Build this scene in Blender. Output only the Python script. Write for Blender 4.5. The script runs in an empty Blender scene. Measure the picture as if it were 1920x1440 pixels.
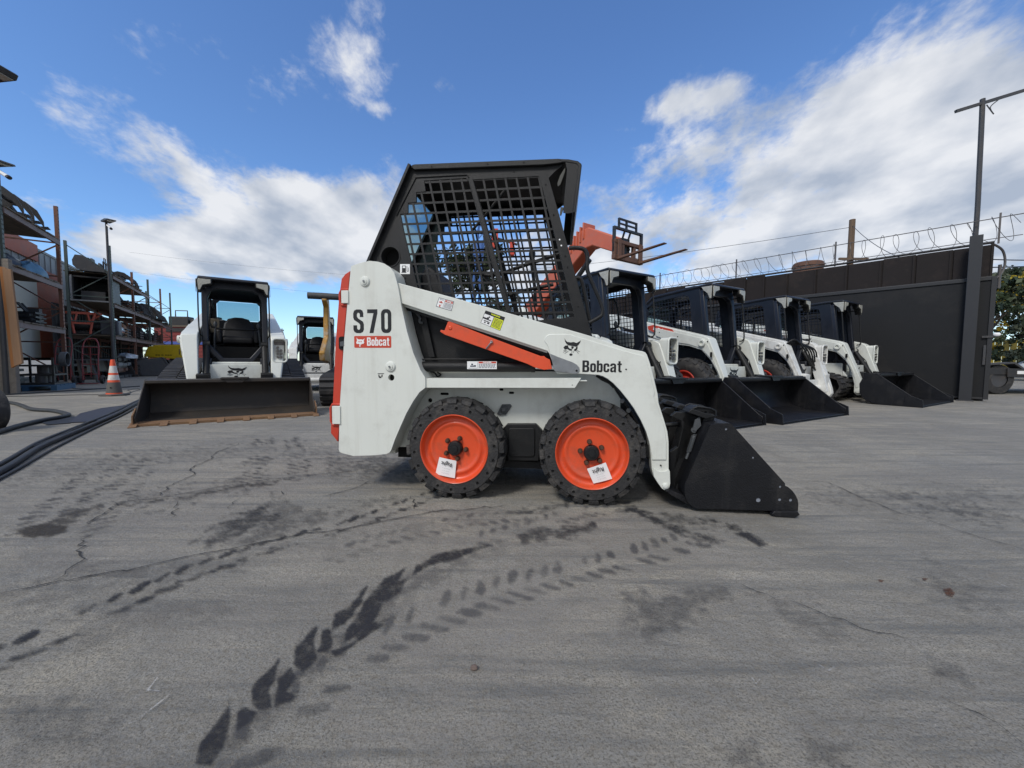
import bpy, bmesh, math, random
from mathutils import Vector, Matrix, Euler
from mathutils.geometry import tessellate_polygon
R = math.radians
random.seed(7)
sc = bpy.context.scene
COL = sc.collection

# ------------------------------------------------------------------ camera
F_PX, CX, CY = 730.0, 960.0, 720.0          # photograph is 1920 x 1440
CAM_H, PITCH, ROLL = 0.758, math.atan(42/730), 0.006
CAM_M = Matrix.Translation((0, 0, CAM_H)) @ Matrix.Rotation(R(90) - PITCH, 4, 'X') @ Matrix.Rotation(ROLL, 4, 'Z')
CAM_P = Vector((0, 0, CAM_H))
def ray(px, py):
    return (CAM_M.to_3x3() @ Vector(((px-CX)/F_PX, -(py-CY)/F_PX, -1.0))).normalized()
def onplane(px, py, p0, n):
    d = ray(px, py); n = Vector(n)
    return CAM_P + d*((Vector(p0)-CAM_P).dot(n)/d.dot(n))
def gnd(px, py, z=0.0): return onplane(px, py, (0, 0, z), (0, 0, 1))
def atY(px, py, Y): return onplane(px, py, (0, Y, 0), (0, 1, 0))

cam = bpy.data.cameras.new('camera'); cam.sensor_width = 36; cam.lens = F_PX/1920*36
cam.clip_start = .05; cam.clip_end = 2000
camo = bpy.data.objects.new('camera', cam); COL.objects.link(camo); camo.matrix_world = CAM_M
sc.camera = camo

# ------------------------------------------------------------------ materials
MATS = {}
def mat(name, col, rough=.5, metal=0.0, var=.12, vscale=6.0, bump=0.0, bscale=60.0, dirt=None, dscale=3.0, damt=.35, coat=0.0, rvar=.12, spec=.5, streak=None, wear=None, speck=None):
    if name in MATS: return MATS[name]
    m = bpy.data.materials.new(name); m.use_nodes = True; MATS[name] = m
    nt = m.node_tree; N, L = nt.nodes, nt.links
    b = N['Principled BSDF']
    tc = N.new('ShaderNodeTexCoord')
    src = tc.outputs['Object']
    if streak:
        mp = N.new('ShaderNodeMapping'); mp.inputs['Scale'].default_value = streak; L.new(src, mp.inputs[0]); src = mp.outputs[0]
    nz = N.new('ShaderNodeTexNoise'); nz.inputs['Scale'].default_value = vscale; nz.inputs['Detail'].default_value = 8; nz.inputs['Roughness'].default_value = .62
    L.new(src, nz.inputs['Vector'])
    mx = N.new('ShaderNodeMix'); mx.data_type = 'RGBA'
    c = Vector(col[:3])
    mx.inputs['A'].default_value = (*(c*(1-var)), 1); mx.inputs['B'].default_value = (*[min(1, v) for v in c*(1+var)], 1)
    L.new(nz.outputs['Fac'], mx.inputs['Factor'])
    out = mx.outputs['Result']
    if dirt:
        n2 = N.new('ShaderNodeTexNoise'); n2.inputs['Scale'].default_value = dscale; n2.inputs['Detail'].default_value = 10; n2.inputs['Roughness'].default_value = .72
        L.new(src, n2.inputs['Vector'])
        rp = N.new('ShaderNodeValToRGB'); rp.color_ramp.elements[0].position = .5; rp.color_ramp.elements[1].position = .72
        rp.color_ramp.elements[1].color = (damt, damt, damt, 1); L.new(n2.outputs['Fac'], rp.inputs[0])
        m2 = N.new('ShaderNodeMix'); m2.data_type = 'RGBA'; m2.inputs['B'].default_value = (*dirt, 1)
        L.new(out, m2.inputs['A']); L.new(rp.outputs[0], m2.inputs['Factor']); out = m2.outputs['Result']
    for kind_, pr in (('w', wear), ('s', speck)):
        if not pr: continue
        n4 = N.new('ShaderNodeTexNoise'); n4.inputs['Detail'].default_value = 6; n4.inputs['Roughness'].default_value = .7
        if kind_ == 'w':
            mp4 = N.new('ShaderNodeMapping'); mp4.inputs['Scale'].default_value = (16, 16, 1.1); L.new(tc.outputs['Object'], mp4.inputs[0]); L.new(mp4.outputs[0], n4.inputs['Vector']); n4.inputs['Scale'].default_value = 1.0; lo, hi = .54, .78
        else: L.new(tc.outputs['Object'], n4.inputs['Vector']); n4.inputs['Scale'].default_value = 38; lo, hi = .715, .74
        r4 = N.new('ShaderNodeValToRGB'); r4.color_ramp.elements[0].position = lo; r4.color_ramp.elements[1].position = hi; r4.color_ramp.elements[1].color = (pr[1],)*3+(1,); L.new(n4.outputs['Fac'], r4.inputs[0])
        m4 = N.new('ShaderNodeMix'); m4.data_type = 'RGBA'; m4.inputs['B'].default_value = (*pr[0], 1); L.new(out, m4.inputs['A']); L.new(r4.outputs[0], m4.inputs['Factor']); out = m4.outputs['Result']
    L.new(out, b.inputs['Base Color'])
    mr = N.new('ShaderNodeMapRange'); mr.inputs['To Min'].default_value = max(.03, rough-rvar); mr.inputs['To Max'].default_value = min(1, rough+rvar)
    L.new(nz.outputs['Fac'], mr.inputs[0]); L.new(mr.outputs[0], b.inputs['Roughness'])
    b.inputs['Metallic'].default_value = metal
    b.inputs['Specular IOR Level'].default_value = spec
    if coat: b.inputs['Coat Weight'].default_value = coat; b.inputs['Coat Roughness'].default_value = .12
    if bump:
        n3 = N.new('ShaderNodeTexNoise'); n3.inputs['Scale'].default_value = bscale; n3.inputs['Detail'].default_value = 6
        L.new(tc.outputs['Object'], n3.inputs['Vector'])
        bp = N.new('ShaderNodeBump'); bp.inputs['Strength'].default_value = bump; bp.inputs['Distance'].default_value = .01
        L.new(n3.outputs['Fac'], bp.inputs['Height']); L.new(bp.outputs[0], b.inputs['Normal'])
    return m
def glass(name, col=(.72, .86, .88), alpha=.22, rough=.05):
    if name in MATS: return MATS[name]
    m = bpy.data.materials.new(name); m.use_nodes = True; MATS[name] = m
    N, L = m.node_tree.nodes, m.node_tree.links; b = N['Principled BSDF']
    b.inputs['Base Color'].default_value = (.02, .03, .03, 1); b.inputs['Roughness'].default_value = rough
    t = N.new('ShaderNodeBsdfTransparent'); t.inputs[0].default_value = (*col, 1)
    mx = N.new('ShaderNodeMixShader'); mx.inputs[0].default_value = alpha
    L.new(t.outputs[0], mx.inputs[1]); L.new(b.outputs[0], mx.inputs[2]); L.new(mx.outputs[0], N['Material Output'].inputs[0])
    return m

WHITE = mat('white_paint', (.66, .675, .62), .36, var=.05, vscale=5, dirt=(.34, .32, .27), dscale=4, damt=.34, bump=.05, bscale=220, coat=.15, wear=((.42, .40, .34), .30), speck=((.20, .13, .09), .6))
WHITE2 = mat('white_paint_worn', (.68, .68, .65), .42, var=.08, vscale=9, dirt=(.25, .22, .18), dscale=6, damt=.55, bump=.08, bscale=120, wear=((.3, .26, .2), .5), speck=((.12, .07, .05), .9))
BLACKP = mat('black_powder_coat', (.0095, .0098, .0105), .45, var=.3, vscale=14, bump=.25, bscale=420, dirt=(.05, .046, .04), dscale=7, damt=.22, spec=.32)
CABBLK = mat('dark_cab_paint', (.010, .012, .018), .4, var=.2, vscale=4, bump=.1, bscale=300, dirt=(.06, .06, .065), dscale=5, damt=.22, spec=.35)
BUCKET = mat('black_bucket_paint', (.007, .0072, .009), .42, speck=((.16, .15, .14), .6), wear=((.035, .033, .032), .6), var=.35, vscale=9, bump=.3, bscale=160, dirt=(.06, .055, .05), dscale=5, damt=.3, spec=.35)
ORANGE = mat('orange_paint', (.68, .075, .02), .36, var=.1, vscale=7, dirt=(.22, .08, .05), dscale=9, damt=.5, speck=((.15, .06, .04), .7), coat=.15)
REDP = mat('red_orange_door_paint', (.50, .045, .02), .38, var=.12, vscale=5, dirt=(.2, .03, .02), damt=.3)
RIMRED = mat('dark_red_rim_paint', (.46, .035, .02), .5, var=.2, vscale=9, dirt=(.06, .04, .03), dscale=8, damt=.35)
RUBBER = mat('dusty_black_rubber', (.022, .021, .021), .72, var=.35, vscale=18, bump=.5, bscale=90, dirt=(.11, .098, .085), dscale=9, damt=.7)
STEEL = mat('galvanised_steel', (.27, .28, .29), .42, metal=.75, var=.25, vscale=22, dirt=(.12, .11, .1), dscale=16, damt=.5)
CHROME = mat('chrome_rod', (.7, .7, .7), .12, metal=1, var=.03)
RUSTB = mat('rusty_bolt', (.10, .055, .035), .7, metal=.4, var=.4, vscale=60, bump=.3)
PAPER = mat('paper_sticker', (.78, .78, .77), .6, var=.04)
YELL = mat('yellow_decal', (.66, .72, .03), .45, var=.03)
INK = mat('black_ink', (.008, .008, .009), .42, var=.1)
DRED = mat('red_decal', (.52, .055, .025), .4, var=.05)
SEAT = mat('black_seat_vinyl', (.02, .02, .022), .55, var=.3, bump=.2, bscale=200)
GREYP = mat('grey_plastic', (.07, .075, .08), .5, var=.2)
LENS = mat('dusty_lamp_lens', (.38, .37, .32), .25, var=.25, vscale=25, bump=.3, bscale=60, dirt=(.16, .15, .12), dscale=30, damt=.5)
HOLE = mat('dark_recess', (.003, .003, .003), .95, var=.1)
RUST = mat('rusty_cutting_steel', (.18, .10, .05), .75, metal=.1, var=.3, vscale=14, bump=.5, bscale=70, dirt=(.27, .16, .07), dscale=5, damt=.6)
DIRTB = mat('worn_brown_bucket_steel', (.032, .027, .023), .62, metal=.1, var=.35, vscale=5, bump=.3, bscale=80, dirt=(.07, .05, .032), dscale=4, damt=.6)
GLASS = glass('tinted_cab_glass')

# ------------------------------------------------------------------ mesh builder
class MB:
    GT = None
    def __init__(s, m=None): s.v, s.f, s.mi, s.mats, s.cur, s.T = [], [], [], [], 0, MB.GT; s.use(m) if m else None
    def use(s, m):
        if m not in s.mats: s.mats.append(m)
        s.cur = s.mats.index(m); return s
    def add(s, vs, fs):
        o = len(s.v)
        vs = [Vector(v) for v in vs]
        if s.T is not None: vs = [s.T @ v for v in vs]
        s.v += vs
        for f in fs: s.f.append([i+o for i in f]); s.mi.append(s.cur)
        return s
    def box(s, x0, x1, y0, y1, z0, z1):
        return s.add([(x0,y0,z0),(x1,y0,z0),(x1,y1,z0),(x0,y1,z0),(x0,y0,z1),(x1,y0,z1),(x1,y1,z1),(x0,y1,z1)],
              [(0,3,2,1),(4,5,6,7),(0,1,5,4),(1,2,6,5),(2,3,7,6),(3,0,4,7)])
    def boxm(s, M, sx, sy, sz):
        h = [Vector((a*sx/2, b*sy/2, c*sz/2)) for a, b, c in [(-1,-1,-1),(1,-1,-1),(1,1,-1),(-1,1,-1),(-1,-1,1),(1,-1,1),(1,1,1),(-1,1,1)]]
        return s.add([M @ v for v in h], [(0,3,2,1),(4,5,6,7),(0,1,5,4),(1,2,6,5),(2,3,7,6),(3,0,4,7)])
    def beam(s, a, b, w, h, up=(0,0,1)):
        a, b = Vector(a), Vector(b); d = b-a; L = d.length; x = d/L
        up = Vector(up); y = up.cross(x)
        if y.length < 1e-4: y = Vector((0,1,0)).cross(x)
        y.normalize(); z = x.cross(y)
        M = Matrix.Translation((a+b)/2) @ Matrix((x, y, z)).transposed().to_4x4()
        return s.boxm(M, L, w, h)
    def prism(s, poly, w0, w1, holes=(), fn=None):
        fn = fn or (lambda a, b, w: (a, w, b))
        loops = [list(poly)]+[list(h) for h in holes]
        flat = [p for l in loops for p in l]; n = len(flat)
        tris = tessellate_polygon([[Vector((p[0], p[1], 0)) for p in l] for l in loops])
        vs = [fn(p[0], p[1], w0) for p in flat]+[fn(p[0], p[1], w1) for p in flat]
        if not holes: fs = [tuple(range(n))[::-1], tuple(range(n, 2*n))]
        else: fs = [tuple(t) for t in tris]+[tuple(i+n for i in t)[::-1] for t in tris]
        o = 0
        for l in loops:
            k = len(l)
            for i in range(k):
                j = (i+1) % k; fs.append((o+i, o+j, o+j+n, o+i+n))
            o += k
        return s.add(vs, fs)
    def tube(s, pts, r, n=8, closed=False, cap=True):
        P = [Vector(p) for p in pts]; m = len(P); rs = r if isinstance(r, (list, tuple)) else [r]*m
        vs = []; prev = None
        for i in range(m):
            a = P[i-1] if (i > 0 or closed) else P[0]; b = P[(i+1) % m] if (i < m-1 or closed) else P[-1]
            t = (b-a).normalized()
            if prev is None:
                q = Vector((0, 0, 1)) if abs(t.z) < .9 else Vector((1, 0, 0))
                x = t.cross(q).normalized()
            else: x = (prev-t*prev.dot(t)).normalized()
            prev = x; y = t.cross(x)
            for k in range(n):
                an = 2*math.pi*k/n; vs.append(P[i]+(x*math.cos(an)+y*math.sin(an))*rs[i])
        fs = []
        for i in range(m if closed else m-1):
            for k in range(n):
                a = i*n+k; b = i*n+(k+1) % n; c = ((i+1) % m)*n+(k+1) % n; d = ((i+1) % m)*n+k
                fs.append((a, b, c, d))
        if cap and not closed: fs += [tuple(range(n))[::-1], tuple(range((m-1)*n, m*n))]
        return s.add(vs, fs)
    def cyl(s, a, b, r, n=16, r2=None): return s.tube([a, b], [r, r if r2 is None else r2], n)
    def lathe(s, prof, o=(0,0,0), ax=(0,1,0), n=48, closed=False):
        o, ax = Vector(o), Vector(ax).normalized()
        q = Vector((0,0,1)) if abs(ax.z) < .9 else Vector((1,0,0)); x = ax.cross(q).normalized(); y = ax.cross(x)
        vs = []
        for r_, h in prof:
            for k in range(n):
                an = 2*math.pi*k/n; vs.append(o+ax*h+(x*math.cos(an)+y*math.sin(an))*r_)
        fs = []; m = len(prof)
        for i in range(m if closed else m-1):
            for k in range(n):
                fs.append((i*n+k, i*n+(k+1) % n, ((i+1) % m)*n+(k+1) % n, ((i+1) % m)*n+k))
        return s.add(vs, fs)
    def ball(s, c, r, n=12, sq=(1,1,1)):
        c = Vector(c); k = n//2; prof = [(math.sin(math.pi*i/k), -math.cos(math.pi*i/k)) for i in range(k+1)]
        vs = []
        for r_, h in prof:
            for j in range(n):
                an = 2*math.pi*j/n; vs.append(c+Vector((r*sq[0]*max(r_, .001)*math.cos(an), r*sq[1]*max(r_, .001)*math.sin(an), r*sq[2]*h)))
        return s.add(vs, [(i*n+j, i*n+(j+1) % n, (i+1)*n+(j+1) % n, (i+1)*n+j) for i in range(k) for j in range(n)])
    def quad(s, a, b, c, d, t=.0): return s.add([a, b, c, d], [(0,1,2,3)])
    def build(s, name, parent=None, bevel=0, smooth=35, root=None, seg=2, recalc=True):
        me = bpy.data.meshes.new(name)
        vs = s.v
        if root is not None:
            inv = root.matrix_world.inverted(); vs = [inv @ v for v in vs]
        me.from_pydata([tuple(v) for v in vs], [], s.f)
        for m in s.mats: me.materials.append(m)
        me.polygons.foreach_set('material_index', s.mi)
        if recalc:
            bm = bmesh.new(); bm.from_mesh(me); bmesh.ops.recalc_face_normals(bm, faces=bm.faces); bm.to_mesh(me); bm.free()
        if smooth:
            me.shade_smooth(); me.set_sharp_from_angle(angle=R(smooth))
        me.update()
        o = bpy.data.objects.new(name, me); COL.objects.link(o)
        if parent is not None: o.parent = parent
        if bevel:
            b = o.modifiers.new('bevel', 'BEVEL'); b.width = bevel; b.segments = seg; b.limit_method = 'ANGLE'; b.angle_limit = R(40); b.harden_normals = False
        return o
def tag(o, label=None, cat=None, group=None, kind=None):
    if label: o['label'] = label
    if cat: o['category'] = cat
    if group: o['group'] = group
    if kind: o['kind'] = kind
    return o
def thing(name, label, cat, loc=(0,0,0), rz=0.0, group=None, scale=1.0):
    o = bpy.data.objects.new(name, None); COL.objects.link(o)
    o.location = loc; o.rotation_euler = (0, 0, rz); o.scale = (scale,)*3
    o.matrix_world = Matrix.Translation(loc) @ Matrix.Rotation(rz, 4, 'Z') @ Matrix.Scale(scale, 4)
    o.empty_display_size = .2
    return tag(o, label, cat, group)
def rr(x0, y0, x1, y1, r, n=5):
    P = []
    for cx, cy, a0 in ((x1-r, y0+r, -90), (x1-r, y1-r, 0), (x0+r, y1-r, 90), (x0+r, y0+r, 180)):
        for k in range(n+1):
            a = R(a0+90*k/n); P.append((cx+r*math.cos(a), cy+r*math.sin(a)))
    return P
def circ(cx, cy, r, n=20, a0=0): return [(cx+r*math.cos(a0+2*math.pi*k/n), cy+r*math.sin(a0+2*math.pi*k/n)) for k in range(n)]
def smooth_path(pts, n=6):
    P = [Vector(p) for p in pts]; out = []
    for i in range(len(P)-1):
        a, b, c, d = P[max(0, i-1)], P[i], P[i+1], P[min(len(P)-1, i+2)]
        for k in range(n):
            t = k/n
            out.append(.5*((2*b)+(c-a)*t+(2*a-5*b+4*c-d)*t*t+(3*b-a-3*c+d)*t**3))
    out.append(P[-1]); return out
def clip_seg(poly, p, d):
    """intervals of the line p+t*d inside poly (2D)"""
    ts = []
    n = len(poly)
    for i in range(n):
        ax, ay = poly[i]; bx, by = poly[(i+1) % n]; ex, ey = bx-ax, by-ay
        den = d[0]*ey-d[1]*ex
        if abs(den) < 1e-12: continue
        t = ((ax-p[0])*ey-(ay-p[1])*ex)/den; s_ = ((ax-p[0])*d[1]-(ay-p[1])*d[0])/den
        if 0 <= s_ < 1: ts.append(t)
    ts.sort(); return [(ts[i], ts[i+1]) for i in range(0, len(ts)-1, 2)]
def grid_bars(mb, poly, w0, w1, cell, wid, shear=0.0, fn=None, cellv=None):
    """welded mesh: two families of flat bars cut to poly (a,b); family 1 near vertical with slope shear"""
    cellv = cellv or cell
    A = [p[0]-shear*p[1] for p in poly]; B = [p[1] for p in poly]
    k = math.floor(min(A)/cell)
    while k*cell < max(A):
        p = (k*cell, 0.0); d = (shear, 1.0)
        for t0, t1 in clip_seg(poly, p, d):
            a0 = (p[0]+d[0]*t0, t0); a1 = (p[0]+d[0]*t1, t1)
            mb.prism([(a0[0]-wid/2, a0[1]), (a0[0]+wid/2, a0[1]), (a1[0]+wid/2, a1[1]), (a1[0]-wid/2, a1[1])], w0, w1, fn=fn)
        k += 1
    k = math.floor(min(B)/cellv); e = (w1-w0)*.2
    while k*cellv < max(B):
        for t0, t1 in clip_seg(poly, (0.0, k*cellv), (1.0, 0.0)):
            mb.prism([(t0, k*cellv-wid/2), (t1, k*cellv-wid/2), (t1, k*cellv+wid/2), (t0, k*cellv+wid/2)], w0+e, w1-e, fn=fn)
        k += 1

# ------------------------------------------------------------------ lettering (drawn outlines)
G = {
 'o': (.42, [rr(0, 0, .42, .76, .17), rr(.155, .15, .265, .61, .05)]),
 'B': (.50, [[(0,0),(.36,0),(.47,.06),(.5,.15),(.5,.38),(.47,.47),(.41,.52),(.46,.57),(.48,.64),(.48,.86),(.44,.96),(.34,1),(0,1)], rr(.17,.15,.32,.43,.04), rr(.17,.59,.31,.86,.04)]),
 'b': (.42, [[(0,0),(.14,0),(.155,.06),(.2,0),(.32,0),(.4,.06),(.42,.16),(.42,.6),(.4,.7),(.32,.76),(.22,.76),(.155,.70),(.155,1),(0,1)], rr(.155,.15,.265,.61,.05)]),
 'c': (.42, [[(.42,.47),(.42,.6),(.38,.71),(.28,.76),(.14,.76),(.04,.71),(0,.6),(0,.16),(.04,.05),(.14,0),(.28,0),(.38,.05),(.42,.16),(.42,.3),(.27,.3),(.265,.17),(.21,.13),(.155,.17),(.155,.59),(.21,.63),(.265,.59),(.27,.47)]]),
 'a': (.44, [[(.44,0),(.42,.08),(.42,.6),(.38,.71),(.28,.76),(.12,.76),(.03,.7),(0,.6),(0,.52),(.15,.52),(.16,.6),(.21,.63),(.27,.59),(.27,.47),(.1,.42),(.02,.34),(0,.22),(0,.1),(.05,.02),(.14,0),(.22,.02),(.27,.08),(.29,0)], [(.15,.17),(.2,.13),(.27,.18),(.27,.36),(.17,.31),(.15,.25)]]),
 't': (.32, [[(.08,.14),(.12,.03),(.2,0),(.32,0),(.32,.13),(.25,.14),(.23,.18),(.23,.62),(.32,.62),(.32,.75),(.23,.75),(.23,.95),(.08,.95),(.08,.75),(0,.75),(0,.62),(.08,.62)]]),
 'S': (.52, [[(.5,.68),(.5,.84),(.46,.95),(.36,1),(.16,1),(.05,.95),(0,.84),(0,.66),(.04,.56),(.28,.42),(.34,.35),(.34,.2),(.3,.14),(.23,.14),(.18,.2),(.18,.33),(0,.33),(0,.15),(.05,.05),(.16,0),(.36,0),(.47,.05),(.52,.15),(.52,.38),(.48,.48),(.24,.62),(.18,.7),(.18,.8),(.22,.86),(.29,.86),(.33,.8),(.33,.68)]]),
 '7': (.50, [[(0,.84),(.31,.84),(.1,0),(.29,0),(.5,.84),(.5,1),(0,1)]]),
 '0': (.50, [rr(0,0,.5,1,.2,7), rr(.17,.15,.33,.85,.075)]),
}
def glyphs(mb, text, x0, y0, x1, y1, w0, w1, fn, gap=.06):
    tot = sum(G[c][0] for c in text)+gap*(len(text)-1); sx = (x1-x0)/tot; sy = y1-y0; x = 0
    for c in text:
        gw, lo = G[c]; L2 = [[(x0+(x+a)*sx, y0+b*sy) for a, b in l] for l in lo]
        mb.prism(L2[0], w0, w1, L2[1:], fn=fn); x += gw+gap
# lynx head emblem, in a unit box (0..1, 0..1)
_H = lambda P: [((x-385)/230, (735-y)/230) for x, y in P]
EMB = [_H([(400,505),(412,535),(436,556),(478,563),(520,558),(556,570),(585,556),(612,536),(602,566),(585,592),(566,610),(548,618),(520,612),(484,606),(450,600),(424,580),(406,548)]),
       _H([(387,628),(408,604),(444,600),(452,626),(468,642),(500,652),(497,668),(470,668),(440,648),(404,656)]),
       _H([(492,612),(522,618),(519,634),(503,648),(489,638)]),
       _H([(552,622),(571,612),(571,640),(556,668),(538,674),(522,664),(531,648),(547,640)]),
       _H([(464,716),(472,705),(490,704),(506,712),(506,728),(488,736),(470,732)])]
for a, b in (((388,668),(420,663)),((384,690),(434,668)),((404,706),(452,676)),((556,672),(584,706)),((566,664),(600,686)),((500,672),(496,700)),((524,674),(514,694))):
    dx, dy = b[0]-a[0], b[1]-a[1]; l = math.hypot(dx, dy); nx, ny = -dy/l*2.2, dx/l*2.2
    EMB.append(_H([(a[0]+nx, a[1]+ny), (b[0]+nx, b[1]+ny), (b[0]-nx, b[1]-ny), (a[0]-nx, a[1]-ny)]))
def emblem(mb, x0, y0, x1, y1, w0, w1, fn, inv=False):
    P = EMB
    if inv:   # light head with dark eyes, as on the red badge
        P = [_H([(400,505),(412,535),(436,556),(478,563),(520,558),(556,570),(585,556),(612,536),(602,566),(585,592),(600,640),(575,670),(540,668),(515,690),(480,690),(455,668),(404,672),(390,632),(412,600),(406,548)]),
             _H([(464,716),(472,705),(490,704),(506,712),(506,728),(488,736),(470,732)])]
    for p in P: mb.prism([(x0+a*(x1-x0), y0+b*(y1-y0)) for a, b in p], w0, w1, fn=fn)
def font_text(mb, s, M, size=1.0, xs=1.0, thick=.001, bold=0.0):
    c = bpy.data.curves.new('lettering', 'FONT'); c.body = s; c.size = size; c.extrude = thick/2; c.offset = bold; c.align_x = 'CENTER'; c.align_y = 'CENTER'; c.resolution_u = 3
    o = bpy.data.objects.new('lettering', c); COL.objects.link(o)
    bpy.context.view_layer.update()
    me = bpy.data.meshes.new_from_object(o.evaluated_get(bpy.context.evaluated_depsgraph_get()))
    mb.add([M @ Vector((v.co.x*xs, v.co.y, v.co.z)) for v in me.vertices], [tuple(p.vertices) for p in me.polygons])
    bpy.data.objects.remove(o); bpy.data.curves.remove(c); bpy.data.meshes.remove(me)
def build_sides(mb, name, parent=None, mid=.45, axis=1, **kw):
    """near and far copies collected in one builder become two objects"""
    out = []
    for side in (0, 1):
        m2 = MB(); m2.mats = mb.mats; rem = {}
        for f, mi in zip(mb.f, mb.mi):
            c = sum(mb.v[i][axis] for i in f)/len(f)
            if (c > mid) != bool(side): continue
            nf = []
            for i in f:
                if i not in rem: rem[i] = len(m2.v); m2.v.append(mb.v[i])
                nf.append(rem[i])
            m2.f.append(nf); m2.mi.append(mi)
        if m2.f: out.append(m2.build(name, parent, **kw))
    return out
def copy_tree(o, parent=None):
    kids = [c for c in bpy.data.objects if c.parent == o]
    c = o.copy(); COL.objects.link(c); c.parent = parent
    for ch in kids: copy_tree(ch, c)
    return c
# ================================================================== HERO: small skid steer
HA = Vector((-.314, 2.10, 0)); HB = Vector((.413, 2.01, 0))
HE = (HB-HA).normalized(); HN = Vector((-HE.y, HE.x, 0)); HYAW = math.atan2(HE.y, HE.x)
W = .90
def U(px, py, w):
    p = onplane(px, py, HA+HN*w, HN); q = p-HA
    return (q.dot(HE), p.z)
def Us(pts, w): return [U(x, y, w) for x, y in pts]
def z1(sc_, ox, oy, pts): return [(x/sc_+ox, y/sc_+oy) for x, y in pts]
A1 = lambda P: z1(3.4286, 600, 280, P)
A2 = lambda P: z1(4.0, 600, 640, P)
A3 = lambda P: z1(3.2724, 960, 560, P)
A8 = lambda P: z1(6.857, 1000, 560, P)
AM = lambda P: z1(4.5, 740, 300, P)
AB = lambda P: z1(6.0, 1200, 740, P)
hero = thing('skid_steer_loader', 'small white skid steer in the foreground with bright orange wheels, mesh cab and black bucket', 'skid steer', HA, HYAW)
def both(mb, poly, w0, w1, holes=()):
    mb.prism(poly, w0, w1, holes); mb.prism(poly, W-w1, W-w0, holes)
def near(mb, poly, w0, w1, holes=()): mb.prism(poly, w0, w1, holes)

# --- rear towers (tail plates)
TW = .02
tower = Us([(658,499),(676,492.5),(693,489),(708,490.5),(720,494),(731,501),(739,511),(744,528),(747,542),(752,572),(763,621),(775,662),(788,693),(797.5,708),(797.5,727),(787,735),(775,752),(762,775),(750,802),(741,823),(733,845),(730,849),(724,851.5),(700,854),(662,855),(642,850),(637,848),(635,843),(636,800),(637,760),(641,700),(645,640),(652,560)], TW)
holeT = U(733.5, 708, TW)
mb = MB(WHITE); hh = circ(*U(733.5, 708, TW), .018)
mb.prism(tower, TW, TW+.012, [hh])
mb.prism(tower, W-TW-.012, W-TW)
ins = [(u+.004*(1 if u < -.4 else -1), z) for u, z in tower]
mb.prism(ins, TW+.03, .165); mb.prism(ins, W-.165, W-TW-.03)
mb.prism(ins, TW+.0122, TW+.0298, [circ(*U(733.5, 708, TW), .020)]); mb.prism(ins, W-TW-.0298, W-TW-.0122)
mb.use(HOLE).prism(circ(*U(733.5, 708, TW), .0199), TW+.027, TW+.029)
tw = build_sides(mb, 'rear_tower', hero, bevel=.0025)[0]
for (x, y, r) in ((684.5, 528, .030), (732.5, 687.5, .031)):
    mb = MB(WHITE)
    u, z = U(x, y, TW)
    mb.lathe([(0,-.018),(.008,-.018),(.0085,-.014),(.016,-.014),(.0165,-.010),(.024,-.009),(r-.001,-.003),(r,0)], (u, TW, z), (0,1,0), 28)
    mb.use(STEEL).lathe([(0,-.021),(.0055,-.021),(.0065,-.018),(.0065,-.015)], (u, TW, z), (0,1,0), 6).use(HOLE).lathe([(0,-.0215),(.002,-.0215),(.002,-.021)], (u,TW,z), (0,1,0), 8)
    mb.build('pivot_pin_cap', hero)

# decals on tower
mb = MB(INK); c0 = U(663, 624.5, TW); c1 = U(733.5, 579.5, TW)
glyphs(mb, 'S70', c0[0], c0[1], c1[0], c1[1], TW-.0012, TW+.001, None, gap=.18)
mb.build('model_number_decal', hero, smooth=0)
mb = MB(DRED); c0 = U(664.5, 652, TW); c1 = U(733.5, 629.8, TW)
mb.prism(rr(c0[0], c0[1], c1[0], c1[1], .006), TW-.001, TW+.001)
mb.use(PAPER); w_ = c1[0]-c0[0]; h_ = c1[1]-c0[1]
emblem(mb, c0[0]+w_*.05, c0[1]+h_*.1, c0[0]+w_*.29, c0[1]+h_*.9, TW-.0018, TW-.0003, None, inv=True)
glyphs(mb, 'Bobcat', c0[0]+w_*.35, c0[1]+h_*.17, c1[0]-w_*.05, c0[1]+h_*.87, TW-.0018, TW-.0003, None)
mb.use(DRED); 
for ex in (.135, .19): mb.prism(circ(c0[0]+w_*ex, c0[1]+h_*.52, .0035, 6), TW-.0024, TW-.0016)
mb.build('brand_badge', hero, smooth=0)
mb = MB(INK)   # small pictogram beside the hole
for q in ([(433,240),(480,240),(480,245),(433,245)],[(438,250),(446,250),(446,262),(456,262),(456,270),(440,270)],[(462,250),(470,250),(468,268),(460,268)],[(445,268),(460,268),(460,275),(445,275)]):
    mb.prism(Us(A2(q), TW), TW-.001, TW+.001)
mb.build('pictogram_decal', hero, smooth=0)

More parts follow.
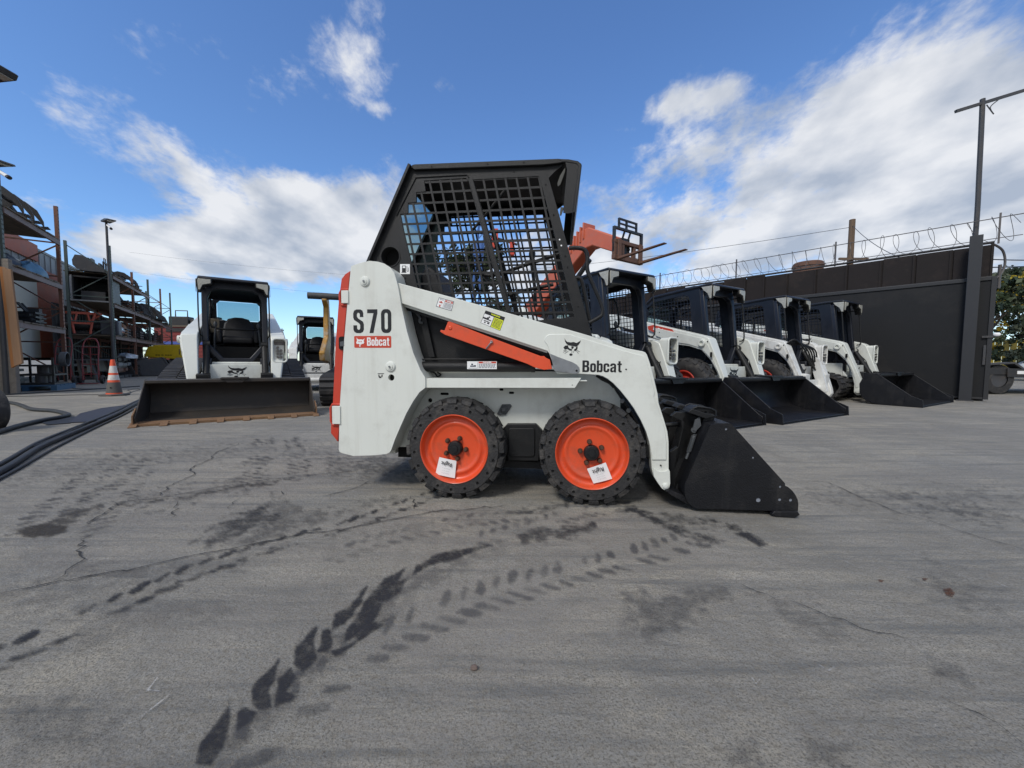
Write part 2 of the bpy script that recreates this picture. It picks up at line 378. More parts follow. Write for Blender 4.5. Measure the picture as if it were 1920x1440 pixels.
# --- tail door
td = Us([(657,508),(648,514),(641,523),(638.5,541),(636,560),(630,640),(624.5,757),(621,800),(621,812),(634,828.5),(637,800),(645,640)], .04)
mb = MB(REDP)
tdi = td+[(td[0][0]+.02, td[0][1]-.02)]
mb.prism([(u, z) for u, z in td], .035, W-.035)
mb.build('tail_door', hero, bevel=.004)
for (xa, ya, xb, yb) in ((637,543,655,572),(620,758,640,797)):
    mb = MB(REDP)
    a = U(xa, ya, .03); b = U(xb, yb, .03)
    mb.use(REDP).tube([(b[0], .03, a[1]), (a[0]+.01, .03, a[1]), (a[0], .03, a[1]-.02), (a[0], .03, b[1]+.02), (a[0]+.01, .03, b[1]), (b[0], .03, b[1])], .007, 8)
    mb.use(WHITE).prism([(a[0]+.018, b[1]+.008), (b[0]+.004, b[1]+.008), (b[0]+.004, a[1]-.008), (a[0]+.018, a[1]-.008)], .012, .05)
    mb.build('door_hinge', hero, bevel=.002)
mb = MB(HOLE); a = U(636.5, 656, .034); b = U(648, 631, .034)
mb.prism(rr(a[0], a[1], b[0], b[1], .014), .028, .037); mb.use(GREYP).prism([(a[0]+.012, a[1]+.02), (b[0], a[1]+.02), (b[0], a[1]+.05), (a[0]+.012, a[1]+.045)], .02, .03)
mb.build('door_latch', hero)

# --- chassis / body side
BWI = .19
top = U(740, 697, BWI)[1]
side = Us([(738,838),(742,716),(750,697),(1118,696),(1163,742),(1163,800),(1140,838),(1017,838),(1012,815),(1004,795.5),(951,795.5),(942,815),(935,838)], BWI)
mb = MB(WHITE)
hs = [circ(*U(806.5, 750.5, BWI), .013)]
for xx, yy, wd in ((833.5, 738.5, 8), (959, 736.5, 5), (940, 730.5, 4)):
    a = U(xx-wd, yy+2.2, BWI); b = U(xx+wd, yy-2.2, BWI); hs.append(rr(a[0], a[1], b[0], b[1], (b[1]-a[1])*.49, 3))
mb.prism(side, BWI, BWI+.008, hs); mb.prism(side, W-BWI-.008, W-BWI)
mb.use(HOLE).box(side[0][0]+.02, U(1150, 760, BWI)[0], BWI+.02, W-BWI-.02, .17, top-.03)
mb.use(WHITE).box(side[0][0]-.25, side[0][0]+.02, .17, W-.17, .20, top)
mb.build('chassis', hero, smooth=0)
# welded strip between fender and lift cylinder
mb = MB(WHITE)
fl = Us([(797,709.5),(1090,708.5),(1110,708),(1078,727.5),(797,727)], .03)
mb.prism([fl[0], fl[1], fl[3], fl[4]], .03, .036)
zt = fl[0][1]
mb.box(fl[0][0]-.02, fl[1][0]+.03, .036, BWI, zt-.006, zt); mb.prism([fl[0], fl[1], fl[3], fl[4]], W-.036, W-.03); mb.box(fl[0][0]-.02, fl[1][0]+.03, W-BWI, W-.036, zt-.006, zt)
mb.use(HOLE).prism(circ(*U(1073, 722, .03), .0028, 8), .0288, .031)
build_sides(mb, 'fender_shelf', hero, bevel=.0015)
# battery / step box between the wheels
mb = MB(BLACKP)
bx = Us(A2([(1372,655),(1402,621),(1618,621),(1668,672),(1640,898),(1410,896)]), .15)
mb.prism(bx, .15, BWI+.02); mb.prism(Us(A2([(1425,650),(1600,650),(1612,664),(1612,850),(1598,866),(1426,866),(1412,850),(1412,664)]), .146), .142, .151)
mb.prism(bx, W-BWI-.02, W-.15)
build_sides(mb, 'battery_box', hero, bevel=.006, seg=3)
# axle housings under the body + bulge under the tail
mb = MB(BLACKP)
mb.box(-.28, 1.0, .21, W-.21, .13, .20); mb.box(U(695,855,.12)[0], U(727,855,.12)[0], .14, W-.14, .215, .30)
mb.build('belly_pan', hero)
# small round valve on the side
mb = MB(GREYP); u, z = U(945.5, 767, BWI)
mb.prism([(u-.042, z-.028), (u-.022, z-.036), (u+.012,z-.03), (u+.045, z+.018), (u+.036, z+.03), (u-.012, z+.028)], BWI-.012, BWI)
mb.lathe([(0,-.028),(.012,-.028),(.016,-.02),(.022,-.02),(.024,-.012)], (u, BWI, z), (0,1,0), 16)
mb.build('drain_flange', hero, bevel=.002)

# --- lift arm
AW = .035
arm_px = [(735,527)]+A1([(490,855)])+[(850,558),(948,585.5),(1021,606),(1064,617.5),(1107,630)]+A8([(760,490),(1200,638),(1400,676),(1440,690),(1462,720),(1500,830),(1555,1040),(1600,1230)])+A3([(900,640),(932,740),(954,815),(962,880),(962,1045),(969,1060),(971,1135),(965,1160),(952,1172),(936,1175),(920,1165),(895,1130),(868,1088),(857,1040),(852,960),(845,895),(828,820),(796,750),(752,672),(715,618),(672,566),(630,522),(592,490),(560,472),(530,464)])+[(1085,701.5),(1050,701.5),(1043,700),(1030,663),(1026,658),(906,618.5),(750,568),(738,563)]
arm = Us(arm_px, AW)
mb = MB(WHITE); both(mb, arm, AW, AW+.06)
# raised doubler plate
dp = Us(A8([(140,540),(148,505),(170,475),(210,456),(470,456),(540,480),(760,545),(1180,672),(1350,716),(1428,738),(1452,790),(1500,960),(1560,1200)])+A3([(870,600),(905,700),(938,800),(948,880),(948,990),(860,990),(852,930),(842,880),(822,815),(790,745),(746,670),(708,618),(664,564),(622,520),(586,492),(556,476),(530,469)])+A8([(560,966),(270,930),(215,705),(180,600)]), AW-.006)
both(mb, dp, AW-.006, AW-.0002)
# tip boss, drawn weld line and pin
armo = build_sides(mb, 'lift_arm', hero, bevel=.003)[0]
mb = MB(WHITE)
tipc = U(1247, 910, AW)
tp = Us(A3([(868,1040),(890,1056),(915,1062),(940,1058),(962,1047),(969,1060),(971,1135),(965,1160),(952,1172),(936,1175),(920,1165),(895,1130),(870,1090)]), AW-.007)
mb.prism(tp, AW-.0075, AW-.0002)
mb.lathe([(0,-.016),(.011,-.016),(.015,-.0145),(.0155,-.011),(.016,-.007)], (tipc[0], AW, tipc[1]), (0,1,0), 20)
mb.lathe([(.009,-.0162),(.009,-.018),(0,-.018)], (tipc[0], AW, tipc[1]), (0,1,0), 12)
mb.build('arm_tip', hero, bevel=.0015)
for x, y in ((1238.5, 872), (1173.5, 692.5)): 
    u, z = U(x, y, AW); MB(HOLE).prism(circ(u, z, .004, 10), AW-.0078, AW-.003).build('bolt_hole', armo)
# lower lip of the beam
mb = MB(WHITE); lp = Us([(752,568),(906,618.5),(1026,658),(1026,662),(906,623),(752,573)], AW+.03); both(mb, lp, AW+.03, AW+.055)
mb.use(BLACKP); lp = Us([(750,572),(906,622.5),(1028,662),(1029,668),(906,628.5),(750,578)], AW+.045); both(mb, lp, AW+.06, AW+.07)
build_sides(mb, 'arm_lip', armo)
# cross tubes joining arms
mb = MB(BLACKP); u, z = U(1215, 845, AW); mb.cyl((u+.02, AW+.03, z-.01), (u+.02, W-AW-.03, z-.01), .035, 20)
mb.build('arm_cross_tube', armo)
# grey knee bracket
mb = MB(STEEL); kb = Us(A8([(215,705),(300,742),(510,820),(560,850),(590,885),(594,915),(586,945),(560,965),(520,966),(270,930),(250,850)]), AW-.01)
mb.prism(kb, AW-.012, AW-.006); u, z = U(1081, 695, AW); mb.use(HOLE).prism(circ(u, z, .006, 12), AW-.0135, AW-.0118)
mb.build('knee_bracket', hero, bevel=.0015)
# emblem + brand lettering on arm
mb = MB(INK); fw = AW-.006
a = U(1056, 667, fw); b = U(1089.6, 633.5, fw); emblem(mb, a[0], a[1], b[0], b[1], fw-.0012, fw+.001, None)
mb.build('emblem_decal', armo, smooth=0)
mb = MB(INK); a = U(1091.8, 697.5, fw); b = U(1166, 676.3, fw); glyphs(mb, 'Bobcat', a[0], a[1], b[0], b[1]+.0005, fw-.0012, fw+.001, None)
mb.build('brand_lettering', armo, smooth=0)

# warning labels: bilinear quads on a plane
def label(name, quad_px, w, cells, parent, border=None, words=()):
    q = [Vector(p) for p in Us(quad_px, w)]          # TL TR BR BL
    def bl(s, t): return q[0].lerp(q[1], s).lerp(q[3].lerp(q[2], s), t)
    mb = MB()
    if border: mb.use(border).prism([tuple(bl(s, t)) for s, t in ((0,0),(1,0),(1,1),(0,1))], w-.0006, w+.0006)
    for m, s0, t0, s1, t1, lv in cells:
        mb.use(m).prism([tuple(bl(s, t)) for s, t in ((s0,t0),(s1,t0),(s1,t1),(s0,t1))], w-.0008-.0004*lv, w-.0003)
    for txt, s, t, size, xs, m in words:
        c = bl(s, t); xd = (bl(min(1, s+.1), t)-bl(s-.1, t)).normalized(); yd = Vector((-xd.y, xd.x))
        M = Matrix(((xd.x, yd.x, 0, c.x), (0, 0, -1, w-.0028), (xd.y, yd.y, 0, c.y), (0, 0, 0, 1)))
        mb.use(m); font_text(mb, txt, M, size, xs, .0006, .0005)
    return mb.build(name, parent, smooth=0)
def lines(m, s0, s1, t0, t1, n, lv=1, seed=0):
    rnd = random.Random(seed); out = []
    for i in range(n):
        t = t0+(t1-t0)*i/n; x = s0
        while x < s1-.02:
            l = rnd.uniform(.03, .09); e = min(s1, x+l); out.append((m, x, t, e, t+(t1-t0)/n*.5, lv)); x = e+.018
    return out
NAVY = mat('navy_print', (.02, .03, .06), .5)
label('warning_label', A1([(765,952),(862,978),(845,1040),(745,1010)]), fw+.006, [(PAPER,.03,.05,.97,.95,0),(DRED,.46,.08,.95,.28,1),(NAVY,.42,.05,.435,.95,1),(DRED,.10,.40,.34,.50,1),(DRED,.18,.3,.26,.92,1),(PAPER,.15,.52,.30,.7,2),(NAVY,.08,.1,.2,.16,1),(NAVY,.24,.12,.34,.18,1)]+lines(NAVY,.48,.94,.36,.92,6,1,1), armo, border=NAVY, words=[('DANGER',.71,.18,.0065,1.0,PAPER)])
label('warning_label', A1([(1065,1035),(1190,1080),(1158,1167),(1032,1115)]), fw+.006, [(PAPER,.02,.25,.49,.98,0),(YELL,.52,.25,.98,.98,0),(INK,.0,.62,.2,.5,1),(INK,.08,.55,.44,.62,1),(INK,.2,.42,.3,.56,1),(INK,.26,.32,.33,.42,1),(INK,.1,.7,.4,.76,1),(INK,.15,.8,.22,.9,1),(INK,.3,.78,.4,.88,1)]+lines(INK,.56,.94,.32,.94,7,1,2), armo, border=INK, words=[('WARNING',.55,.12,.010,1.05,YELL)])

# --- lift cylinder under the arm
mb = MB(BLACKP); a = U(770, 687.5, .15); b = U(1001, 687.5, .15)
for w_ in (.12, W-.12):
    mb.use(BLACKP).cyl((a[0]-.05, w_, a[1]), (b[0]-.005, w_, b[1]), .029, 28); mb.lathe([(0,0),(.031,0),(.031,.02),(.029,.022)], (b[0]-.012, w_, b[1]), (1,0,0), 28)
    mb.use(CHROME).cyl((b[0], w_, b[1]), (b[0]+.12, w_, b[1]-.004), .014, 14)
build_sides(mb, 'lift_cylinder', hero)
label('warning_label', [(876,677.5),(931.5,677.5),(931.5,692),(876,692)], .0885, [(PAPER,.0,.0,1,1,0),(DRED,.39,.04,.98,.26,1),(NAVY,.36,.05,.37,.95,1),(NAVY,.1,.55,.3,.7,1),(NAVY,.14,.3,.2,.5,1),(NAVY,.22,.5,.3,.58,1),(NAVY,.05,.85,.34,.9,1)]+lines(NAVY,.4,.97,.34,.92,5,1,3), hero, words=[('DANGER',.68,.15,.010,1.2,PAPER)])
# orange arm support
mb = MB(ORANGE)
so = Us(A1([(822,1108),(835,1106),(875,1122),(1100,1210),(1420,1330),(1440,1328),(1452,1340),(1478,1352),(1492,1412),(1440,1418),(1380,1402),(1330,1378),(803,1192),(772,1172),(776,1160),(800,1165)]), .05)
mb.prism(so, .05, .056)
l2 = Us(A1([(822,1108),(835,1106),(875,1122),(1100,1210),(1420,1330),(1420,1337),(1100,1217),(835,1112)]), .05); mb.prism(l2, .0562, .11)
l3 = Us(A1([(803,1192),(1330,1378),(1330,1371),(803,1184)]), .05); mb.prism(l3, .0562, .11)
u, z = U(*A1([(838, 1148)])[0], .05); mb.lathe([(0,-.006),(.008,-.006),(.012,0)], (u, .05, z), (0,1,0), 16)
mb.use(STEEL); p0 = U(*A1([(1068,1283)])[0], .05); p1 = U(*A1([(1104,1238)])[0], .05)
mb.tube([(p0[0], .044, p0[1]), (p1[0], .042, p1[1])], .004, 8); mb.lathe([(.003,0),(.008,0),(.008,.006),(.003,.006)], (p1[0], .039, p1[1]), (0,1,0), 12, closed=True)
mb.build('arm_support_brace', hero, bevel=.0015)

# --- cab
CW = .17; CT = .012
cab_out = Us([(695,492),(733,402),(772,312),(777,308),(1046,304),(1057,309),(1040,322),(1029,334),(1049,404),(1080,520),(1111,632),(1112,688),(776,688),(764,640),(752,600),(746,560),(720,520)], CW)
rear_win = Us(AM([(248,175),(600,152),(622,175),(700,460),(820,880),(955,1320),(560,1320),(195,1080),(150,900),(110,740),(75,590),(48,455),(112,452),(112,362),(182,355),(182,272),(200,272),(262,265)]), CW)
front_win = Us(AM([(664,165),(1215,136),(1245,230),(1330,560),(1425,940),(1520,1325),(1010,1370),(955,1200),(860,850),(770,520),(690,255)]), CW)
mb = MB(BLACKP)
fh = circ(*U(732, 481, CW), .055, 28)
mb.prism(cab_out, CW, CW+CT, [rear_win, front_win, fh]); mb.prism(cab_out, W-CW-CT, W-CW, [rear_win, front_win])
cabside = build_sides(mb, 'cab_side', hero, bevel=.002)
# folded frame rib between the windows and around the rear one
mb = MB(BLACKP)
rb = Us(AM([(622,150),(655,150),(985,1290),(945,1290)]), CW-.014); both(mb, rb, CW-.014, CW-.0005)
for pl in ([(150,60),(30,310),(-60,480),(-240,860)],):
    P = [U(x, y, CW-.004) for x, y in AM(pl)]
rim = [(x, y) for x, y in AM([(15,465),(178,145),(610,122),(625,150)])]
P = [U(x, y, CW-.004) for x, y in rim]
for w_ in (CW-.002, W-CW+.002): mb.tube([(u, w_, z) for u, z in P], .0045, 6)
build_sides(mb, 'window_frame', hero, bevel=.002)
mb = MB(BLACKP)
sh = (U(*AM([(752, 520)])[0], CW)[0]-U(*AM([(672, 180)])[0], CW)[0])/(U(0, AM([(0, 520)])[0][1], CW)[1]-U(0, AM([(0, 180)])[0][1], CW)[1])
for w0, w1 in ((CW+.002, CW+.009), (W-CW-.009, W-CW-.002)):
    grid_bars(mb, rear_win, w0, w1, .0625, .0115, sh, cellv=.0575)
    grid_bars(mb, front_win, w0, w1, .0625, .0115, sh, cellv=.0575)
build_sides(mb, 'side_mesh', hero, smooth=0)
mb = MB(HOLE); mb.lathe([(.055,0),(.054,.06),(0,.06)], (*[U(732,481,CW)[0]], CW+.004, U(732,481,CW)[1]), (0,1,0), 28)
mb.use(BLACKP).lathe([(.055,-.004),(.061,-.004),(.061,.001),(.055,.001)], (U(732,481,CW)[0], CW, U(732,481,CW)[1]), (0,1,0), 28, closed=True)
mb.build('side_port', hero)
# fuel decal
lb = label('fuel_decal', A1([(515,738),(578,738),(578,802),(515,802)]), CW-.001, [(PAPER,0,0,1,1,0),(INK,.2,.15,.6,.5,1),(PAPER,.27,.22,.53,.4,2),(INK,.2,.5,.6,.8,1),(INK,.15,.8,.65,.87,1),(INK,.68,.2,.73,.7,1),(INK,.82,.35,.87,.7,1),(INK,.7,.7,.87,.75,1)], hero)
# cab hardware holes
mb = MB(HOLE)
for x, y in [(145,60),(312,58),(785,36),(1090,22),(1006,98),(175,148),(588,122),(1275,207),(1342,463),(1392,672),(1406,722),(1440,812),(1458,905),(1548,1238),(85,225),(18,468),(90,995)]:
    X, Y = AM([(x, y)])[0]
    if y < 40 or y == 60 or y==58: w_ = .15
    else: w_ = CW-.0012
    u, z = U(X, Y, w_); m_ = PAPER if (x, y) in ((1392,672),(1406,722)) else HOLE
    MB(m_).prism(circ(u, z, .0045, 10), w_-.0012, w_+.001).build('cab_bolt', hero, smooth=0)
# roof, front visor, rear wall
RW0, RW1 = .15, W-.15
rt = Us([(770,313),(772,309),(777,307.5),(1046,297),(1052,297.5),(1055,304),(1047,306),(1020,309),(776,318)], RW0)
mb = MB(BLACKP); mb.prism(rt, RW0, RW1)
v0 = Us([(1046,297.3),(1066,298),(1084,301.5),(1090,306.5),(1091,310),(1079,398),(1076,399.5),(1073,398),(1084,312),(1080,307),(1062,304),(1050,304)], RW0)
mb.prism(v0, RW0, RW1)
mb.build('cab_roof', hero, bevel=.004)
DRKROD2 = mat('olive_grey_bracket', (.05, .05, .042), .5)
mb = MB(BLACKP)
vs = Us([(1060,303.8),(1081,306.5),(1087,311),(1076,398.5),(1064,400.5),(1056,399),(1058,370),(1061,340),(1063,318)], RW0+.002)
mb.prism(vs, RW0+.002, RW0+.006); mb.prism(vs, RW1-.006, RW1-.002)
mb.use(DRKROD2).prism(Us(AM([(1440,60),(1440,95),(1400,205),(1378,225),(1372,195),(1395,130)]), RW0+.02), RW0+.02, RW0+.026); mb.prism(Us(AM([(1400,395),(1430,400),(1405,470),(1392,465)]), RW0+.02), RW0+.02, RW0+.026)
build_sides(mb, 'roof_visor', hero, bevel=.0015)
# rear wall with window
ra = U(772, 312, CW); rb_ = U(695, 492, CW)
def slope(t, off=0): 
    d = Vector((rb_[0]-ra[0], rb_[1]-ra[1])); nn = Vector((d.y, -d.x)).normalized(); p = Vector(ra)+d*t+nn*off; return (p.x, p.y)
mb = MB(BLACKP)
for t0, t1, wa, wb in ((0,.16,.14,W-.14),(.86,1.25,.14,W-.14),(.15,.87,.14,.215),(.15,.87,W-.215,W-.14)):
    mb.prism([slope(t0, -.004), slope(t1, -.004), slope(t1, .012), slope(t0, .012)], wa, wb)
mb.build('rear_frame', hero, bevel=.002)
mb = MB(GLASS); mb.prism([slope(.14, .002), slope(.88, .002), slope(.88, .006), slope(.14, .006)], .20, W-.20); mb.build('rear_window', hero, smooth=0)
# inner floor, engine cover, bulkhead, seat
mb = MB(BLACKP)
fz = U(900, 640, CW)[1]
mb.box(U(776,670,CW)[0], U(1110,670,CW)[0], CW+CT+.002, W-CW-CT-.002, top+.01, top+.05)
mb.prism([U(700,497,CW), U(752,510,CW), U(800,560,CW), U(800,700,CW), U(700,700,CW)], CW+CT+.002, W-CW-CT-.002)
mb.box(U(1098,600,CW)[0], U(1110,600,CW)[0], CW+CT+.002, W-CW-CT-.002, top, U(1098,618,CW)[1])
mb.build('cab_floor', hero, bevel=.004)
mb = MB(SEAT)
sb = Us([(792,600),(786,520),(792,500),(803,497),(815,505),(835,560),(905,585),(912,598),(905,612),(800,625)], .28)
mb.prism(sb, .29, W-.29); mb.build('seat', hero, bevel=.02, seg=4)
mb = MB(BLACKP)
for w_ in (.215, W-.215):     # lap bar and roof struts
    pp = AM([(930,255),(760,470),(650,600)]); mb.tube([(U(x, y, w_)[0], w_, U(x, y, w_)[1]) for x, y in pp], .008, 8)
    q = [U(*p, w_) for p in AM([(1400,790),(1060,900),(880,965),(740,960),(690,830)])]; mb.tube(smooth_path([(u, w_, z) for u, z in q], 5), .011, 8)
    q = [U(*p, w_) for p in AM([(1340,1050),(1100,1100),(930,1150)])]; mb.tube([(u, w_, z) for u, z in q], .010, 8)
q = U(*AM([(740,960)])[0], .215); mb.tube([(q[0], .215, q[1]), (q[0], W-.215, q[1])], .011, 8)
for w_ in (.27, W-.27):       # control levers
    q = [U(*p, w_) for p in AM([(1190,1230),(1180,1060),(1150,840),(1160,800)])]; mb.tube([(u, w_, z) for u, z in q], .010, 8); mb.ball((q[-1][0], w_, q[-1][1]), .026, 10, (.8,.8,1.3))
mb.build('lap_bar', hero)
# exhaust / hydraulic clutter behind the arm
mb = MB(BLACKP)
q = Us(A1([(640,1060),(680,1060),(740,1335),(705,1335)]), CW-.02); mb.prism(q, CW-.03, CW-.001)
mb.use(STEEL)
for k, (x, y) in enumerate([(562, 990), (560, 1025)]): u, z = U(*A1([(x, y)])[0], .12); mb.ball((u, .12, z), .008, 8)
P = [(U(*p, .13)[0], .13, U(*p, .13)[1]) for p in A1([(600,1030),(640,1080),(640,1110),(660,1115)])]; mb.use(GREYP).tube(smooth_path(P), .007, 6)
mb.build('hydraulic_fitting', hero)
mb = MB(BLACKP)
P = [U(*p, .13) for p in A2([(690,130),(750,135),(1300,135),(1400,120)])]; mb.tube([(u, .13, z) for u, z in P], .005, 6)
P = [U(*p, .17) for p in A2([(760,232),(850,232),(880,262),(905,250),(880,232)])]; mb.tube(smooth_path([(u, .17, z) for u, z in P]), .005, 6)
mb.build('control_cable', hero)
# grab handles
mb = MB(BLACKP)
for pts, w_ in (([(1600,635),(1640,633),(1690,640),(1712,662),(1720,700),(1720,780),(1765,890),(1812,1005),(1815,1050),(1800,1075),(1730,1115)], .15), ([(1645,830),(1665,828),(1690,870),(1735,1100)], .22)):
    P = [U(*p, w_) for p in A1(pts)]; mb.tube(smooth_path([(u, w_, z) for u, z in P], 4), .0115, 10)
mb.build('grab_handle', hero)
# front panel + hoses behind the arm leg
mb = MB(BLACKP)
mb.prism(Us([(1160,735),(1178,745),(1200,800),(1205,850),(1180,870),(1150,840),(1160,800)], .2), .2, W-.2)
for k in range(4):
    P = [(1118+3*k,704+2*k),(1145+3*k,718+2*k),(1163+4*k,742),(1185+4*k,775),(1202+3*k,808),(1212+2*k,850)]
    Q = [U(*p, .10+.012*k) for p in P]; mb.tube(smooth_path([(u, .10+.012*k, z) for u, z in Q]), .008, 8)
for x, y in ((1166,752),(1178,770),(1195,800),(1206,830)):
    u, z = U(x, y, .09); mb.use(GREYP).lathe([(0,0),(.012,0),(.012,.02),(0,.02)], (u, .085, z), (.3,1,.2), 8)
mb.build('hydraulic_hose', hero)

# --- wheels
def hero_wheel(name_parent, u, w_out, z, side, bolt0, tagq, label_=None):
    s = 1 if side == 'near' else -1
    base = bpy.data.objects.new('wheel', None); COL.objects.link(base); base.parent = hero; base.location = (u, w_out, z)
    RT = .280; ty = MB(RUBBER); A = (0, s, 0)
    ty.lathe([(.186,.012),(.19,.008),(.200,.004),(.225,.003),(.245,.006),(.255,.016),(.258,.03),(.258,.125),(.255,.139),(.24,.145),(.19,.145),(.186,.13)], (0,0,0), A, 72, closed=True)
    nl = 20
    for k in range(nl):
        for sd in (0, 1):
            th = 2*math.pi*(k+.5*sd)/nl+.05; dt = .62*math.pi/nl
            def P(r, a, y): return (r*math.cos(a), s*y, r*math.sin(a))
            y0, y1 = (.0, .078) if sd == 0 else (.145, .067); ym = (.012 if sd == 0 else .133)
            sk = .085*(1 if sd == 0 else 1); ch = .012
            ring = []
            for (aa, yy) in ((-dt, y0), (dt, y0), (dt+sk*.5, (y0+y1)/2), (dt*.55+sk, y1), (-dt*.9+sk, y1), (-dt+sk*.35, (y0+y1)/2)):
                ring.append((th+aa, yy))
            top_ = [P(RT if abs(yy-y0) > .001 else RT-.006, a, yy if abs(yy-y0) > .001 else yy+(.006 if sd == 0 else -.006)) for a, yy in ring]
            bot_ = [P(.254, a, yy) for a, yy in ring]
            ty.add(bot_+top_, [tuple(range(6, 12)), (0,1,7,6),(1,2,8,7),(2,3,9,8),(3,4,10,9),(4,5,11,10),(5,0,6,11)])
            # shoulder flank running down the sidewall
            yo = y0; yi = .012 if sd == 0 else .133
            rb0 = .243
            q = [P(rb0, th-dt*.8, .004 if sd == 0 else .141), P(rb0, th+dt*.8, .004 if sd == 0 else .141), P(RT-.006, th+dt, y0+(.006 if sd == 0 else -.006)), P(RT-.006, th-dt, y0+(.006 if sd == 0 else -.006)),
                 P(.254, th+dt, yi+.02*(1 if sd==0 else -1)), P(.254, th-dt, yi+.02*(1 if sd==0 else -1))]
            q2 = [P(.254, th-dt, y0+.0005), P(.254, th+dt, y0+.0005)]
            ty.add(q+q2, [(0,1,7,6),(6,7,2,3),(0,6,3,5),(1,4,2,7)])
    to = ty.build('tyre', base, smooth=30, recalc=False)
    # sidewall ring with round holes
    hr = MB(RUBBER)
    holes = [circ(.2245*math.cos(2*math.pi*(k+.3)/18), .2245*math.sin(2*math.pi*(k+.3)/18), .0085, 12) for k in range(18)]
    hr.prism(circ(0,0,.2445,72), -.004*s, .0028*s, [circ(0,0,.1905,72)]+holes)
    hr.use(HOLE)
    for k in range(18): hr.prism(circ(.2245*math.cos(2*math.pi*(k+.3)/18), .2245*math.sin(2*math.pi*(k+.3)/18), .0083, 12), .0018*s, .0024*s)
    hr.build('sidewall_ring', base, smooth=30)
    rm = MB(ORANGE)
    rm.lathe([(.192,.010),(.1905,-.006),(.1875,-.0085),(.1835,-.006),(.1815,.004),(.178,.026),(.168,.036),(.160,.037),(.150,.035),(.144,.030),(.138,.028),(.131,.030),(.124,.0345),(.116,.037),(.06,.037),(.0,.037)], (0,0,0), A, 96)
    rm.lathe([(.18,.139),(.15,.12),(.05,.10),(0,.10)], (0,0,0), A, 48)
    rm.build('rim', base, smooth=50)
    hb = MB(BLACKP); hb.lathe([(.042,.037),(.040,.012),(.034,.005),(.022,.004),(.020,-.001),(.008,-.002),(0,-.002)], (0,0,0), A, 32)
    hb.build('hub', base, bevel=0)
    for k in range(5):
        a = R(bolt0+72*k); c = (.0595*math.cos(a), 0, .0595*math.sin(a))
        b = MB(RUSTB); b.lathe([(.0135,.037),(.0135,.028),(.012,.026),(.0125,.026)], c, A, 14); b.lathe([(.0112,.030),(.0112,.014),(.0095,.012),(.006,.0118),(.006,.006),(0,.006)], c, A, 6)
        b.build('lug_nut', base)
    b = MB(RUBBER).cyl((0, .05*s, 0), (0, .25*s, 0), .05, 16); b.build('axle', base)
    if tagq:
        q = [Vector(p) for p in Us(tagq, w_out+.02)]       # TL TR BR BL
        q = [p-Vector((u, z)) for p in q]
        tg = MB(PAPER)
        def bl(a, b_): return q[0].lerp(q[1], a).lerp(q[3].lerp(q[2], a), b_)
        yy = lambda a, b_: .021-.004*math.sin(a*3)+.003*b_
        N_ = 6; vs = []; fs = []
        for j in range(N_+1):
            for i in range(N_+1):
                p = bl(i/N_, j/N_); vs.append((p.x, yy(i/N_, j/N_), p.y))
        for j in range(N_):
            for i in range(N_): k = j*(N_+1)+i; fs.append((k, k+1, k+N_+2, k+N_+1))
        tg.add(vs, fs)
        for txt, a, b_, size in (('Right', .5, .27, .030), ('wheel side 1 of 2', .5, .56, .0105), ('check bolts daily', .5, .70, .0105), ('torque after use', .5, .84, .0115)):
            c = bl(a, b_); xd = (bl(0, b_)-bl(1, b_)).normalized(); yd = Vector((-xd.y, xd.x))
            M = Matrix(((xd.x, yd.x, 0, c.x), (0, 0, -1, yy(a, b_)-.0055), (xd.y, yd.y, 0, c.y), (0, 0, 0, 1)))
            tg.use(INK); font_text(tg, txt if size > .02 else ('......... .... ...'), M, size, 1.0, .0004, .0003 if size > .02 else 0)
        tg.build('paper_tag', base, smooth=60, recalc=False)
    return base
uR, zR = U(851.2, 846.7, 0); uF, zF = U(1109.8, 851, 0)
zW = .279
hero_wheel('w', uR, 0, zW, 'near', -6, [(823.7,857),(856,864),(852.5,897),(816,889)])
hero_wheel('w', uF, 0, zW, 'near', 29, [(1100.6,879),(1135.7,867),(1148,898),(1113,907)])
hero_wheel('w', uR, W, zW, 'far', 10, None)
hero_wheel('w', uF, W, zW, 'far', 40, None)

# --- bucket and quick-attach
BK0, BK1 = -.01, .93
bs = Us(AB([(815,335),(860,322),(1010,322),(1030,332),(1110,420),(1632,998),(1632,1024),(1668,1040),(1712,1078),(1748,1125),(1774,1180),(1782,1230),(1778,1310),(1560,1310),(1460,1306),(640,1282),(600,1268),(555,1230),(520,1180),(505,1130),(500,1070),(505,1010),(600,790),(700,560),(790,350)]), BK0)
holesB = [circ(*U(*AB([(x, y)])[0], BK0), r, 14) for x, y, r in ((970,388,.0062),(1274,708,.0058),(1579,1036,.0062),(1574,1182,.0078),(1697,1187,.0080),(1333,1187,.0115))]
mb = MB(BUCKET)
mb.prism(bs, BK0, BK0+.012, holesB); mb.prism(bs, BK1-.012, BK1)
mb.use(mat('worn_hole_metal', (.22, .24, .28), .5, var=.1))
for h in holesB: mb.prism([(a+(cx_-a)*.04, b+(cz_-b)*.04) for (a, b) in h for cx_, cz_ in [(sum(p[0] for p in h)/14, sum(p[1] for p in h)/14)]], BK0+.004, BK0+.006)
mb.use(BUCKET)
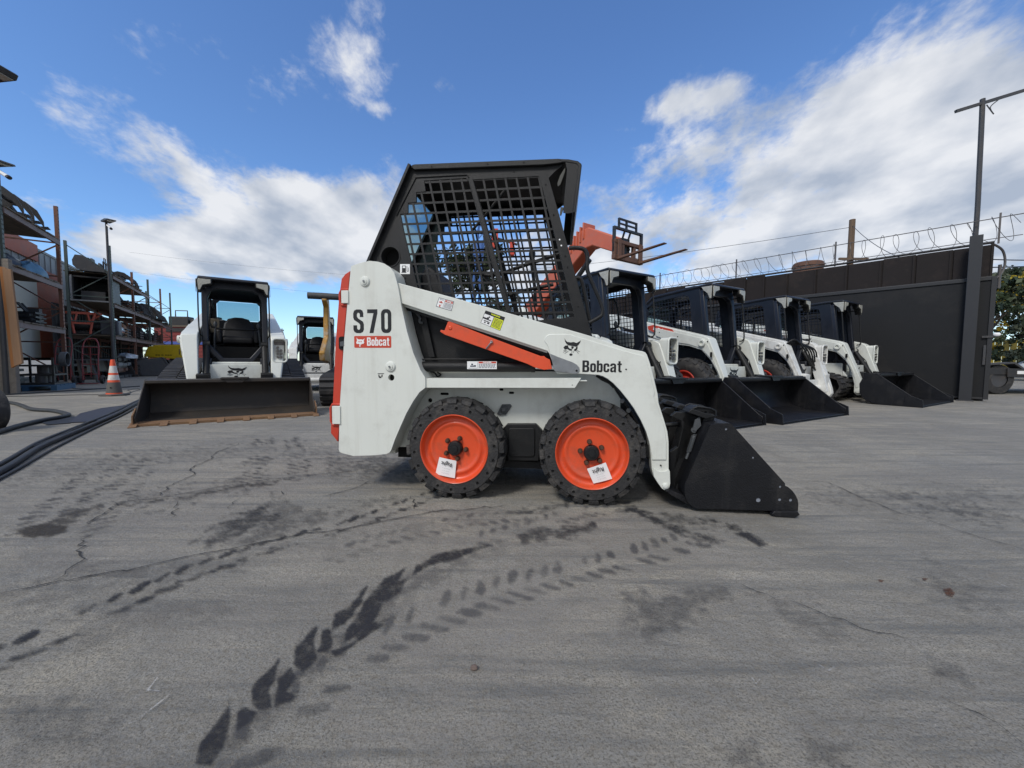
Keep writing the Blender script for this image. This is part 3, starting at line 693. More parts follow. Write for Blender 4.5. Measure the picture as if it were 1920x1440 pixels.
# shell: bottom, curved back, top
inner = Us(AB([(1560,1306),(640,1278),(560,1230),(515,1150),(515,1010),(600,790),(800,345),(1000,325)]), BK0)
outer = Us(AB([(1560,1318),(640,1290),(470,1225),(365,1150),(330,1110),(345,1090),(420,1130),(500,1080),(590,780),(790,335),(1000,316)]), BK0)
shell = Us(AB([(1700,1316),(640,1290),(530,1232),(372,1146),(300,1095),(340,1085),(500,1140),(545,1205),(640,1268),(1700,1304)]), BK0)
mb.prism(shell, BK0+.012, BK1-.012)
mb.prism(Us(AB([(498,1060),(790,340),(1000,318),(1010,330),(830,350),(560,990),(530,1150),(560,1225),(545,1215),(500,1130)]), BK0), BK0+.0121, BK1-.0121)
bk = mb.build('bucket', hero, bevel=.0025)
mb = MB(BUCKET)
sk = Us(AB([(1475,1345),(1510,1312),(1775,1312),(1795,1350),(1770,1366),(1740,1384),(1560,1376),(1520,1370)]), BK0-.01)
mb.prism(sk, BK0-.014, BK0+.06); mb.prism(sk, BK1-.06, BK1+.014)
mb.box(sk[2][0]-.10, sk[3][0], BK0+.012, BK1-.012, .004, .022)
mb.build('cutting_edge', bk, bevel=.003)
# quick attach frame: near and far towers (photo shows both)
def qa(mb, wa, wb):
    near(mb, Us(AB([(720,262),(838,230),(850,250),(825,300),(800,345),(500,1060),(420,1150),(375,1146),(372,1128),(470,880)]), .10), wa, wb)
    near(mb, Us(AB([(520,190),(560,150),(700,195),(838,228),(720,264),(540,200)]), .10), wa-.03, wb+.05)
    near(mb, Us(AB([(400,190),(500,200),(640,300),(600,420),(560,470),(520,600),(520,690),(430,720),(380,850),(330,1000),(330,640),(420,580),(480,300),(340,240)]), .16), wa+.045, wb+.055)
mb = MB(BLACKP)
qa(mb, .10, .125); qa(mb, .30, .325)
qa(mb, .56, .585); qa(mb, .76, .785)
a = U(*AB([(700,300)])[0], .1); b = U(*AB([(430,1000)])[0], .1)
mb.prism([(a[0]-.01, a[1]), (a[0]+.012, a[1]), (b[0]+.03, b[1]), (b[0]+.01, b[1])], .126, W-.126)
bxp = Us(AB([(520,196),(720,264),(600,560),(500,800),(380,1100),(335,1060),(420,620),(480,420),(470,300)]), .14)
mb.prism(bxp, .145, .255); mb.prism(bxp, W-.255, W-.145)
mb.build('quick_attach_plate', hero, bevel=.003)
mb = MB(BLACKP)
for wl in (.09, .80):
    P = [U(*p, .09) for p in AB([(520,185),(535,158),(570,148)])]; Q = [U(*p, .09) for p in AB([(590,160),(650,135),(790,155),(848,180),(850,240)])]
    mb.tube([(u, wl, z) for u, z in Q], .006, 6); mb.tube([(u, wl+.13, z) for u, z in Q], .006, 6)
    t = Us(AB([(575,165),(650,136),(790,156),(846,180),(848,205),(800,192),(620,184)]), .09); mb.prism(t, wl+.005, wl+.12)
build_sides(mb, 'latch_lever', hero, bevel=.001)
mb = MB(GREYP)
for wl in (.088, W-.088):
    a = U(*AB([(610,455)])[0], .088); b = U(*AB([(550,640)])[0], .088); n_ = 140; P = []
    for i in range(n_+1):
        t = i/n_; an = 2*math.pi*13*t; P.append((a[0]+(b[0]-a[0])*t+.011*math.cos(an), wl+.011*math.sin(an), a[1]+(b[1]-a[1])*t+.004*math.cos(an)))
    mb.tube(P, .0022, 5)
    c = U(*AB([(608,400)])[0], .088); mb.lathe([(.006,0),(.014,0),(.014,.008),(.006,.008)], (c[0], wl, c[1]), (0,1,0), 12, closed=True)
    c2 = U(*AB([(640,345)])[0], .088); mb.prism([(c[0]-.008, c[1]), (c[0]+.008, c[1]-.004), (c2[0]+.02, c2[1]+.0), (c2[0]+.012, c2[1]+.045), (c2[0]-.01, c2[1]+.03)], wl-.004, wl+.006)
    mb.tube([(b[0], wl, b[1]), (U(*AB([(520,720)])[0], .088)[0], wl, U(*AB([(520,720)])[0], .088)[1])], .007, 8)
build_sides(mb, 'latch_spring', hero)
DRKROD = mat('dusty_rod', (.03, .03, .03), .4, metal=.5)
mb = MB(BLACKP)   # tilt cylinders
for wl in (.215, W-.215):
    a = U(*AB([(60,380)])[0], .215); b = U(*AB([(520,330)])[0], .215)
    mb.use(BLACKP).cyl((a[0]-.1, wl, a[1]+.18), (a[0]+.06, wl, a[1]+.02), .028, 16); mb.use(DRKROD).cyl((a[0]+.06, wl, a[1]+.02), (b[0], wl, b[1]), .012, 12)
build_sides(mb, 'tilt_cylinder', hero)
# ================================================================== ground
def ground_mat():
    m = bpy.data.materials.new('worn_concrete'); m.use_nodes = True
    N, L = m.node_tree.nodes, m.node_tree.links; b = N['Principled BSDF']
    tc = N.new('ShaderNodeTexCoord'); P = tc.outputs['Object']
    def noise(s, d=8, r=.6, rot=0, scl=None, dist=0):
        n = N.new('ShaderNodeTexNoise'); n.inputs['Scale'].default_value = s; n.inputs['Detail'].default_value = d; n.inputs['Roughness'].default_value = r; n.inputs['Distortion'].default_value = dist
        if scl:
            mp = N.new('ShaderNodeMapping'); mp.inputs['Rotation'].default_value = (0, 0, rot); mp.inputs['Scale'].default_value = scl; L.new(P, mp.inputs[0]); L.new(mp.outputs[0], n.inputs['Vector'])
        else: L.new(P, n.inputs['Vector'])
        return n.outputs['Fac']
    def ramp(f, p0, p1, c0=(0,0,0,1), c1=(1,1,1,1)):
        r = N.new('ShaderNodeValToRGB'); r.color_ramp.elements[0].position = p0; r.color_ramp.elements[1].position = p1; r.color_ramp.elements[0].color = c0; r.color_ramp.elements[1].color = c1
        L.new(f, r.inputs[0]); return r.outputs[0]
    def mix(f, a, bb):
        x = N.new('ShaderNodeMix'); x.data_type = 'RGBA'
        if isinstance(f, float): x.inputs['Factor'].default_value = f
        else: L.new(f, x.inputs['Factor'])
        for k, v in (('A', a), ('B', bb)):
            if isinstance(v, tuple): x.inputs[k].default_value = v
            else: L.new(v, x.inputs[k])
        return x.outputs['Result']
    big = ramp(noise(.55, 6, .6), .38, .62)
    c = mix(big, GC1, GC2)
    c = mix(ramp(noise(1.6, 9, .68, R(-32), (1, .28, 1), .6), .45, .72), c, (GC1[0]*1.3, GC1[1]*1.3, GC1[2]*1.34, 1))
    c = mix(ramp(noise(2.3, 10, .72, R(35), (.35, 1, 1), .8), .52, .74), c, (GC1[0]*.62, GC1[1]*.61, GC1[2]*.6, 1))
    c = mix(ramp(noise(5.5, 10, .78, dist=.4), .52, .74), c, (GC1[0]*.52, GC1[1]*.49, GC1[2]*.45, 1))
    c = mix(ramp(noise(1.1, 8, .7, R(8), (.25, 1.6, 1), .5), .45, .62), c, (GC1[0]*.62, GC1[1]*.635, GC1[2]*.70, 1))
    c = mix(ramp(noise(.9, 9, .75, R(-38), (1.5, .3, 1), .7), .50, .64), c, (GC1[0]*.55, GC1[1]*.55, GC1[2]*.56, 1))
    c = mix(ramp(noise(1.3, 10, .72, R(20), (.6, 1.2, 1), .9), .50, .66), c, (GC1[0]*1.22, GC1[1]*1.19, GC1[2]*1.14, 1))
    c = mix(ramp(noise(26, 8, .75), .42, .75), c, (GC2[0]*1.25, GC2[1]*1.23, GC2[2]*1.2, 1))
    c = mix(ramp(noise(3.2, 9, .7, R(6), (.35, 4.5, 1), .3), .50, .64), c, (GC2[0]*.76, GC2[1]*.765, GC2[2]*.77, 1))
    c = mix(ramp(noise(4.1, 9, .75, R(14), (.3, 5, 1), .4), .56, .72), c, (GC1[0]*1.16, GC1[1]*1.15, GC1[2]*1.15, 1))
    fine = noise(190, 4, .7)
    c = mix(ramp(noise(60, 9, .85), .50, .60), c, (GC1[0]*.62, GC1[1]*.6, GC1[2]*.58, 1))
    c = mix(ramp(fine, .50, .62), c, (GC1[0]*.42, GC1[1]*.41, GC1[2]*.4, 1))
    c = mix(ramp(noise(120, 3, .6), .66, .75), c, (.42, .40, .37, 1))
    c = mix(ramp(noise(3.1, 12, .8, R(12), (.5, 1, 1), 1.0), .63, .69), c, (.23, .225, .215, 1))
    rs = ramp(noise(1.35, 5, .6, 0, (1, 1, 1), .3), .735, .76)
    c = mix(rs, c, (.09, .045, .025, 1))
    L.new(c, b.inputs['Base Color'])
    mr = N.new('ShaderNodeMapRange'); mr.inputs['To Min'].default_value = .62; mr.inputs['To Max'].default_value = .92; L.new(noise(9, 8, .7), mr.inputs[0]); L.new(mr.outputs[0], b.inputs['Roughness'])
    b.inputs['Specular IOR Level'].default_value = .35
    ad = N.new('ShaderNodeMath'); ad.operation = 'ADD'; L.new(noise(70, 8, .75), ad.inputs[0])
    m2 = N.new('ShaderNodeMath'); m2.operation = 'MULTIPLY'; m2.inputs[1].default_value = 2.2; L.new(noise(7, 8, .7), m2.inputs[0]); L.new(m2.outputs[0], ad.inputs[1])
    bp = N.new('ShaderNodeBump'); bp.inputs['Strength'].default_value = .8; bp.inputs['Distance'].default_value = .012; L.new(ad.outputs[0], bp.inputs['Height']); L.new(bp.outputs[0], b.inputs['Normal'])
    return m
GC1 = (.345, .317, .262, 1); GC2 = (.225, .223, .212, 1)
mb = MB(ground_mat()); mb.add([(-400,-60,0),(400,-60,0),(400,700,0),(-400,700,0)], [(0,1,2,3)])
tag(mb.build('ground', smooth=0), 'grey worn concrete yard floor with stains and scuffs', kind='structure')

# rubber marks, stains and cracks lying on the concrete
def mark_mat(name, col, amt, nscale=28, soft=.25, rough=.8):
    m = bpy.data.materials.new(name); m.use_nodes = True; N, L = m.node_tree.nodes, m.node_tree.links; b = N['Principled BSDF']
    b.inputs['Base Color'].default_value = (*col, 1); b.inputs['Roughness'].default_value = rough
    at = N.new('ShaderNodeAttribute'); at.attribute_name = 'cover'
    tc = N.new('ShaderNodeTexCoord'); n = N.new('ShaderNodeTexNoise'); n.inputs['Scale'].default_value = nscale; n.inputs['Detail'].default_value = 9; n.inputs['Roughness'].default_value = .75; L.new(tc.outputs['Object'], n.inputs['Vector'])
    nb = N.new('ShaderNodeTexNoise'); nb.inputs['Scale'].default_value = nscale*.28; nb.inputs['Detail'].default_value = 5; L.new(tc.outputs['Object'], nb.inputs['Vector'])
    k1 = N.new('ShaderNodeMath'); k1.operation = 'MULTIPLY_ADD'; k1.inputs[1].default_value = 1.5; k1.inputs[2].default_value = -.35; L.new(n.outputs['Fac'], k1.inputs[0])
    k2 = N.new('ShaderNodeMath'); k2.operation = 'MULTIPLY_ADD'; k2.inputs[1].default_value = 1.1; L.new(nb.outputs['Fac'], k2.inputs[0]); L.new(k1.outputs[0], k2.inputs[2])
    a = N.new('ShaderNodeMath'); a.operation = 'ADD'; L.new(at.outputs['Fac'], a.inputs[0]); L.new(k2.outputs[0], a.inputs[1])
    r = N.new('ShaderNodeMapRange'); r.inputs['From Min'].default_value = 1.42-soft; r.inputs['From Max'].default_value = 1.42+soft; r.inputs['To Max'].default_value = amt; L.new(a.outputs[0], r.inputs[0])
    t = N.new('ShaderNodeBsdfTransparent'); mx = N.new('ShaderNodeMixShader'); L.new(r.outputs[0], mx.inputs[0]); L.new(t.outputs[0], mx.inputs[1]); L.new(b.outputs[0], mx.inputs[2]); L.new(mx.outputs[0], N['Material Output'].inputs[0])
    return m
class Marks:
    def __init__(s): s.v, s.f, s.c = [], [], []
    def blob(s, pts, cov=1.0, z=.003, inner=.6):
        g = [gnd(x, y, z) for x, y in pts]; n = len(g)
        c = sum(g, Vector())/n; o = len(s.v)
        s.v += g+[c+(p-c)*inner for p in g]+[c]; s.c += [0]*n+[cov*.8]*n+[cov]
        for i in range(n):
            j = (i+1) % n; s.f += [(o+i, o+j, o+n+j, o+n+i), (o+n+i, o+n+j, o+2*n)]
    def strip(s, pts, w, cov=1.0, z=.0055, jit=.0, world=False):
        P = [Vector(p) if world else gnd(x_y[0], x_y[1], z) for p in pts for x_y in [p]]
        Q = []
        for i in range(len(P)-1):
            k = max(2, int((P[i+1]-P[i]).length/.03))
            for j in range(k): Q.append(P[i].lerp(P[i+1], j/k))
        Q.append(P[-1]); rnd = random.Random(len(Q)); off = 0; jit = jit*1.6
        for q in Q[1:-1]:
            off = off*.8+rnd.uniform(-jit, jit); q += Vector((off*.6, off, 0))
        o = len(s.v); n = len(Q)
        for i in range(n):
            t = (Q[min(n-1, i+1)]-Q[max(0, i-1)]).normalized(); nv = Vector((-t.y, t.x, 0)); ww = w*rnd.uniform(.45, 1.2)*min(1, (i+1)/4, (n-i)/4)
            s.v += [Q[i]-nv*ww, Q[i], Q[i]+nv*ww]; s.c += [0, cov, 0]
        for i in range(n-1):
            for k in (0, 1): a = o+3*i+k; s.f.append((a, a+1, a+4, a+3))
    def build(s, name, m, label):
        me = bpy.data.meshes.new(name); me.from_pydata([tuple(v) for v in s.v], [], s.f); me.materials.append(m)
        at = me.attributes.new('cover', 'FLOAT', 'POINT'); at.data.foreach_set('value', s.c)
        o = bpy.data.objects.new(name, me); COL.objects.link(o); return tag(o, label, kind='structure')
G5 = lambda P: z1(2.0, 0, 740, P)
G6 = lambda P: z1(2.0, 960, 900, P)

# --- one finely divided sheet, 3 mm up, that carries rubber marks, tread prints, damp and dust as per-point cover
import numpy as np
def vnoise(x, y, seed):
    xi, yi = np.floor(x).astype(np.int64), np.floor(y).astype(np.int64); fx, fy = x-xi, y-yi; fx = fx*fx*(3-2*fx); fy = fy*fy*(3-2*fy)
    def h(a, b):
        v = (a*374761393+b*668265263+seed*974711) & 0xffffffff; v = ((v ^ (v >> 13))*1274126177) & 0xffffffff; return ((v ^ (v >> 16)) & 0xffff)/65535.0
    return (h(xi, yi)*(1-fx)+h(xi+1, yi)*fx)*(1-fy)+(h(xi, yi+1)*(1-fx)+h(xi+1, yi+1)*fx)*fy
def fbm(x, y, seed, o=4):
    r = 0; a = .5
    for k in range(o): r = r+a*vnoise(x*2**k, y*2**k, seed+k); a *= .5
    return r/(1-.5**o)
NXg, NYg = 760, 260
PX = np.linspace(-60, 1990, NXg); PY = 757+(1475-757)*np.linspace(0, 1, NYg)**1.15
GX, GY = np.meshgrid(PX, PY)
WP = [[gnd(x, y, .003) for x in (PX[0], PX[-1])] for y in PY]
wx = np.zeros_like(GX); wy = np.zeros_like(GX)
R3 = CAM_M.to_3x3()
cx_ = (GX-CX)/F_PX; cy_ = -(GY-CY)/F_PX
dx_ = R3[0][0]*cx_+R3[0][1]*cy_-R3[0][2]; dy_ = R3[1][0]*cx_+R3[1][1]*cy_-R3[1][2]; dz_ = R3[2][0]*cx_+R3[2][1]*cy_-R3[2][2]
tt = (.003-CAM_H)/dz_; wx = dx_*tt; wy = dy_*tt
n_a = fbm(wx*9, wy*9, 3)-.5; n_b = fbm(wx*9+40, wy*9+17, 8)-.5
n_f = fbm(wx*34, wy*34, 21)-.5; n_s = fbm(wx*60, wy*60, 31, 3)-.5; n_l = fbm(wx*2.2, wy*2.2, 55)-.5
C_rub = np.zeros_like(GX); C_prt = np.zeros_like(GX); C_dmp = np.zeros_like(GX); C_dst = np.zeros_like(GX)
def paint(C, poly, st=1.0, feather=10.0, warp=14.0, rag=14.0):
    """cover rises from the outline inwards; the outline is broken up by world-space noise"""
    xs = [p[0] for p in poly]; ys = [p[1] for p in poly]; m_ = feather+warp+4
    i0, i1 = np.searchsorted(PX, (min(xs)-m_, max(xs)+m_)); j0, j1 = np.searchsorted(PY, (min(ys)-m_, max(ys)+m_))
    if i1 <= i0 or j1 <= j0: return
    sl = (slice(j0, j1), slice(i0, i1)); sc_y = 1.0
    X = GX[sl]+n_a[sl]*warp*2; Y_ = GY[sl]+n_b[sl]*warp*1.2
    ins = np.zeros(X.shape, bool); dm = np.full(X.shape, 1e9); n = len(poly)
    for i in range(n):
        ax, ay = poly[i]; bx, by = poly[(i+1) % n]; ex, ey = bx-ax, by-ay; L2 = ex*ex+ey*ey+1e-9
        t = np.clip(((X-ax)*ex+(Y_-ay)*ey)/L2, 0, 1); d2 = (X-ax-t*ex)**2+(Y_-ay-t*ey)**2; dm = np.minimum(dm, d2)
        c = ((ay > Y_) != (by > Y_)) & (X < (bx-ax)*(Y_-ay)/(by-ay+1e-12)+ax); ins ^= c
    d = np.sqrt(dm)*np.where(ins, 1, -1)+n_f[sl]*rag*2
    C[sl] = np.maximum(C[sl], st*np.clip(d/feather+.35, 0, 1))
G5 = lambda P: z1(2.0, 0, 740, P)
G6 = lambda P: z1(2.0, 960, 900, P)
def leaf(c, ang, L_, w_, k=.3):
    ca, sa = math.cos(ang), math.sin(ang); out = []
    for u, v in ((-1, .0), (-.5, .8), (0, 1), (.5, .7), (1, 0), (.4, -.45), (-.1, -.7), (-.6, -.6)): out.append((c[0]+u*L_*ca-v*w_*sa, c[1]+u*L_*sa+v*w_*ca))
    return out
# heavy curving rubber marks
for P in ([(730,1385),(745,1310),(800,1240),(860,1150),(862,1230),(830,1330),(790,1395)],[(885,1260),(890,1190),(920,1170),(960,1190),(930,1230)],[(940,1160),(950,1090),(1045,990),(1030,1060),(1010,1110),(1020,1170),(970,1180)],[(1025,1175),(1045,1070),(1090,1015),(1120,1060),(1080,1110),(1120,1130)],[(1098,1010),(1105,940),(1185,865),(1175,930),(1190,990),(1140,1040)],[(1190,960),(1205,880),(1230,870),(1250,930),(1230,965)],[(1240,880),(1255,820),(1310,790),(1378,715),(1360,770),(1320,830),(1290,860)],[(1290,930),(1300,880),(1380,760),(1440,690),(1520,645),(1490,700),(1530,690),(1500,740),(1440,780),(1400,850),(1310,920)],[(1545,680),(1560,640),(1620,600),(1700,580),(1850,560),(1700,620),(1620,640)],[(1330,915),(1390,850),(1450,840),(1400,880)],[(1240,960),(1300,940),(1420,850),(1440,862),(1320,945),(1260,985)]):
    paint(C_rub, G5(P), 1.0, 5, 4, 3)
# the lighter belt joining them
paint(C_prt, G5([(740,1400),(900,1200),(1100,1010),(1300,860),(1520,690),(1720,600),(1900,555),(1900,580),(1700,660),(1500,800),(1300,960),(1120,1150),(900,1330),(800,1420)]), .42, 30, 14, 26)
for P, st in (([(720,555),(870,460),(1000,400),(1060,400),(1000,440),(1060,450),(1000,490),(870,530),(770,590),(750,585),(800,520)], .62), ([(1020,380),(1100,390),(1180,450),(1060,480),(980,500)], .3), ([(960,480),(1100,450),(1230,430),(1300,425),(1480,375),(1500,385),(1300,440),(1150,490),(960,560),(850,590)], .35)):
    paint(C_rub, G5(P), st, 14, 10, 14)
def tracks(line, wid, step, st, side=1, C=None, ang=.9, lw=.34, rows=(-.5, .5), seed=0, feather=5):
    """two staggered rows of lug prints along a line on the floor (all in metres, then drawn)"""
    rnd = random.Random(seed); L_ = [gnd(x, y) for x, y in line]; P = smooth_path(L_, 12); acc = 0; k = 0
    for i in range(1, len(P)):
        seg = P[i]-P[i-1]; l = seg.length; 
        while acc < l:
            q = P[i-1]+seg*(acc/l); t = seg.normalized(); nv = Vector((-t.y, t.x, 0)); k += 1; acc += step
            for r_i, rw in enumerate(rows):
                if rnd.random() < .12: continue
                c = q+nv*rw*wid+t*(step*.5 if r_i else 0); a = ang if r_i else -ang
                u = (t*math.cos(a)+nv*math.sin(a)); v = Vector((-u.y, u.x, 0)); hl, hw = wid*lw*rnd.uniform(.7, 1.2), step*.27*rnd.uniform(.7, 1.15)
                poly = [c+u*hl*x_+v*hw*y_ for x_, y_ in ((-1,-.6),(-.3,-1),(.6,-.9),(1,-.2),(.9,.7),(.1,1),(-.8,.8))]
                pp = []
                for p in poly:
                    w_ = CAM_M.inverted() @ p; pp.append((CX+F_PX*w_.x/-w_.z, CY-F_PX*w_.y/-w_.z))
                ky = min(1.0, max(.12, (pp[0][1]-720)/420)); paint(C_prt if C is None else C, pp, st*rnd.uniform(.5, 1.1), max(1.6, feather*ky), 5*ky, 4*ky)
        acc -= l
# pads that follow the heavy marks, fading toward the front wheel
tracks([(455,1400),(560,1310),(690,1215),(800,1160),(930,1110),(1060,1075),(1200,1040),(1290,1010)], .10, .060, .95, seed=1, lw=.42, feather=6)
tracks([(-40,1250),(60,1205),(150,1165),(260,1115),(380,1065),(520,1020),(650,985),(760,945),(850,915)], .10, .062, 1.0, seed=2, C=C_rub, ang=.5, feather=5)
tracks([(60,1000),(130,935),(190,880),(240,850)], .12, .075, .8, seed=3, ang=1.3, lw=.4, feather=4)
tracks([(130,1010),(190,950),(240,905),(290,860)], .12, .075, .7, seed=9, ang=1.3, lw=.4, feather=4)
tracks([(518,905),(520,870),(522,840),(524,822)], .26, .066, .85, seed=4, ang=1.45, lw=.36, feather=4)
tracks([(900,1010),(1000,985),(1090,960),(1180,950)], .10, .06, .85, seed=5, feather=7)
tracks([(620,1040),(760,1000),(880,975),(1010,965)], .10, .06, .75, seed=6, feather=7)
for P, st in (([(395,85),(430,90),(560,150),(680,185),(760,212),(800,235),(740,225),(620,195),(540,165),(450,130)],.75),([(690,140),(760,145),(880,185),(955,245),(925,250),(880,215),(800,175)],.85),([(130,205),(190,180),(300,150),(325,170),(280,195),(180,220)],.7),([(20,200),(100,180),(180,190),(120,225),(40,240)],.6),([(60,115),(130,95),(230,80),(160,110)],.55),([(0,110),(60,100),(90,120),(20,135)],.5),([(620,150),(700,155),(820,190),(700,175)],.6),([(540,120),(640,130),(700,160),(600,170)],.45)):
    paint(C_rub, G6(P), st, 9, 8, 9)
for P, st in (([(1430,60),(1560,65),(1700,90),(1900,140),(1750,150),(1560,120)],.5),([(1100,60),(1500,40),(1900,60),(1900,110),(1500,90),(1200,85)],.28),([(400,570),(470,520),(590,500),(560,540),(480,570)],.5),([(430,430),(560,440),(640,420),(800,400),(830,440),(700,500),(600,560),(500,580),(420,540)],.42),([(1500,680),(1650,700),(1700,730),(1560,720)],.35),([(780,960),(900,980),(960,1060),(820,1060)],.35),([(1050,980),(1250,1010),(1300,1075),(1100,1050)],.33),([(1560,300),(1850,420),(1900,520),(1700,480),(1500,380)],.25),([(900,420),(1080,440),(1300,560),(1400,640),(1200,600),(1000,520)],.22)):
    paint(C_prt, G6(P), st, 34, 26, 40)
for P, st in (([(320,440),(600,385),(900,340),(1000,330),(900,360),(640,400),(420,425)],.5),([(70,700),(300,650),(700,640),(600,665),(300,690)],.4),([(0,760),(300,690),(700,640),(1100,560),(1600,470),(1900,440),(1900,455),(1400,530),(900,630),(500,720),(0,830)],.22),([(0,300),(400,220),(900,190),(1240,200),(1250,230),(800,240),(300,300),(0,350)],.25),([(200,860),(500,780),(800,760),(900,800),(600,900),(300,980)],.22),([(0,1150),(300,1120),(500,1200),(300,1330),(0,1350)],.22),([(1200,240),(1500,230),(1900,250),(1900,300),(1500,310),(1250,290)],.5)):
    paint(C_prt, G5(P), st, 30, 22, 36)
paint(C_dmp, G5([(60,512),(100,495),(170,482),(230,485),(252,497),(235,515),(190,528),(130,535),(85,530)]), 1.0, 5, 5, 4)
paint(C_dmp, G5([(180,482),(260,448),(330,418),(380,410),(330,440),(250,490)]), .6, 10, 8, 10)
paint(C_dmp, G5([(380,410),(520,400),(700,370),(850,350),(1050,320),(1050,330),(800,365),(560,405),(450,420)]), .5, 7, 6, 8)
# pale dusty drifts
for P, st in (([(1500,760),(1900,640),(2300,700),(2350,900),(2000,1100),(1600,1100),(1450,1000)],.55),([(1000,560),(1500,480),(1900,440),(2200,480),(1900,560),(1500,640),(1100,720)],.5),([(500,800),(900,760),(1100,820),(950,980),(700,1120),(500,1050)],.4),([(1300,1150),(1700,1100),(1900,1250),(1700,1400),(1200,1400)],.45),([(40,560),(400,520),(700,520),(900,560),(600,640),(200,680)],.4),([(2300,560),(2700,540),(2900,640),(2600,720),(2300,680)],.4),([(2700,250),(3400,270),(3700,340),(3300,360),(2800,320)],.35)):
    paint(C_dst, G5(P), st, 70, 50, 90)
def clamp(a): return np.clip(a, 0, 1)
pit = clamp(.5-n_s*2.6)
A_rub = clamp(C_rub*(1.0+n_f*1.1)-clamp(n_s*1.8)*.55*(C_rub > 0)); A_prt = clamp(C_prt*(1+n_f*1.6)-clamp(n_s)*.5*(C_prt > 0)); A_dst = clamp(C_dst*(.9+n_l*1.4+n_f*1.0)); A_dmp = clamp(C_dmp*(1+n_f*.4))
me = bpy.data.meshes.new('yard_marks'); nv_ = NXg*NYg
me.vertices.add(nv_); me.vertices.foreach_set('co', np.stack([wx, wy, np.full_like(wx, .003)], -1).ravel())
I = np.arange(nv_).reshape(NYg, NXg); Q = np.stack([I[:-1, :-1], I[1:, :-1], I[1:, 1:], I[:-1, 1:]], -1).reshape(-1, 4)
tot_ = (A_rub+A_prt+A_dst+A_dmp).ravel(); Q = Q[tot_[Q].max(1) > .01]
me.loops.add(Q.size); me.loops.foreach_set('vertex_index', Q.ravel()); me.polygons.add(len(Q)); me.polygons.foreach_set('loop_start', np.arange(len(Q))*4); me.update(calc_edges=True)
for nm_, A_ in (('rubber', A_rub), ('print', A_prt), ('damp', A_dmp), ('dust', A_dst)):
    at_ = me.attributes.new(nm_, 'FLOAT', 'POINT'); at_.data.foreach_set('value', A_.ravel().astype(np.float32))
def sheet_mat():
    m = bpy.data.materials.new('marks_on_concrete'); m.use_nodes = True; N, L = m.node_tree.nodes, m.node_tree.links; b0 = N['Principled BSDF']
    tc = N.new('ShaderNodeTexCoord'); n = N.new('ShaderNodeTexNoise'); n.inputs['Scale'].default_value = 95; n.inputs['Detail'].default_value = 7; n.inputs['Roughness'].default_value = .8; L.new(tc.outputs['Object'], n.inputs['Vector'])
    gr = N.new('ShaderNodeMapRange'); gr.inputs['From Min'].default_value = .32; gr.inputs['From Max'].default_value = .68; gr.inputs['To Min'].default_value = 1.35; gr.inputs['To Max'].default_value = .45; L.new(n.outputs['Fac'], gr.inputs[0])
    t = N.new('ShaderNodeBsdfTransparent'); cur = t.outputs[0]; first = True
    for nm_, col, amt, ro in (('dust', (.40, .37, .33), .40, .95), ('print', (.075, .074, .076), .78, .85), ('rubber', (.026, .026, .03), .92, .75), ('damp', (.042, .036, .030), .85, .75)):
        at = N.new('ShaderNodeAttribute'); at.attribute_name = nm_
        if first: b = b0; first = False
        else: b = N.new('ShaderNodeBsdfPrincipled')
        b.inputs['Base Color'].default_value = (*col, 1); b.inputs['Roughness'].default_value = ro; b.inputs['Specular IOR Level'].default_value = .2
        k = N.new('ShaderNodeMath'); k.operation = 'MULTIPLY'; k.use_clamp = True; L.new(at.outputs['Fac'], k.inputs[0]); L.new(gr.outputs[0], k.inputs[1])
        k2 = N.new('ShaderNodeMath'); k2.operation = 'MULTIPLY'; k2.inputs[1].default_value = amt; L.new(k.outputs[0], k2.inputs[0])
        mx = N.new('ShaderNodeMixShader'); L.new(k2.outputs[0], mx.inputs[0]); L.new(cur, mx.inputs[1]); L.new(b.outputs[0], mx.inputs[2]); cur = mx.outputs[0]
    L.new(cur, N['Material Output'].inputs[0]); return m
me.materials.append(sheet_mat()); o = bpy.data.objects.new('yard_marks', me); COL.objects.link(o); tag(o, 'dark rubber marks, tread prints, damp and dust on the concrete', kind='structure')
mk = Marks()
CR = [[(1900,415),(1700,432),(1500,460),(1160,520),(930,560),(740,600),(500,650),(220,700),(0,745)],[(610,380),(640,350),(720,300),(730,270),(830,210),(900,180)],[(315,525),(300,580),(240,650),(200,700)],[(300,500),(430,405),(610,380),(800,350),(1050,310),(1350,280)],[(1400,315),(1330,350),(1210,380)],[(665,400),(672,425),(650,460)],[(900,385),(865,430)],[(1055,360),(1045,385)],[(1540,380),(1570,430)]]
for P in CR: mk.strip(G5(P), .0055, 1.2, jit=.012)
for P in [[(1080,0),(1180,10),(1400,100),(1640,180),(1960,270)],[(860,390),(920,425),(1000,455)],[(1150,555),(1215,585)],[(1640,830),(1760,890),(1920,990)],[(1040,450),(1300,540),(1500,600)]]: mk.strip(G6(P), .004, 1.1, jit=.01)
mk.build('pavement_cracks', mark_mat('crack_dark', (.02, .018, .016), .9, 60, .15), 'thin dark cracks running across the concrete')  # dark base colour along the crack lines
mk = Marks()
for P in ([(590,1060),(600,1110)],[(640,1120),(600,1165),(560,1190),(500,1220)]): mk.strip(G5(P), .014, .55, jit=.02)
for P in ([(1090,160),(1200,180)],[(1200,285),(1340,320)],[(1440,240),(1530,275)],[(900,740),(930,745)],[(1150,690),(1210,700)],[(1780,360),(1860,400)],[(1600,300),(1700,320)]): mk.strip(G6(P), .016, .5, jit=.02)
mk.build('pale_scratches', mark_mat('scratch_dust', (.42, .41, .39), .7, 70, .2), 'pale chalky scratches on the concrete')
mk = Marks()
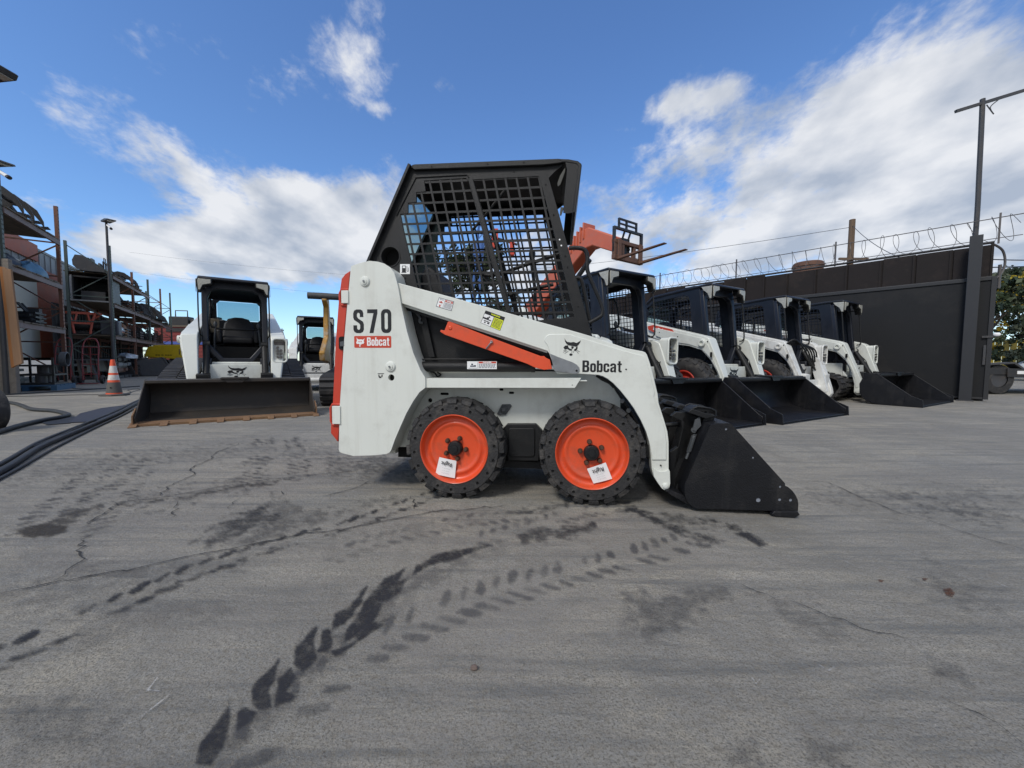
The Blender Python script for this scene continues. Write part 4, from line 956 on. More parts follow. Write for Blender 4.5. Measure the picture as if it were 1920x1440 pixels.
mk.blob(G6([(1610,405),(1645,400),(1668,425),(1655,442),(1625,435)]), .9, inner=.7); mk.blob(G6([(1535,365),(1565,368),(1555,378),(1538,376)]), .8, inner=.7); mk.blob(G6([(1370,370),(1400,375),(1390,386),(1372,380)]), .6)
mk.build('rust_stain', mark_mat('rust_spot', (.11, .045, .022), .85, 80, .2), 'small rust brown spots on the concrete')
p = gnd(889, 1256); mb = MB(mat('brown_stone', (.13, .095, .08), .85, var=.3, vscale=30, bump=.5)); mb.ball((0,0,.006), .0085, 8, (1.2,.9,.8)); o = mb.build('pebble'); o.location = p; tag(o, 'small brown pebble lying alone on the bare concrete in front', 'pebble')
# ================================================================== other loaders
FN_Y = lambda a, b, w: (a, w, b)               # (x, z) outline pushed along y
FN_X = lambda a, b, w: (w, a, b)               # (y, z) outline pushed along x
TRACKR = mat('track_rubber', (.03, .029, .03), .7, var=.3, vscale=12, bump=.4, bscale=60, dirt=(.10, .09, .08), dscale=6, damt=.6)
COUP = mat('oily_coupler_metal', (.16, .15, .14), .4, metal=.6, var=.5, vscale=40, dirt=(.03, .03, .03), dscale=30, damt=.8)
CLOTH = mat('tan_manual_pouch', (.13, .11, .08), .8, var=.2, bump=.3)
def wheel_part(root, x, y, z, r, wd, side, rimm):
    b = bpy.data.objects.new('wheel', None); COL.objects.link(b); b.parent = root; b.location = (x, y, z)
    s = -side; A = (0, s, 0)           # side = +1 left / -1 right ; lathe runs inboard from the outer face
    t = MB(RUBBER); ri = r*.52
    t.lathe([(ri, .02), (ri+.02, .005), (r*.7, .0), (r*.86, .008), (r*.95, .035), (r*.955, wd-.035), (r*.86, wd-.008), (ri, wd-.01), (ri-.01, wd-.04)], (0,0,0), A, 48, closed=True)
    n = 18
    for k in range(n):
        for sd in (0, 1):
            th = 2*math.pi*(k+.5*sd)/n; dt = .5*math.pi/n
            y0, y1 = (.0, wd*.56) if sd == 0 else (wd, wd*.44); sk = .2
            P = lambda rr_, a, yy: (rr_*math.cos(a), s*yy, rr_*math.sin(a))
            ring = [(th-dt, y0), (th+dt, y0), (th+dt+sk, y1), (th-dt+sk, y1)]
            e = .02 if sd == 0 else -.02
            t.add([P(r*.90, a, yy) for a, yy in ring]+[P(r-(.012 if i < 2 else 0), a, yy+(e if i < 2 else 0)) for i, (a, yy) in enumerate(ring)], [(4,5,6,7),(0,1,5,4),(1,2,6,5),(2,3,7,6),(3,0,4,7)])
    t.build('tyre', b)
    m = MB(rimm); m.lathe([(ri+.005, .018), (ri-.004, .006), (ri-.02, .012), (ri-.03, .05), (ri*.6, .07), (ri*.5, .055), (.09, .05), (.085, .02), (.05, .01), (0, .01)], (0,0,0), A, 40)
    for k in range(8):
        a = 2*math.pi*k/8; m.lathe([(.012, .055), (.012, .035), (0, .035)], (ri*.5*math.cos(a), 0, ri*.5*math.sin(a)), A, 6)
    m.build('rim', b)
def track_part(root, y0, y1, x0=-1.25, x1=1.02, zt=.66):
    """rubber track between y0 and y1"""
    b = bpy.data.objects.new('track', None); COL.objects.link(b); b.parent = root
    outer = [(x1-.28, .0), (x1-.12, .06), (x1, .24), (x1-.02, .38), (x1-.14, .50), (.3, .5*(.56+zt)-.02), (-.5, zt), (-.75, zt+.02), (x0+.12, zt-.08), (x0, .42), (x0+.04, .24), (x0+.3, .0)]
    O = smooth_path([(x, 0, z) for x, z in outer]+[(outer[0][0], 0, outer[0][1])], 4)[:-1]; O = [(p.x, p.z) for p in O]
    c = (sum(p[0] for p in O)/len(O), .3)
    def off(P, d):
        out = []; n = len(P)
        for i in range(n):
            a = Vector(P[i-1]); q = Vector(P[(i+1) % n]); t = (q-a).normalized(); nn = Vector((t.y, -t.x)); out.append((P[i][0]-nn.x*d, P[i][1]-nn.y*d))
        return out
    sgn = 1 if (sum(O[i-1][0]*O[i][1]-O[i][0]*O[i-1][1] for i in range(len(O))) > 0) else -1
    m = MB(TRACKR); m.prism(off(O, .025*sgn), y0, y1, [off(O, .06*sgn)])
    # lugs at even spacing
    L_ = [0]; n = len(O)
    for i in range(n): L_.append(L_[-1]+math.hypot(O[(i+1) % n][0]-O[i][0], O[(i+1) % n][1]-O[i][1]))
    tot = L_[-1]; N_ = 52; w_ = tot/N_*.55
    def at(s_):
        s_ %= tot
        for i in range(n):
            if s_ <= L_[i+1]:
                t = (s_-L_[i])/(L_[i+1]-L_[i]); a, q = O[i], O[(i+1) % n]; return Vector((a[0]+(q[0]-a[0])*t, a[1]+(q[1]-a[1])*t))
    ym = (y0+y1)/2
    for k in range(N_):
        for h in (0, 1):
            s_ = k*tot/N_+(0 if h == 0 else tot/N_*.25); a = at(s_); q = at(s_+w_); t = (q-a).normalized(); nn = Vector((t.y, -t.x))*sgn
            ai, qi = a-nn*.03, q-nn*.03
            ya, yb = (y0, ym-.008) if h == 0 else (ym+.008, y1)
            m.prism([(ai.x, ai.y), (qi.x, qi.y), (q.x, q.y), (a.x, a.y)], ya, yb)
    m.build('rubber_belt', b, smooth=25)
    m = MB(BLACKP); yc0, yc1 = y0+.09, y1-.09
    for x, z, r in ((x1-.27, .27, .20), (x0+.32, .27, .20), (-.62, .44, .19), (-.1, .19, .115), (.15, .19, .115), (.40, .19, .115), (-.36, .19, .115), (-.62, .17, .10)):
        m.lathe([(r, 0), (r, yc1-yc0)], (x, yc0, z), (0,1,0), 24); m.lathe([(r, 0), (r*.8, .01), (r*.75, .04), (r*.3, .04), (r*.28, 0), (0, 0)], (x, yc0, z), (0,1,0), 24); m.lathe([(r, yc1-yc0), (r*.8, yc1-yc0-.01), (r*.7, yc1-yc0-.04), (0, yc1-yc0-.04)], (x, yc0, z), (0,1,0), 24)
    m.prism([(x0+.3, .22), (x1-.3, .22), (x1-.45, .36), (-.3, .48), (x0+.5, .42)], yc0+.02, yc1-.02)
    m.build('track_rollers', b)
def bucket_part(root, hw=.93, m=None, edge=None, teeth=0, bolts=0, edgem=None, hh=1.0, off=.17):
    m = m or BUCKET; edgem = edgem or m; MB.GT = Matrix.Translation((off, 0, 0))
    b = MB(m)
    P = [(2.0, .012), (1.48, .018), (1.30, .07), (1.21, .20), (1.20, .36*hh), (1.27, .50*hh), (1.33, .545*hh)]
    Q = [(x-.0, z) for x, z in P]; pr = []
    n = len(P); inn = []
    for i in range(n):
        a = Vector(P[max(0, i-1)]); q = Vector(P[min(n-1, i+1)]); t = (q-a).normalized(); nn = Vector((t.y, -t.x)); inn.append((P[i][0]+nn.x*.016, P[i][1]+nn.y*.016))
    b.prism(P+inn[::-1], -hw+.012, hw-.012)
    b.prism([(1.33, .53*hh), (1.46, .50*hh), (1.47, .515*hh), (1.47, .55*hh), (1.33, .56*hh), (1.27, .55*hh)], -hw+.012, hw-.012)
    sp_ = [(1.98, .0), (2.0, .10), (1.95, .13), (1.42, .56*hh), (1.26, .56*hh), (1.18, .36*hh), (1.19, .18), (1.29, .05), (1.46, .0)]
    for y in (-hw, hw-.014): b.prism(sp_, y, y+.014)
    o = b.build('bucket', root, bevel=.004)
    e = MB(edgem); e.prism([(1.80, .0), (2.02, .0), (2.02, .03 if teeth else .008), (1.80, .034 if teeth else .0115)], -hw-.004, hw+.004)
    for y in (-hw-.016, hw+.0022): e.prism([(1.80, .0), (2.03, .0), (2.02, .13), (1.86, .20), (1.80, .18)], y, y+.0138)
    e.build('cutting_edge', o, bevel=.002)
    for k in range(teeth):
        y = -hw+2*hw*k/(teeth-1); t = MB(edgem); t.prism([(1.93, .03), (1.93, -.0), (2.10, .0), (2.105, .010), (1.97, .045)], y-.035, y+.035); t.build('tooth', o, bevel=.003)
    if bolts:
        t = MB(m)
        for k in range(bolts): t.lathe([(.030, 0), (.026, .018), (0, .02)], (1.88, -hw+.12+(2*hw-.24)*k/(bolts-1), .011), (0,0,1), 6)
        tag(t.build('edge_bolts', o), kind='stuff')
    lg = MB(m); lg.box(1.28, 1.50, -.16, .16, .555*hh, .575*hh); lg.prism([(-.14, .575*hh), (.14, .575*hh), (.09, .50*hh), (-.09, .50*hh)], 1.47, 1.485, fn=FN_X); lg.build('top_bracket', o, bevel=.003); MB.GT = None
    return o
def make_loader(label, F, yaw, tracked=False, z_up=0.0, scale=1.0, bucket='plain', badge=True, stripes=False, big_emblem=False, worn=False, rimm=None, teeth=0, open_front=False, adz=0.0, mesh=True, pouch=False, group='parked loaders of the yard'):
    """F = world point under the middle of the bucket edge (x = 2 in loader space)"""
    fwd = Vector((math.cos(yaw), math.sin(yaw), 0)); loc = Vector((F[0], F[1], 0))-fwd*2.17*scale
    root = thing('compact_track_loader' if tracked else 'skid_steer_loader', label, 'track loader' if tracked else 'skid steer', loc, yaw, group, scale)
    Wp = WHITE2 if worn else WHITE
    mb = MB(Wp)
    mb.box(-1.25, .92, -.42, .42, .24, .74); mb.prism([(.92, .28), (1.0, .34), (1.0, .5), (.92, .6)], -.44, .44)
    mb.box(-1.30, -.45, -.45, .45, .741, 1.16)
    mb.build('chassis', root, bevel=.02)
    mb = MB(BLACKP); mb.box(-1.31, -.5, -.40, .40, 1.161, 1.30); mb.box(-1.42, -1.31, -.42, .42, .40, 1.28)
    mb.build('engine_cover', root, bevel=.03)
    fp = MB(Wp); fp.prism(rr(-.36, .49, .36, .70, .02), 1.003, 1.02, fn=FN_X)
    fpo = fp.build('front_plate', root, bevel=.006)
    e = MB(INK); FX = lambda a, b, w: (w, a, b)
    emblem(e, -.12, .51, .13, .69, 1.0205, 1.023, FX); e.build('emblem_decal', fpo, smooth=0)
    st = MB(BLACKP); st.box(.93, 1.06, -.36, .36, .42, .47); st.box(.93, 1.0, -.3, .3, .30, .40); st.build('step_plate', root, bevel=.01)
    # cab
    MB.GT = Matrix.Diagonal((1, .88, 1, 1))
    C = MB(CABBLK)
    out = [(-.50, 1.02), (-.46, 1.70), (-.40, 1.86), (-.26, 1.955), (.56, 2.005), (.66, 1.99), (.80, .84), (.72, .76), (-.40, .80)]
    rw = [(-.38, 1.22), (-.37, 1.68), (-.31, 1.80), (-.20, 1.86), (.12, 1.88), (.19, 1.86), (.22, 1.80), (.30, 1.0), (.26, .95), (-.10, 1.06)]
    fw_ = [(.34, 1.85), (.55, 1.88), (.575, 1.84), (.665, 1.02), (.62, .94), (.44, .95)]
    holes = [rw] if mesh else []
    rwin = [(-.38, 1.22), (-.37, 1.66), (-.32, 1.78), (-.22, 1.84), (.38, 1.875), (.46, 1.85), (.49, 1.78), (.585, 1.04), (.55, .97), (-.05, 1.10), (-.32, 1.14)]
    for y in (-.475, .455): C.prism(out, y, y+.02, [rwin])
    build_sides(C, 'cab_side', root, mid=0, bevel=.008)
    C = MB(CABBLK)
    for w0, w1 in ((-.467, -.461), (.461, .467)): grid_bars(C, rwin, w0, w1, .062, .009, -.10)
    build_sides(C, 'side_mesh', root, mid=0, smooth=0)
    C = MB(CABBLK)
    C.prism([(-.40, 1.85), (-.26, 1.945), (.56, 1.995), (.86, 2.0), (.90, 1.985), (.905, 1.95), (.86, 1.955), (.60, 1.95), (-.24, 1.90), (-.38, 1.81)], -.50, .50)
    C.build('cab_roof', root, bevel=.02)
    C = MB(CABBLK); C.prism([(.62, 1.955), (.87, 1.953), (.905, 1.93), (.90, 1.82), (.87, 1.80), (.78, 1.86), (.64, 1.87)], -.30, .30)
    # front frame: leaning plate with octagonal opening
    lean = lambda z: .70+(1.9-z)*.125
    FL = lambda a, b, w: (lean(b)+w, a, b)
    of = [(-.20, .70), (.20, .70), (.47, 1.0), (.47, 1.90), (.43, 1.96), (-.43, 1.96), (-.47, 1.90), (-.47, 1.0)]
    op = [(-.19, .80), (.19, .80), (.385, 1.02), (.385, 1.70), (.34, 1.80), (.24, 1.85), (-.24, 1.85), (-.34, 1.80), (-.385, 1.70), (-.385, 1.02)]
    C = MB(CABBLK); C.prism(of, -.05, .03, [op], fn=FL); C.build('front_frame', root, bevel=.012)
    for s in (-1, 1):
        Hd = MB(BLACKP); sh = [(s*.30, 1.965), (s*.505, 1.965), (s*.515, 1.93), (s*.505, 1.76), (s*.46, 1.76), (s*.42, 1.85), (s*.30, 1.88)]
        Hd.prism(sh, .80, .90, fn=FN_X)
        hd = Hd.build('headlight', root, bevel=.01)
        ln = MB(LENS); sh = [(s*.32, 1.95), (s*.485, 1.95), (s*.495, 1.92), (s*.487, 1.79), (s*.465, 1.79), (s*.43, 1.865), (s*.32, 1.895)]
        ln.prism(sh, .901, .914, fn=FN_X)
        ln.prism([(.72, 1.955), (.898, 1.95), (.895, 1.76), (.865, 1.76), (.83, 1.84), (.76, 1.90)], *( (.5165, .524) if s > 0 else (-.524, -.5165)))
        ln.build('lens', hd, bevel=.004)
    # rear cab wall with window
    C = MB(CABBLK); C.prism([(-.455, .8), (.455, .8), (.455, 1.80), (.38, 1.86), (-.38, 1.86), (-.455, 1.80)], -.46, -.44, [[(-.33, 1.47), (.33, 1.47), (.36, 1.50), (.36, 1.76), (.31, 1.81), (-.31, 1.81), (-.36, 1.76), (-.36, 1.50)]], fn=FN_X)
    C.build('rear_wall', root, bevel=.008)
    g = MB(GLASS); g.box(-.452, -.448, -.35, .35, 1.48, 1.80); g.build('rear_window', root, smooth=0)
    # floor and seat
    C = MB(BLACKP); C.box(-.44, .74, -.45, .45, .742, .80); C.prism([(.10, .80), (.10, 1.0), (-.42, 1.05), (-.42, .80)], -.44, .44); C.build('cab_floor', root, bevel=.01)
    s_ = MB(SEAT); s_.prism([(-.25, 1.0), (.25, 1.0), (.27, 1.2), (.24, 1.40), (.17, 1.49), (.06, 1.52), (-.06, 1.52), (-.17, 1.49), (-.24, 1.40), (-.27, 1.2)], -.05, .05, fn=lambda a, b, w: (w-.12-(b-1.05)*.42, a, b)); s_.prism([(-.20, 1.04), (-.20, 1.14), (.14, 1.17), (.20, 1.13), (.18, 1.04)], -.24, .24)
    s_.box(-.1, .2, -.33, -.25, 1.05, 1.27); s_.box(-.1, .2, .25, .33, 1.05, 1.27); s_.build('seat', root, bevel=.03, seg=3)
    for s in (-1, 1):
        j = MB(GREYP); j.tube([(.30, s*.36, .82), (.32, s*.35, 1.1), (.30, s*.33, 1.3)], .014, 8); j.ball((.30, s*.33, 1.34), .04, 10, (.8, .8, 1.3)); j.build('joystick', root)
    lb_ = MB(BLACKP); lb_.tube(smooth_path([(-.3, -.40, 1.65), (.15, -.40, 1.75), (.28, -.40, 1.55), (.30, -.38, 1.30), (.30, 0, 1.27), (.30, .38, 1.30), (.28, .40, 1.55), (.15, .40, 1.75), (-.3, .40, 1.65)], 4), .016, 8); lb_.build('lap_bar', root)
    if pouch: q = MB(CLOTH); q.box(.05, .09, -.43, -.28, 1.22, 1.45); q.build('manual_pouch', root, bevel=.01)
    for s in (-1, 1):
        gh = MB(BLACKP); gh.tube(smooth_path([(.73, s*.43, 1.83), (.80, s*.49, 1.84), (.86, s*.50, 1.78), (.90, s*.50, 1.4), (.92, s*.49, 1.16), (.86, s*.46, 1.12)], 4), .011, 8); gh.build('grab_handle', root)
    # rear towers, arms
    MB.GT = None
    yi, yo = .43, .53; KX = .11
    for s in (-1, 1):
        t = MB(Wp); a, b_ = sorted((s*.425, s*.545)); t.prism([(-1.46, .40), (-1.44, 1.30), (-1.40, 1.60), (-1.28, 1.72), (-1.10, 1.70), (-.90, 1.35), (-.72, .74), (-.86, .40)], a, b_); t.build('rear_tower', root, bevel=.012)
        A_ = MB(Wp)
        armp = [(-1.36, 1.54), (-1.32, 1.64), (-1.20, 1.70), (-1.04, 1.685), (.92, 1.165), (.99, 1.13), (1.02, 1.06), (1.30, .30), (1.32, .20), (1.28, .13), (1.20, .12), (1.15, .17), (1.15, .34), (1.10, .58), (1.01, .80), (.88, .95), (.66, 1.02), (.30, 1.07), (.0, 1.17), (-.25, 1.27), (-1.20, 1.53)]
        def fnA(x, z, w, s=s):
            y = w+s*(KX if abs(w) > .5 else .02)*max(0, min(1, (z-.50)/.42))*max(.2, min(1, (x+.8)/.8)); return (x, y, z+adz*max(0, min(1, (z-.50)/.5)))
        a, b_ = sorted((s*yi, s*yo)); A_.prism(armp, a, b_, fn=fnA)
        arm_ = A_.build('lift_arm', root, bevel=.01)
        pl = MB(Wp); d0, d1 = (yo+.0005, yo+.012)
        a, b_ = sorted((s*d0, s*d1)); pl.prism([(.0, 1.30), (.05, 1.345), (.90, 1.13), (.96, 1.10), (.985, 1.04), (1.25, .30), (1.18, .26), (1.16, .42), (1.11, .62), (1.01, .84), (.88, .98), (.66, 1.05), (.30, 1.11), (.02, 1.22)], a, b_, fn=fnA)
        pl.build('arm_side_plate', arm_, bevel=.004)
        yb = s*(yo+KX+.012)
        for hx, hz in ((.10, 1.27), (.46, 1.18), (.98, 1.08)): MB(HOLE).prism(circ(hx, hz, .010, 8), yb-.002, yb+.003).build('bolt_hole', arm_)
        MB(HOLE).prism(rr(1.03, .84, 1.065, .92, .016), yb-.002, yb+.003).build('slot_hole', arm_)
        bo = MB(Wp); yb = s*(yo+KX+.012); bo.lathe([(.055, -.01*s), (.055, .03*s), (.05, .035*s), (.03, .035*s), (.03, .01*s), (0, .01*s)], (.90, yb-.0*s, 1.06), (0,1,0), 20)
        bo.build('arm_boss', arm_); bo = MB(Wp).lathe([(.045, 0), (.045, .05*s), (.02, .055*s), (0, .055*s)], (1.23, s*(yo+.001), .21), (0,1,0), 16)
        bo.build('tip_pin', arm_)
        if s < 0 and badge:
            dcl = MB(DRED); z0 = 1.335; th = -math.atan(.265)
            def D(a_, b2): return (-.16+a_*math.cos(th)-b2*math.sin(th), 1.29+a_*math.sin(th)+b2*math.cos(th))
            ys = s*(yo+KX)-.004
            dcl.prism([D(*p) for p in ((-.03,.10),(.08,.145),(.48,.145),(.60,.05),(.66,-.01),(.40,.0),(.10,.03),(-.0,.05))], ys, ys+.008)
            dcl.use(PAPER)
            emblem(dcl, 0, 0, 1, 1, ys-.003, ys+.001, lambda a_, b2, w: (lambda q: (q[0], w, q[1]))(D(.10+a_*.08, .045+b2*.075)), inv=True)
            glyphs(dcl, 'Bobcat', 0, 0, 1, 1, ys-.003, ys+.001, lambda a_, b2, w: (lambda q: (q[0], w, q[1]))(D(.20+a_*.25, .04+b2*.075)))
            dcl.build('brand_badge', arm_, smooth=0)
        if s < 0 and stripes:
            dcl = MB(DRED); ys = s*(yo+KX)-.004
            dcl.prism([(-.50,1.49),(-.20,1.41),(-.24,1.34),(-.40,1.42)], ys, ys+.008); dcl.prism([(-.62,1.40),(-.2,1.33),(.02,1.29),(.06,1.24),(-.25,1.29),(-.6,1.36)], ys, ys+.008)
            dcl.use(INK).prism([(-.2,1.335),(.02,1.30),(.08,1.22),(.09,1.26),(.03,1.32),(-.18,1.355)], ys-.001, ys+.006)
            dcl.build('stripe_decal', arm_, smooth=0)
        if s < 0 and big_emblem:
            dcl = MB(INK); ys = s*(yo+KX+.012); emblem(dcl, .26, 1.10, .46, 1.28, ys-.002, ys+.004, None); dcl.build('emblem_decal', arm_, smooth=0)
        cy = MB(BLACKP); yy = s*.36
        cy.cyl((.86, yy, .98), (1.16, yy, .46), .042, 14); cy.lathe([(.055, -.04), (.055, .04)], (.85, yy, 1.0), (0,1,0), 14); cy.use(CHROME).cyl((1.16, yy, .46), (1.26, yy, .30), .02, 10); cy.build('tilt_cylinder', root)
        ps = MB(CABBLK); ps.box(.80, .95, min(s*.30, s*.41), max(s*.30, s*.41), .32, .80) ; ps.build('front_post', root, bevel=.02)
    # coupler block on the machine's left arm
    cp = MB(COUP); rnd = random.Random(5)
    for k in range(7): cp.cyl((1.02, .535+.045*(k % 2), .82+.05*(k//2)), (1.13+.02*rnd.random(), .535+.045*(k % 2), .82+.05*(k//2)), .019, 10)
    cp.box(1.0, 1.04, .49, .63, .78, 1.06)
    cpo = cp.build('hydraulic_coupler', root)
    fr = MB(Wp); fr.tube([(1.13, y, z) for y, z in rr(.465, .74, .655, 1.10, .05, 4)], .014, 8, closed=True); fr.prism(rr(.46, .735, .66, 1.105, .05, 4), .99, 1.115, [rr(.48, .755, .64, 1.085, .045, 4)], fn=FN_X); fr.build('coupler_guard', cpo)
    hz_ = MB(BLACKP)
    for k in range(3): hz_.tube(smooth_path([(1.04, .52-.02*k, .80), (1.0, .48-.03*k, .70), (1.05, .50, .62-.03*k), (1.14, .42, .48), (1.2, .34, .42-.03*k)], 4), .012, 6)
    hz_.build('hydraulic_hose', root)
    tq = MB(Wp); tq.cyl((1.19, -.46, .30), (1.19, .46, .30), .06, 16); tq.build('torque_tube', root)
    q = MB(BLACKP if bucket else Wp)
    for y in (-.46, .30): q.prism([(1.18, .58), (1.27, .56), (1.24, .10), (1.14, .12)], y, y+.16)
    q.box(1.17, 1.20, -.30, .30, .20, .46); q.build('quick_attach_plate', root, bevel=.006)
    if tracked:
        for s in (-1, 1): track_part(root, *sorted((s*.50, s*.92)), zt=.78, x0=-1.15, x1=1.10)
    else:
        for x in (.72, -.50):
            for s in (-1, 1): wheel_part(root, x, s*.86, .42, .42, .28, s, rimm or RIMRED)
    if bucket == 'plain': bucket_part(root)
    elif bucket == 'bolted': bucket_part(root, bolts=11)
    elif bucket == 'teeth': bucket_part(root, m=DIRTB, edgem=RUST, teeth=8, hh=.92)
    if open_front:   # extra plumbing on the machine parked without a bucket
        h = MB(BLACKP)
        for k in range(5): h.tube(smooth_path([(.95, -.62+.03*k, 1.05), (1.08, -.5+.05*k, 1.18-.02*k), (1.16, -.3+.1*k, 1.0), (1.12, .1+.05*k, .72), (1.2, .35, .5-.03*k)], 5), .013, 6)
        h.use(Wp).prism([(1.08, .95), (1.2, .80), (1.34, .25), (1.22, .2), (1.1, .6)], .20, .26); h.use(CHROME).cyl((1.14, -.25, .52), (1.40, -.20, .20), .018, 10); h.use(BLACKP).cyl((1.0, -.27, .85), (1.15, -.25, .50), .042, 12)
        h.build('exposed_hose', root)
    return root
RY = math.radians(-59.7)
M1F = Vector((2.28, 4.27, 0)); E_ = Vector((.864, .505, 0))
make_loader('white skid steer with plain black bucket, parked directly behind the small one', M1F, RY, bucket='plain', badge=False, adz=-.10)
make_loader('white wheeled skid steer with a red badge on its arm and a bolted edge bucket', (4.12, 5.23, 0), RY, bucket='bolted')
make_loader('white skid steer parked without a bucket, hoses and front linkage exposed', (6.0, 6.27, 0), RY, bucket=None, badge=False, worn=True, open_front=True)
make_loader('white track loader with red and black arm stripes, last beside the dark gate', (7.92, 7.22, 0), R(-58.8), tracked=True, bucket='plain', badge=False, stripes=True, big_emblem=True, scale=1.04)
make_loader('white track loader facing the camera with a wide rusty toothed bucket, beside the cone', (-3.47, 4.83, 0), R(-57), scale=.985, tracked=True, bucket='teeth', badge=False, pouch=True)
l6 = make_loader('dusty track loader half hidden between the toothed bucket machine and the orange tail door', (-4.45, 8.75, 0), R(-66), tracked=True, bucket=None, badge=False, worn=True, scale=.93)
# ================================================================== left: racks, attachments, odds and ends
POSTG = mat('green_rack_post', (.07, .095, .085), .55, metal=.2, var=.3, vscale=10, dirt=(.12, .10, .08), dscale=8, damt=.6)
POSTB = mat('brown_rack_post', (.19, .085, .055), .6, metal=.2, var=.3, vscale=10, dirt=(.07, .05, .04), dscale=8, damt=.6)
BEAMR = mat('faded_rack_beam', (.17, .115, .105), .6, var=.3, vscale=8, dirt=(.08, .05, .04), dscale=7, damt=.8)
BOARD = mat('weathered_deck_board', (.14, .11, .08), .85, var=.35, vscale=4, streak=(.4, 6, 6), dirt=(.04, .035, .03), dscale=3, damt=.7)
OSB = mat('rough_grey_board', (.19, .165, .14), .9, var=.4, vscale=6, bump=.8, bscale=30, dirt=(.08, .065, .05), dscale=9, damt=.7)
PLANK = mat('orange_stained_plank', (.30, .12, .035), .75, var=.3, vscale=3, streak=(6, 6, .5), dirt=(.1, .05, .02), dscale=4, damt=.6)
PLANK2 = mat('brown_plank', (.24, .14, .08), .8, var=.3, vscale=3, streak=(6, 6, .5))
TRAILG = mat('grey_trailer_skin', (.24, .235, .225), .5, var=.15, vscale=2, dirt=(.12, .11, .1), dscale=2, damt=.5)
TARPO = mat('orange_trailer_panel', (.42, .10, .045), .6, var=.2, vscale=3, dirt=(.25, .08, .05), dscale=5, damt=.5)
CREAM = mat('cream_panel', (.58, .55, .46), .6, var=.08)
TARPB = mat('blue_tarp', (.10, .22, .33), .5, var=.35, vscale=5, bump=.8, bscale=12)
TARPK = mat('black_tarp', (.015, .016, .018), .5, var=.4, vscale=5, bump=.8, bscale=10)
DRK = mat('oily_black_steel', (.02, .02, .021), .5, var=.4, vscale=9, bump=.3, dirt=(.07, .05, .035), dscale=5, damt=.5)
DRK2 = mat('dusty_charcoal_steel', (.045, .045, .048), .55, var=.3, vscale=9, bump=.3, dirt=(.10, .08, .06), dscale=6, damt=.5)
RUSTY = mat('rusty_brown_steel', (.14, .07, .045), .75, var=.4, vscale=8, bump=.4, dirt=(.05, .04, .035), dscale=5, damt=.6)
HTRED = mat('hand_truck_red', (.22, .025, .03), .45, var=.2)
YELM = mat('yellow_hood_paint', (.62, .44, .02), .4, var=.1, vscale=6, dirt=(.25, .18, .04), dscale=7, damt=.4)
BLUEP = mat('blue_pallet_paint', (.03, .09, .16), .7, var=.3)
SD = Vector((-.549, .836, 0)); SY = math.atan2(.836, -.549); SN = Vector((-.836, -.549, 0))
def LP(d): return Vector((-.6575*d-5.384, d, 0))
def rack(name, label, P0, bays, blen, H, shelves, depth=1.1, pm=POSTG, hs=None):
    r = thing(name, label, 'rack', P0, SY)
    for i in range(bays+1):
        m = MB(pm if i % 2 == 0 else POSTB); h = hs[i] if hs else H
        for y in (0, depth):
            m.box(i*blen-.045, i*blen+.045, y-.035, y+.035, 0, h)
            for k in range(int(h/.075)):      # slots of the upright, real dark insets
                pass
        m.box(i*blen-.09, i*blen+.09, -.07, .07, 0, .012); 
        z = .3; up = True
        while z < h-.5:
            m.box(i*blen-.018, i*blen+.018, .036, depth-.036, z, z+.035)
            m.beam((i*blen, .03 if up else depth-.03, z+.03), (i*blen, depth-.03 if up else .03, min(h-.1, z+.85)), .03, .03); up = not up; z += .9
        m.build('upright_frame', r, smooth=0)
        dots = MB(HOLE)
        for k in range(int(h/.1)):
            for dx in (-.022, .022): dots.box(i*blen+dx-.007, i*blen+dx+.007, -.0372, -.0352, .08+k*.1, .11+k*.1)
        tag(dots.build('post_slots', r, smooth=0), kind='stuff')
    for i in range(bays):
        for z in (shelves[i] if isinstance(shelves[0], (list, tuple)) else shelves):
            b = MB(BEAMR)
            for y in (-.06, depth+.01): b.box(i*blen+.046, (i+1)*blen-.046, y, y+.05, z-.12, z)
            b.build('shelf_beam', r, bevel=.004)
            b = MB(BOARD); rnd = random.Random(i*7+int(z*10)); x = i*blen+.05
            while x < (i+1)*blen-.25:
                w_ = rnd.uniform(.18, .3); b.box(x, x+w_-.012, -.08+rnd.uniform(-.04, .02), depth+.1, z+.001, z+.028+rnd.uniform(0, .008)); x += w_
            b.build('shelf_deck', r, smooth=0)
    return r
rA = rack('pallet_rack', 'tall near pallet rack bay with green posts, loaded with grapples and a blue tarp', LP(8.4)+Vector((.07, 0, 0)), 1, 2.93, 4.9, [1.57, 2.78, 3.97])
rB = rack('pallet_rack', 'long far pallet rack of four bays, its shelves crammed with black attachments', LP(14.5)+Vector((.15,0,0)), 4, 3.0, 4.9, [[1.62, 2.8, 3.85], [1.62, 2.8, 3.85], [1.62, 2.75], [1.6, 2.7]], hs=[4.9, 4.5, 4.7, 4.7, 4.9])
def on(rk, x, y, z, rz=0):
    p = rk.matrix_world @ Vector((x, y, z)); return p, SY+rz
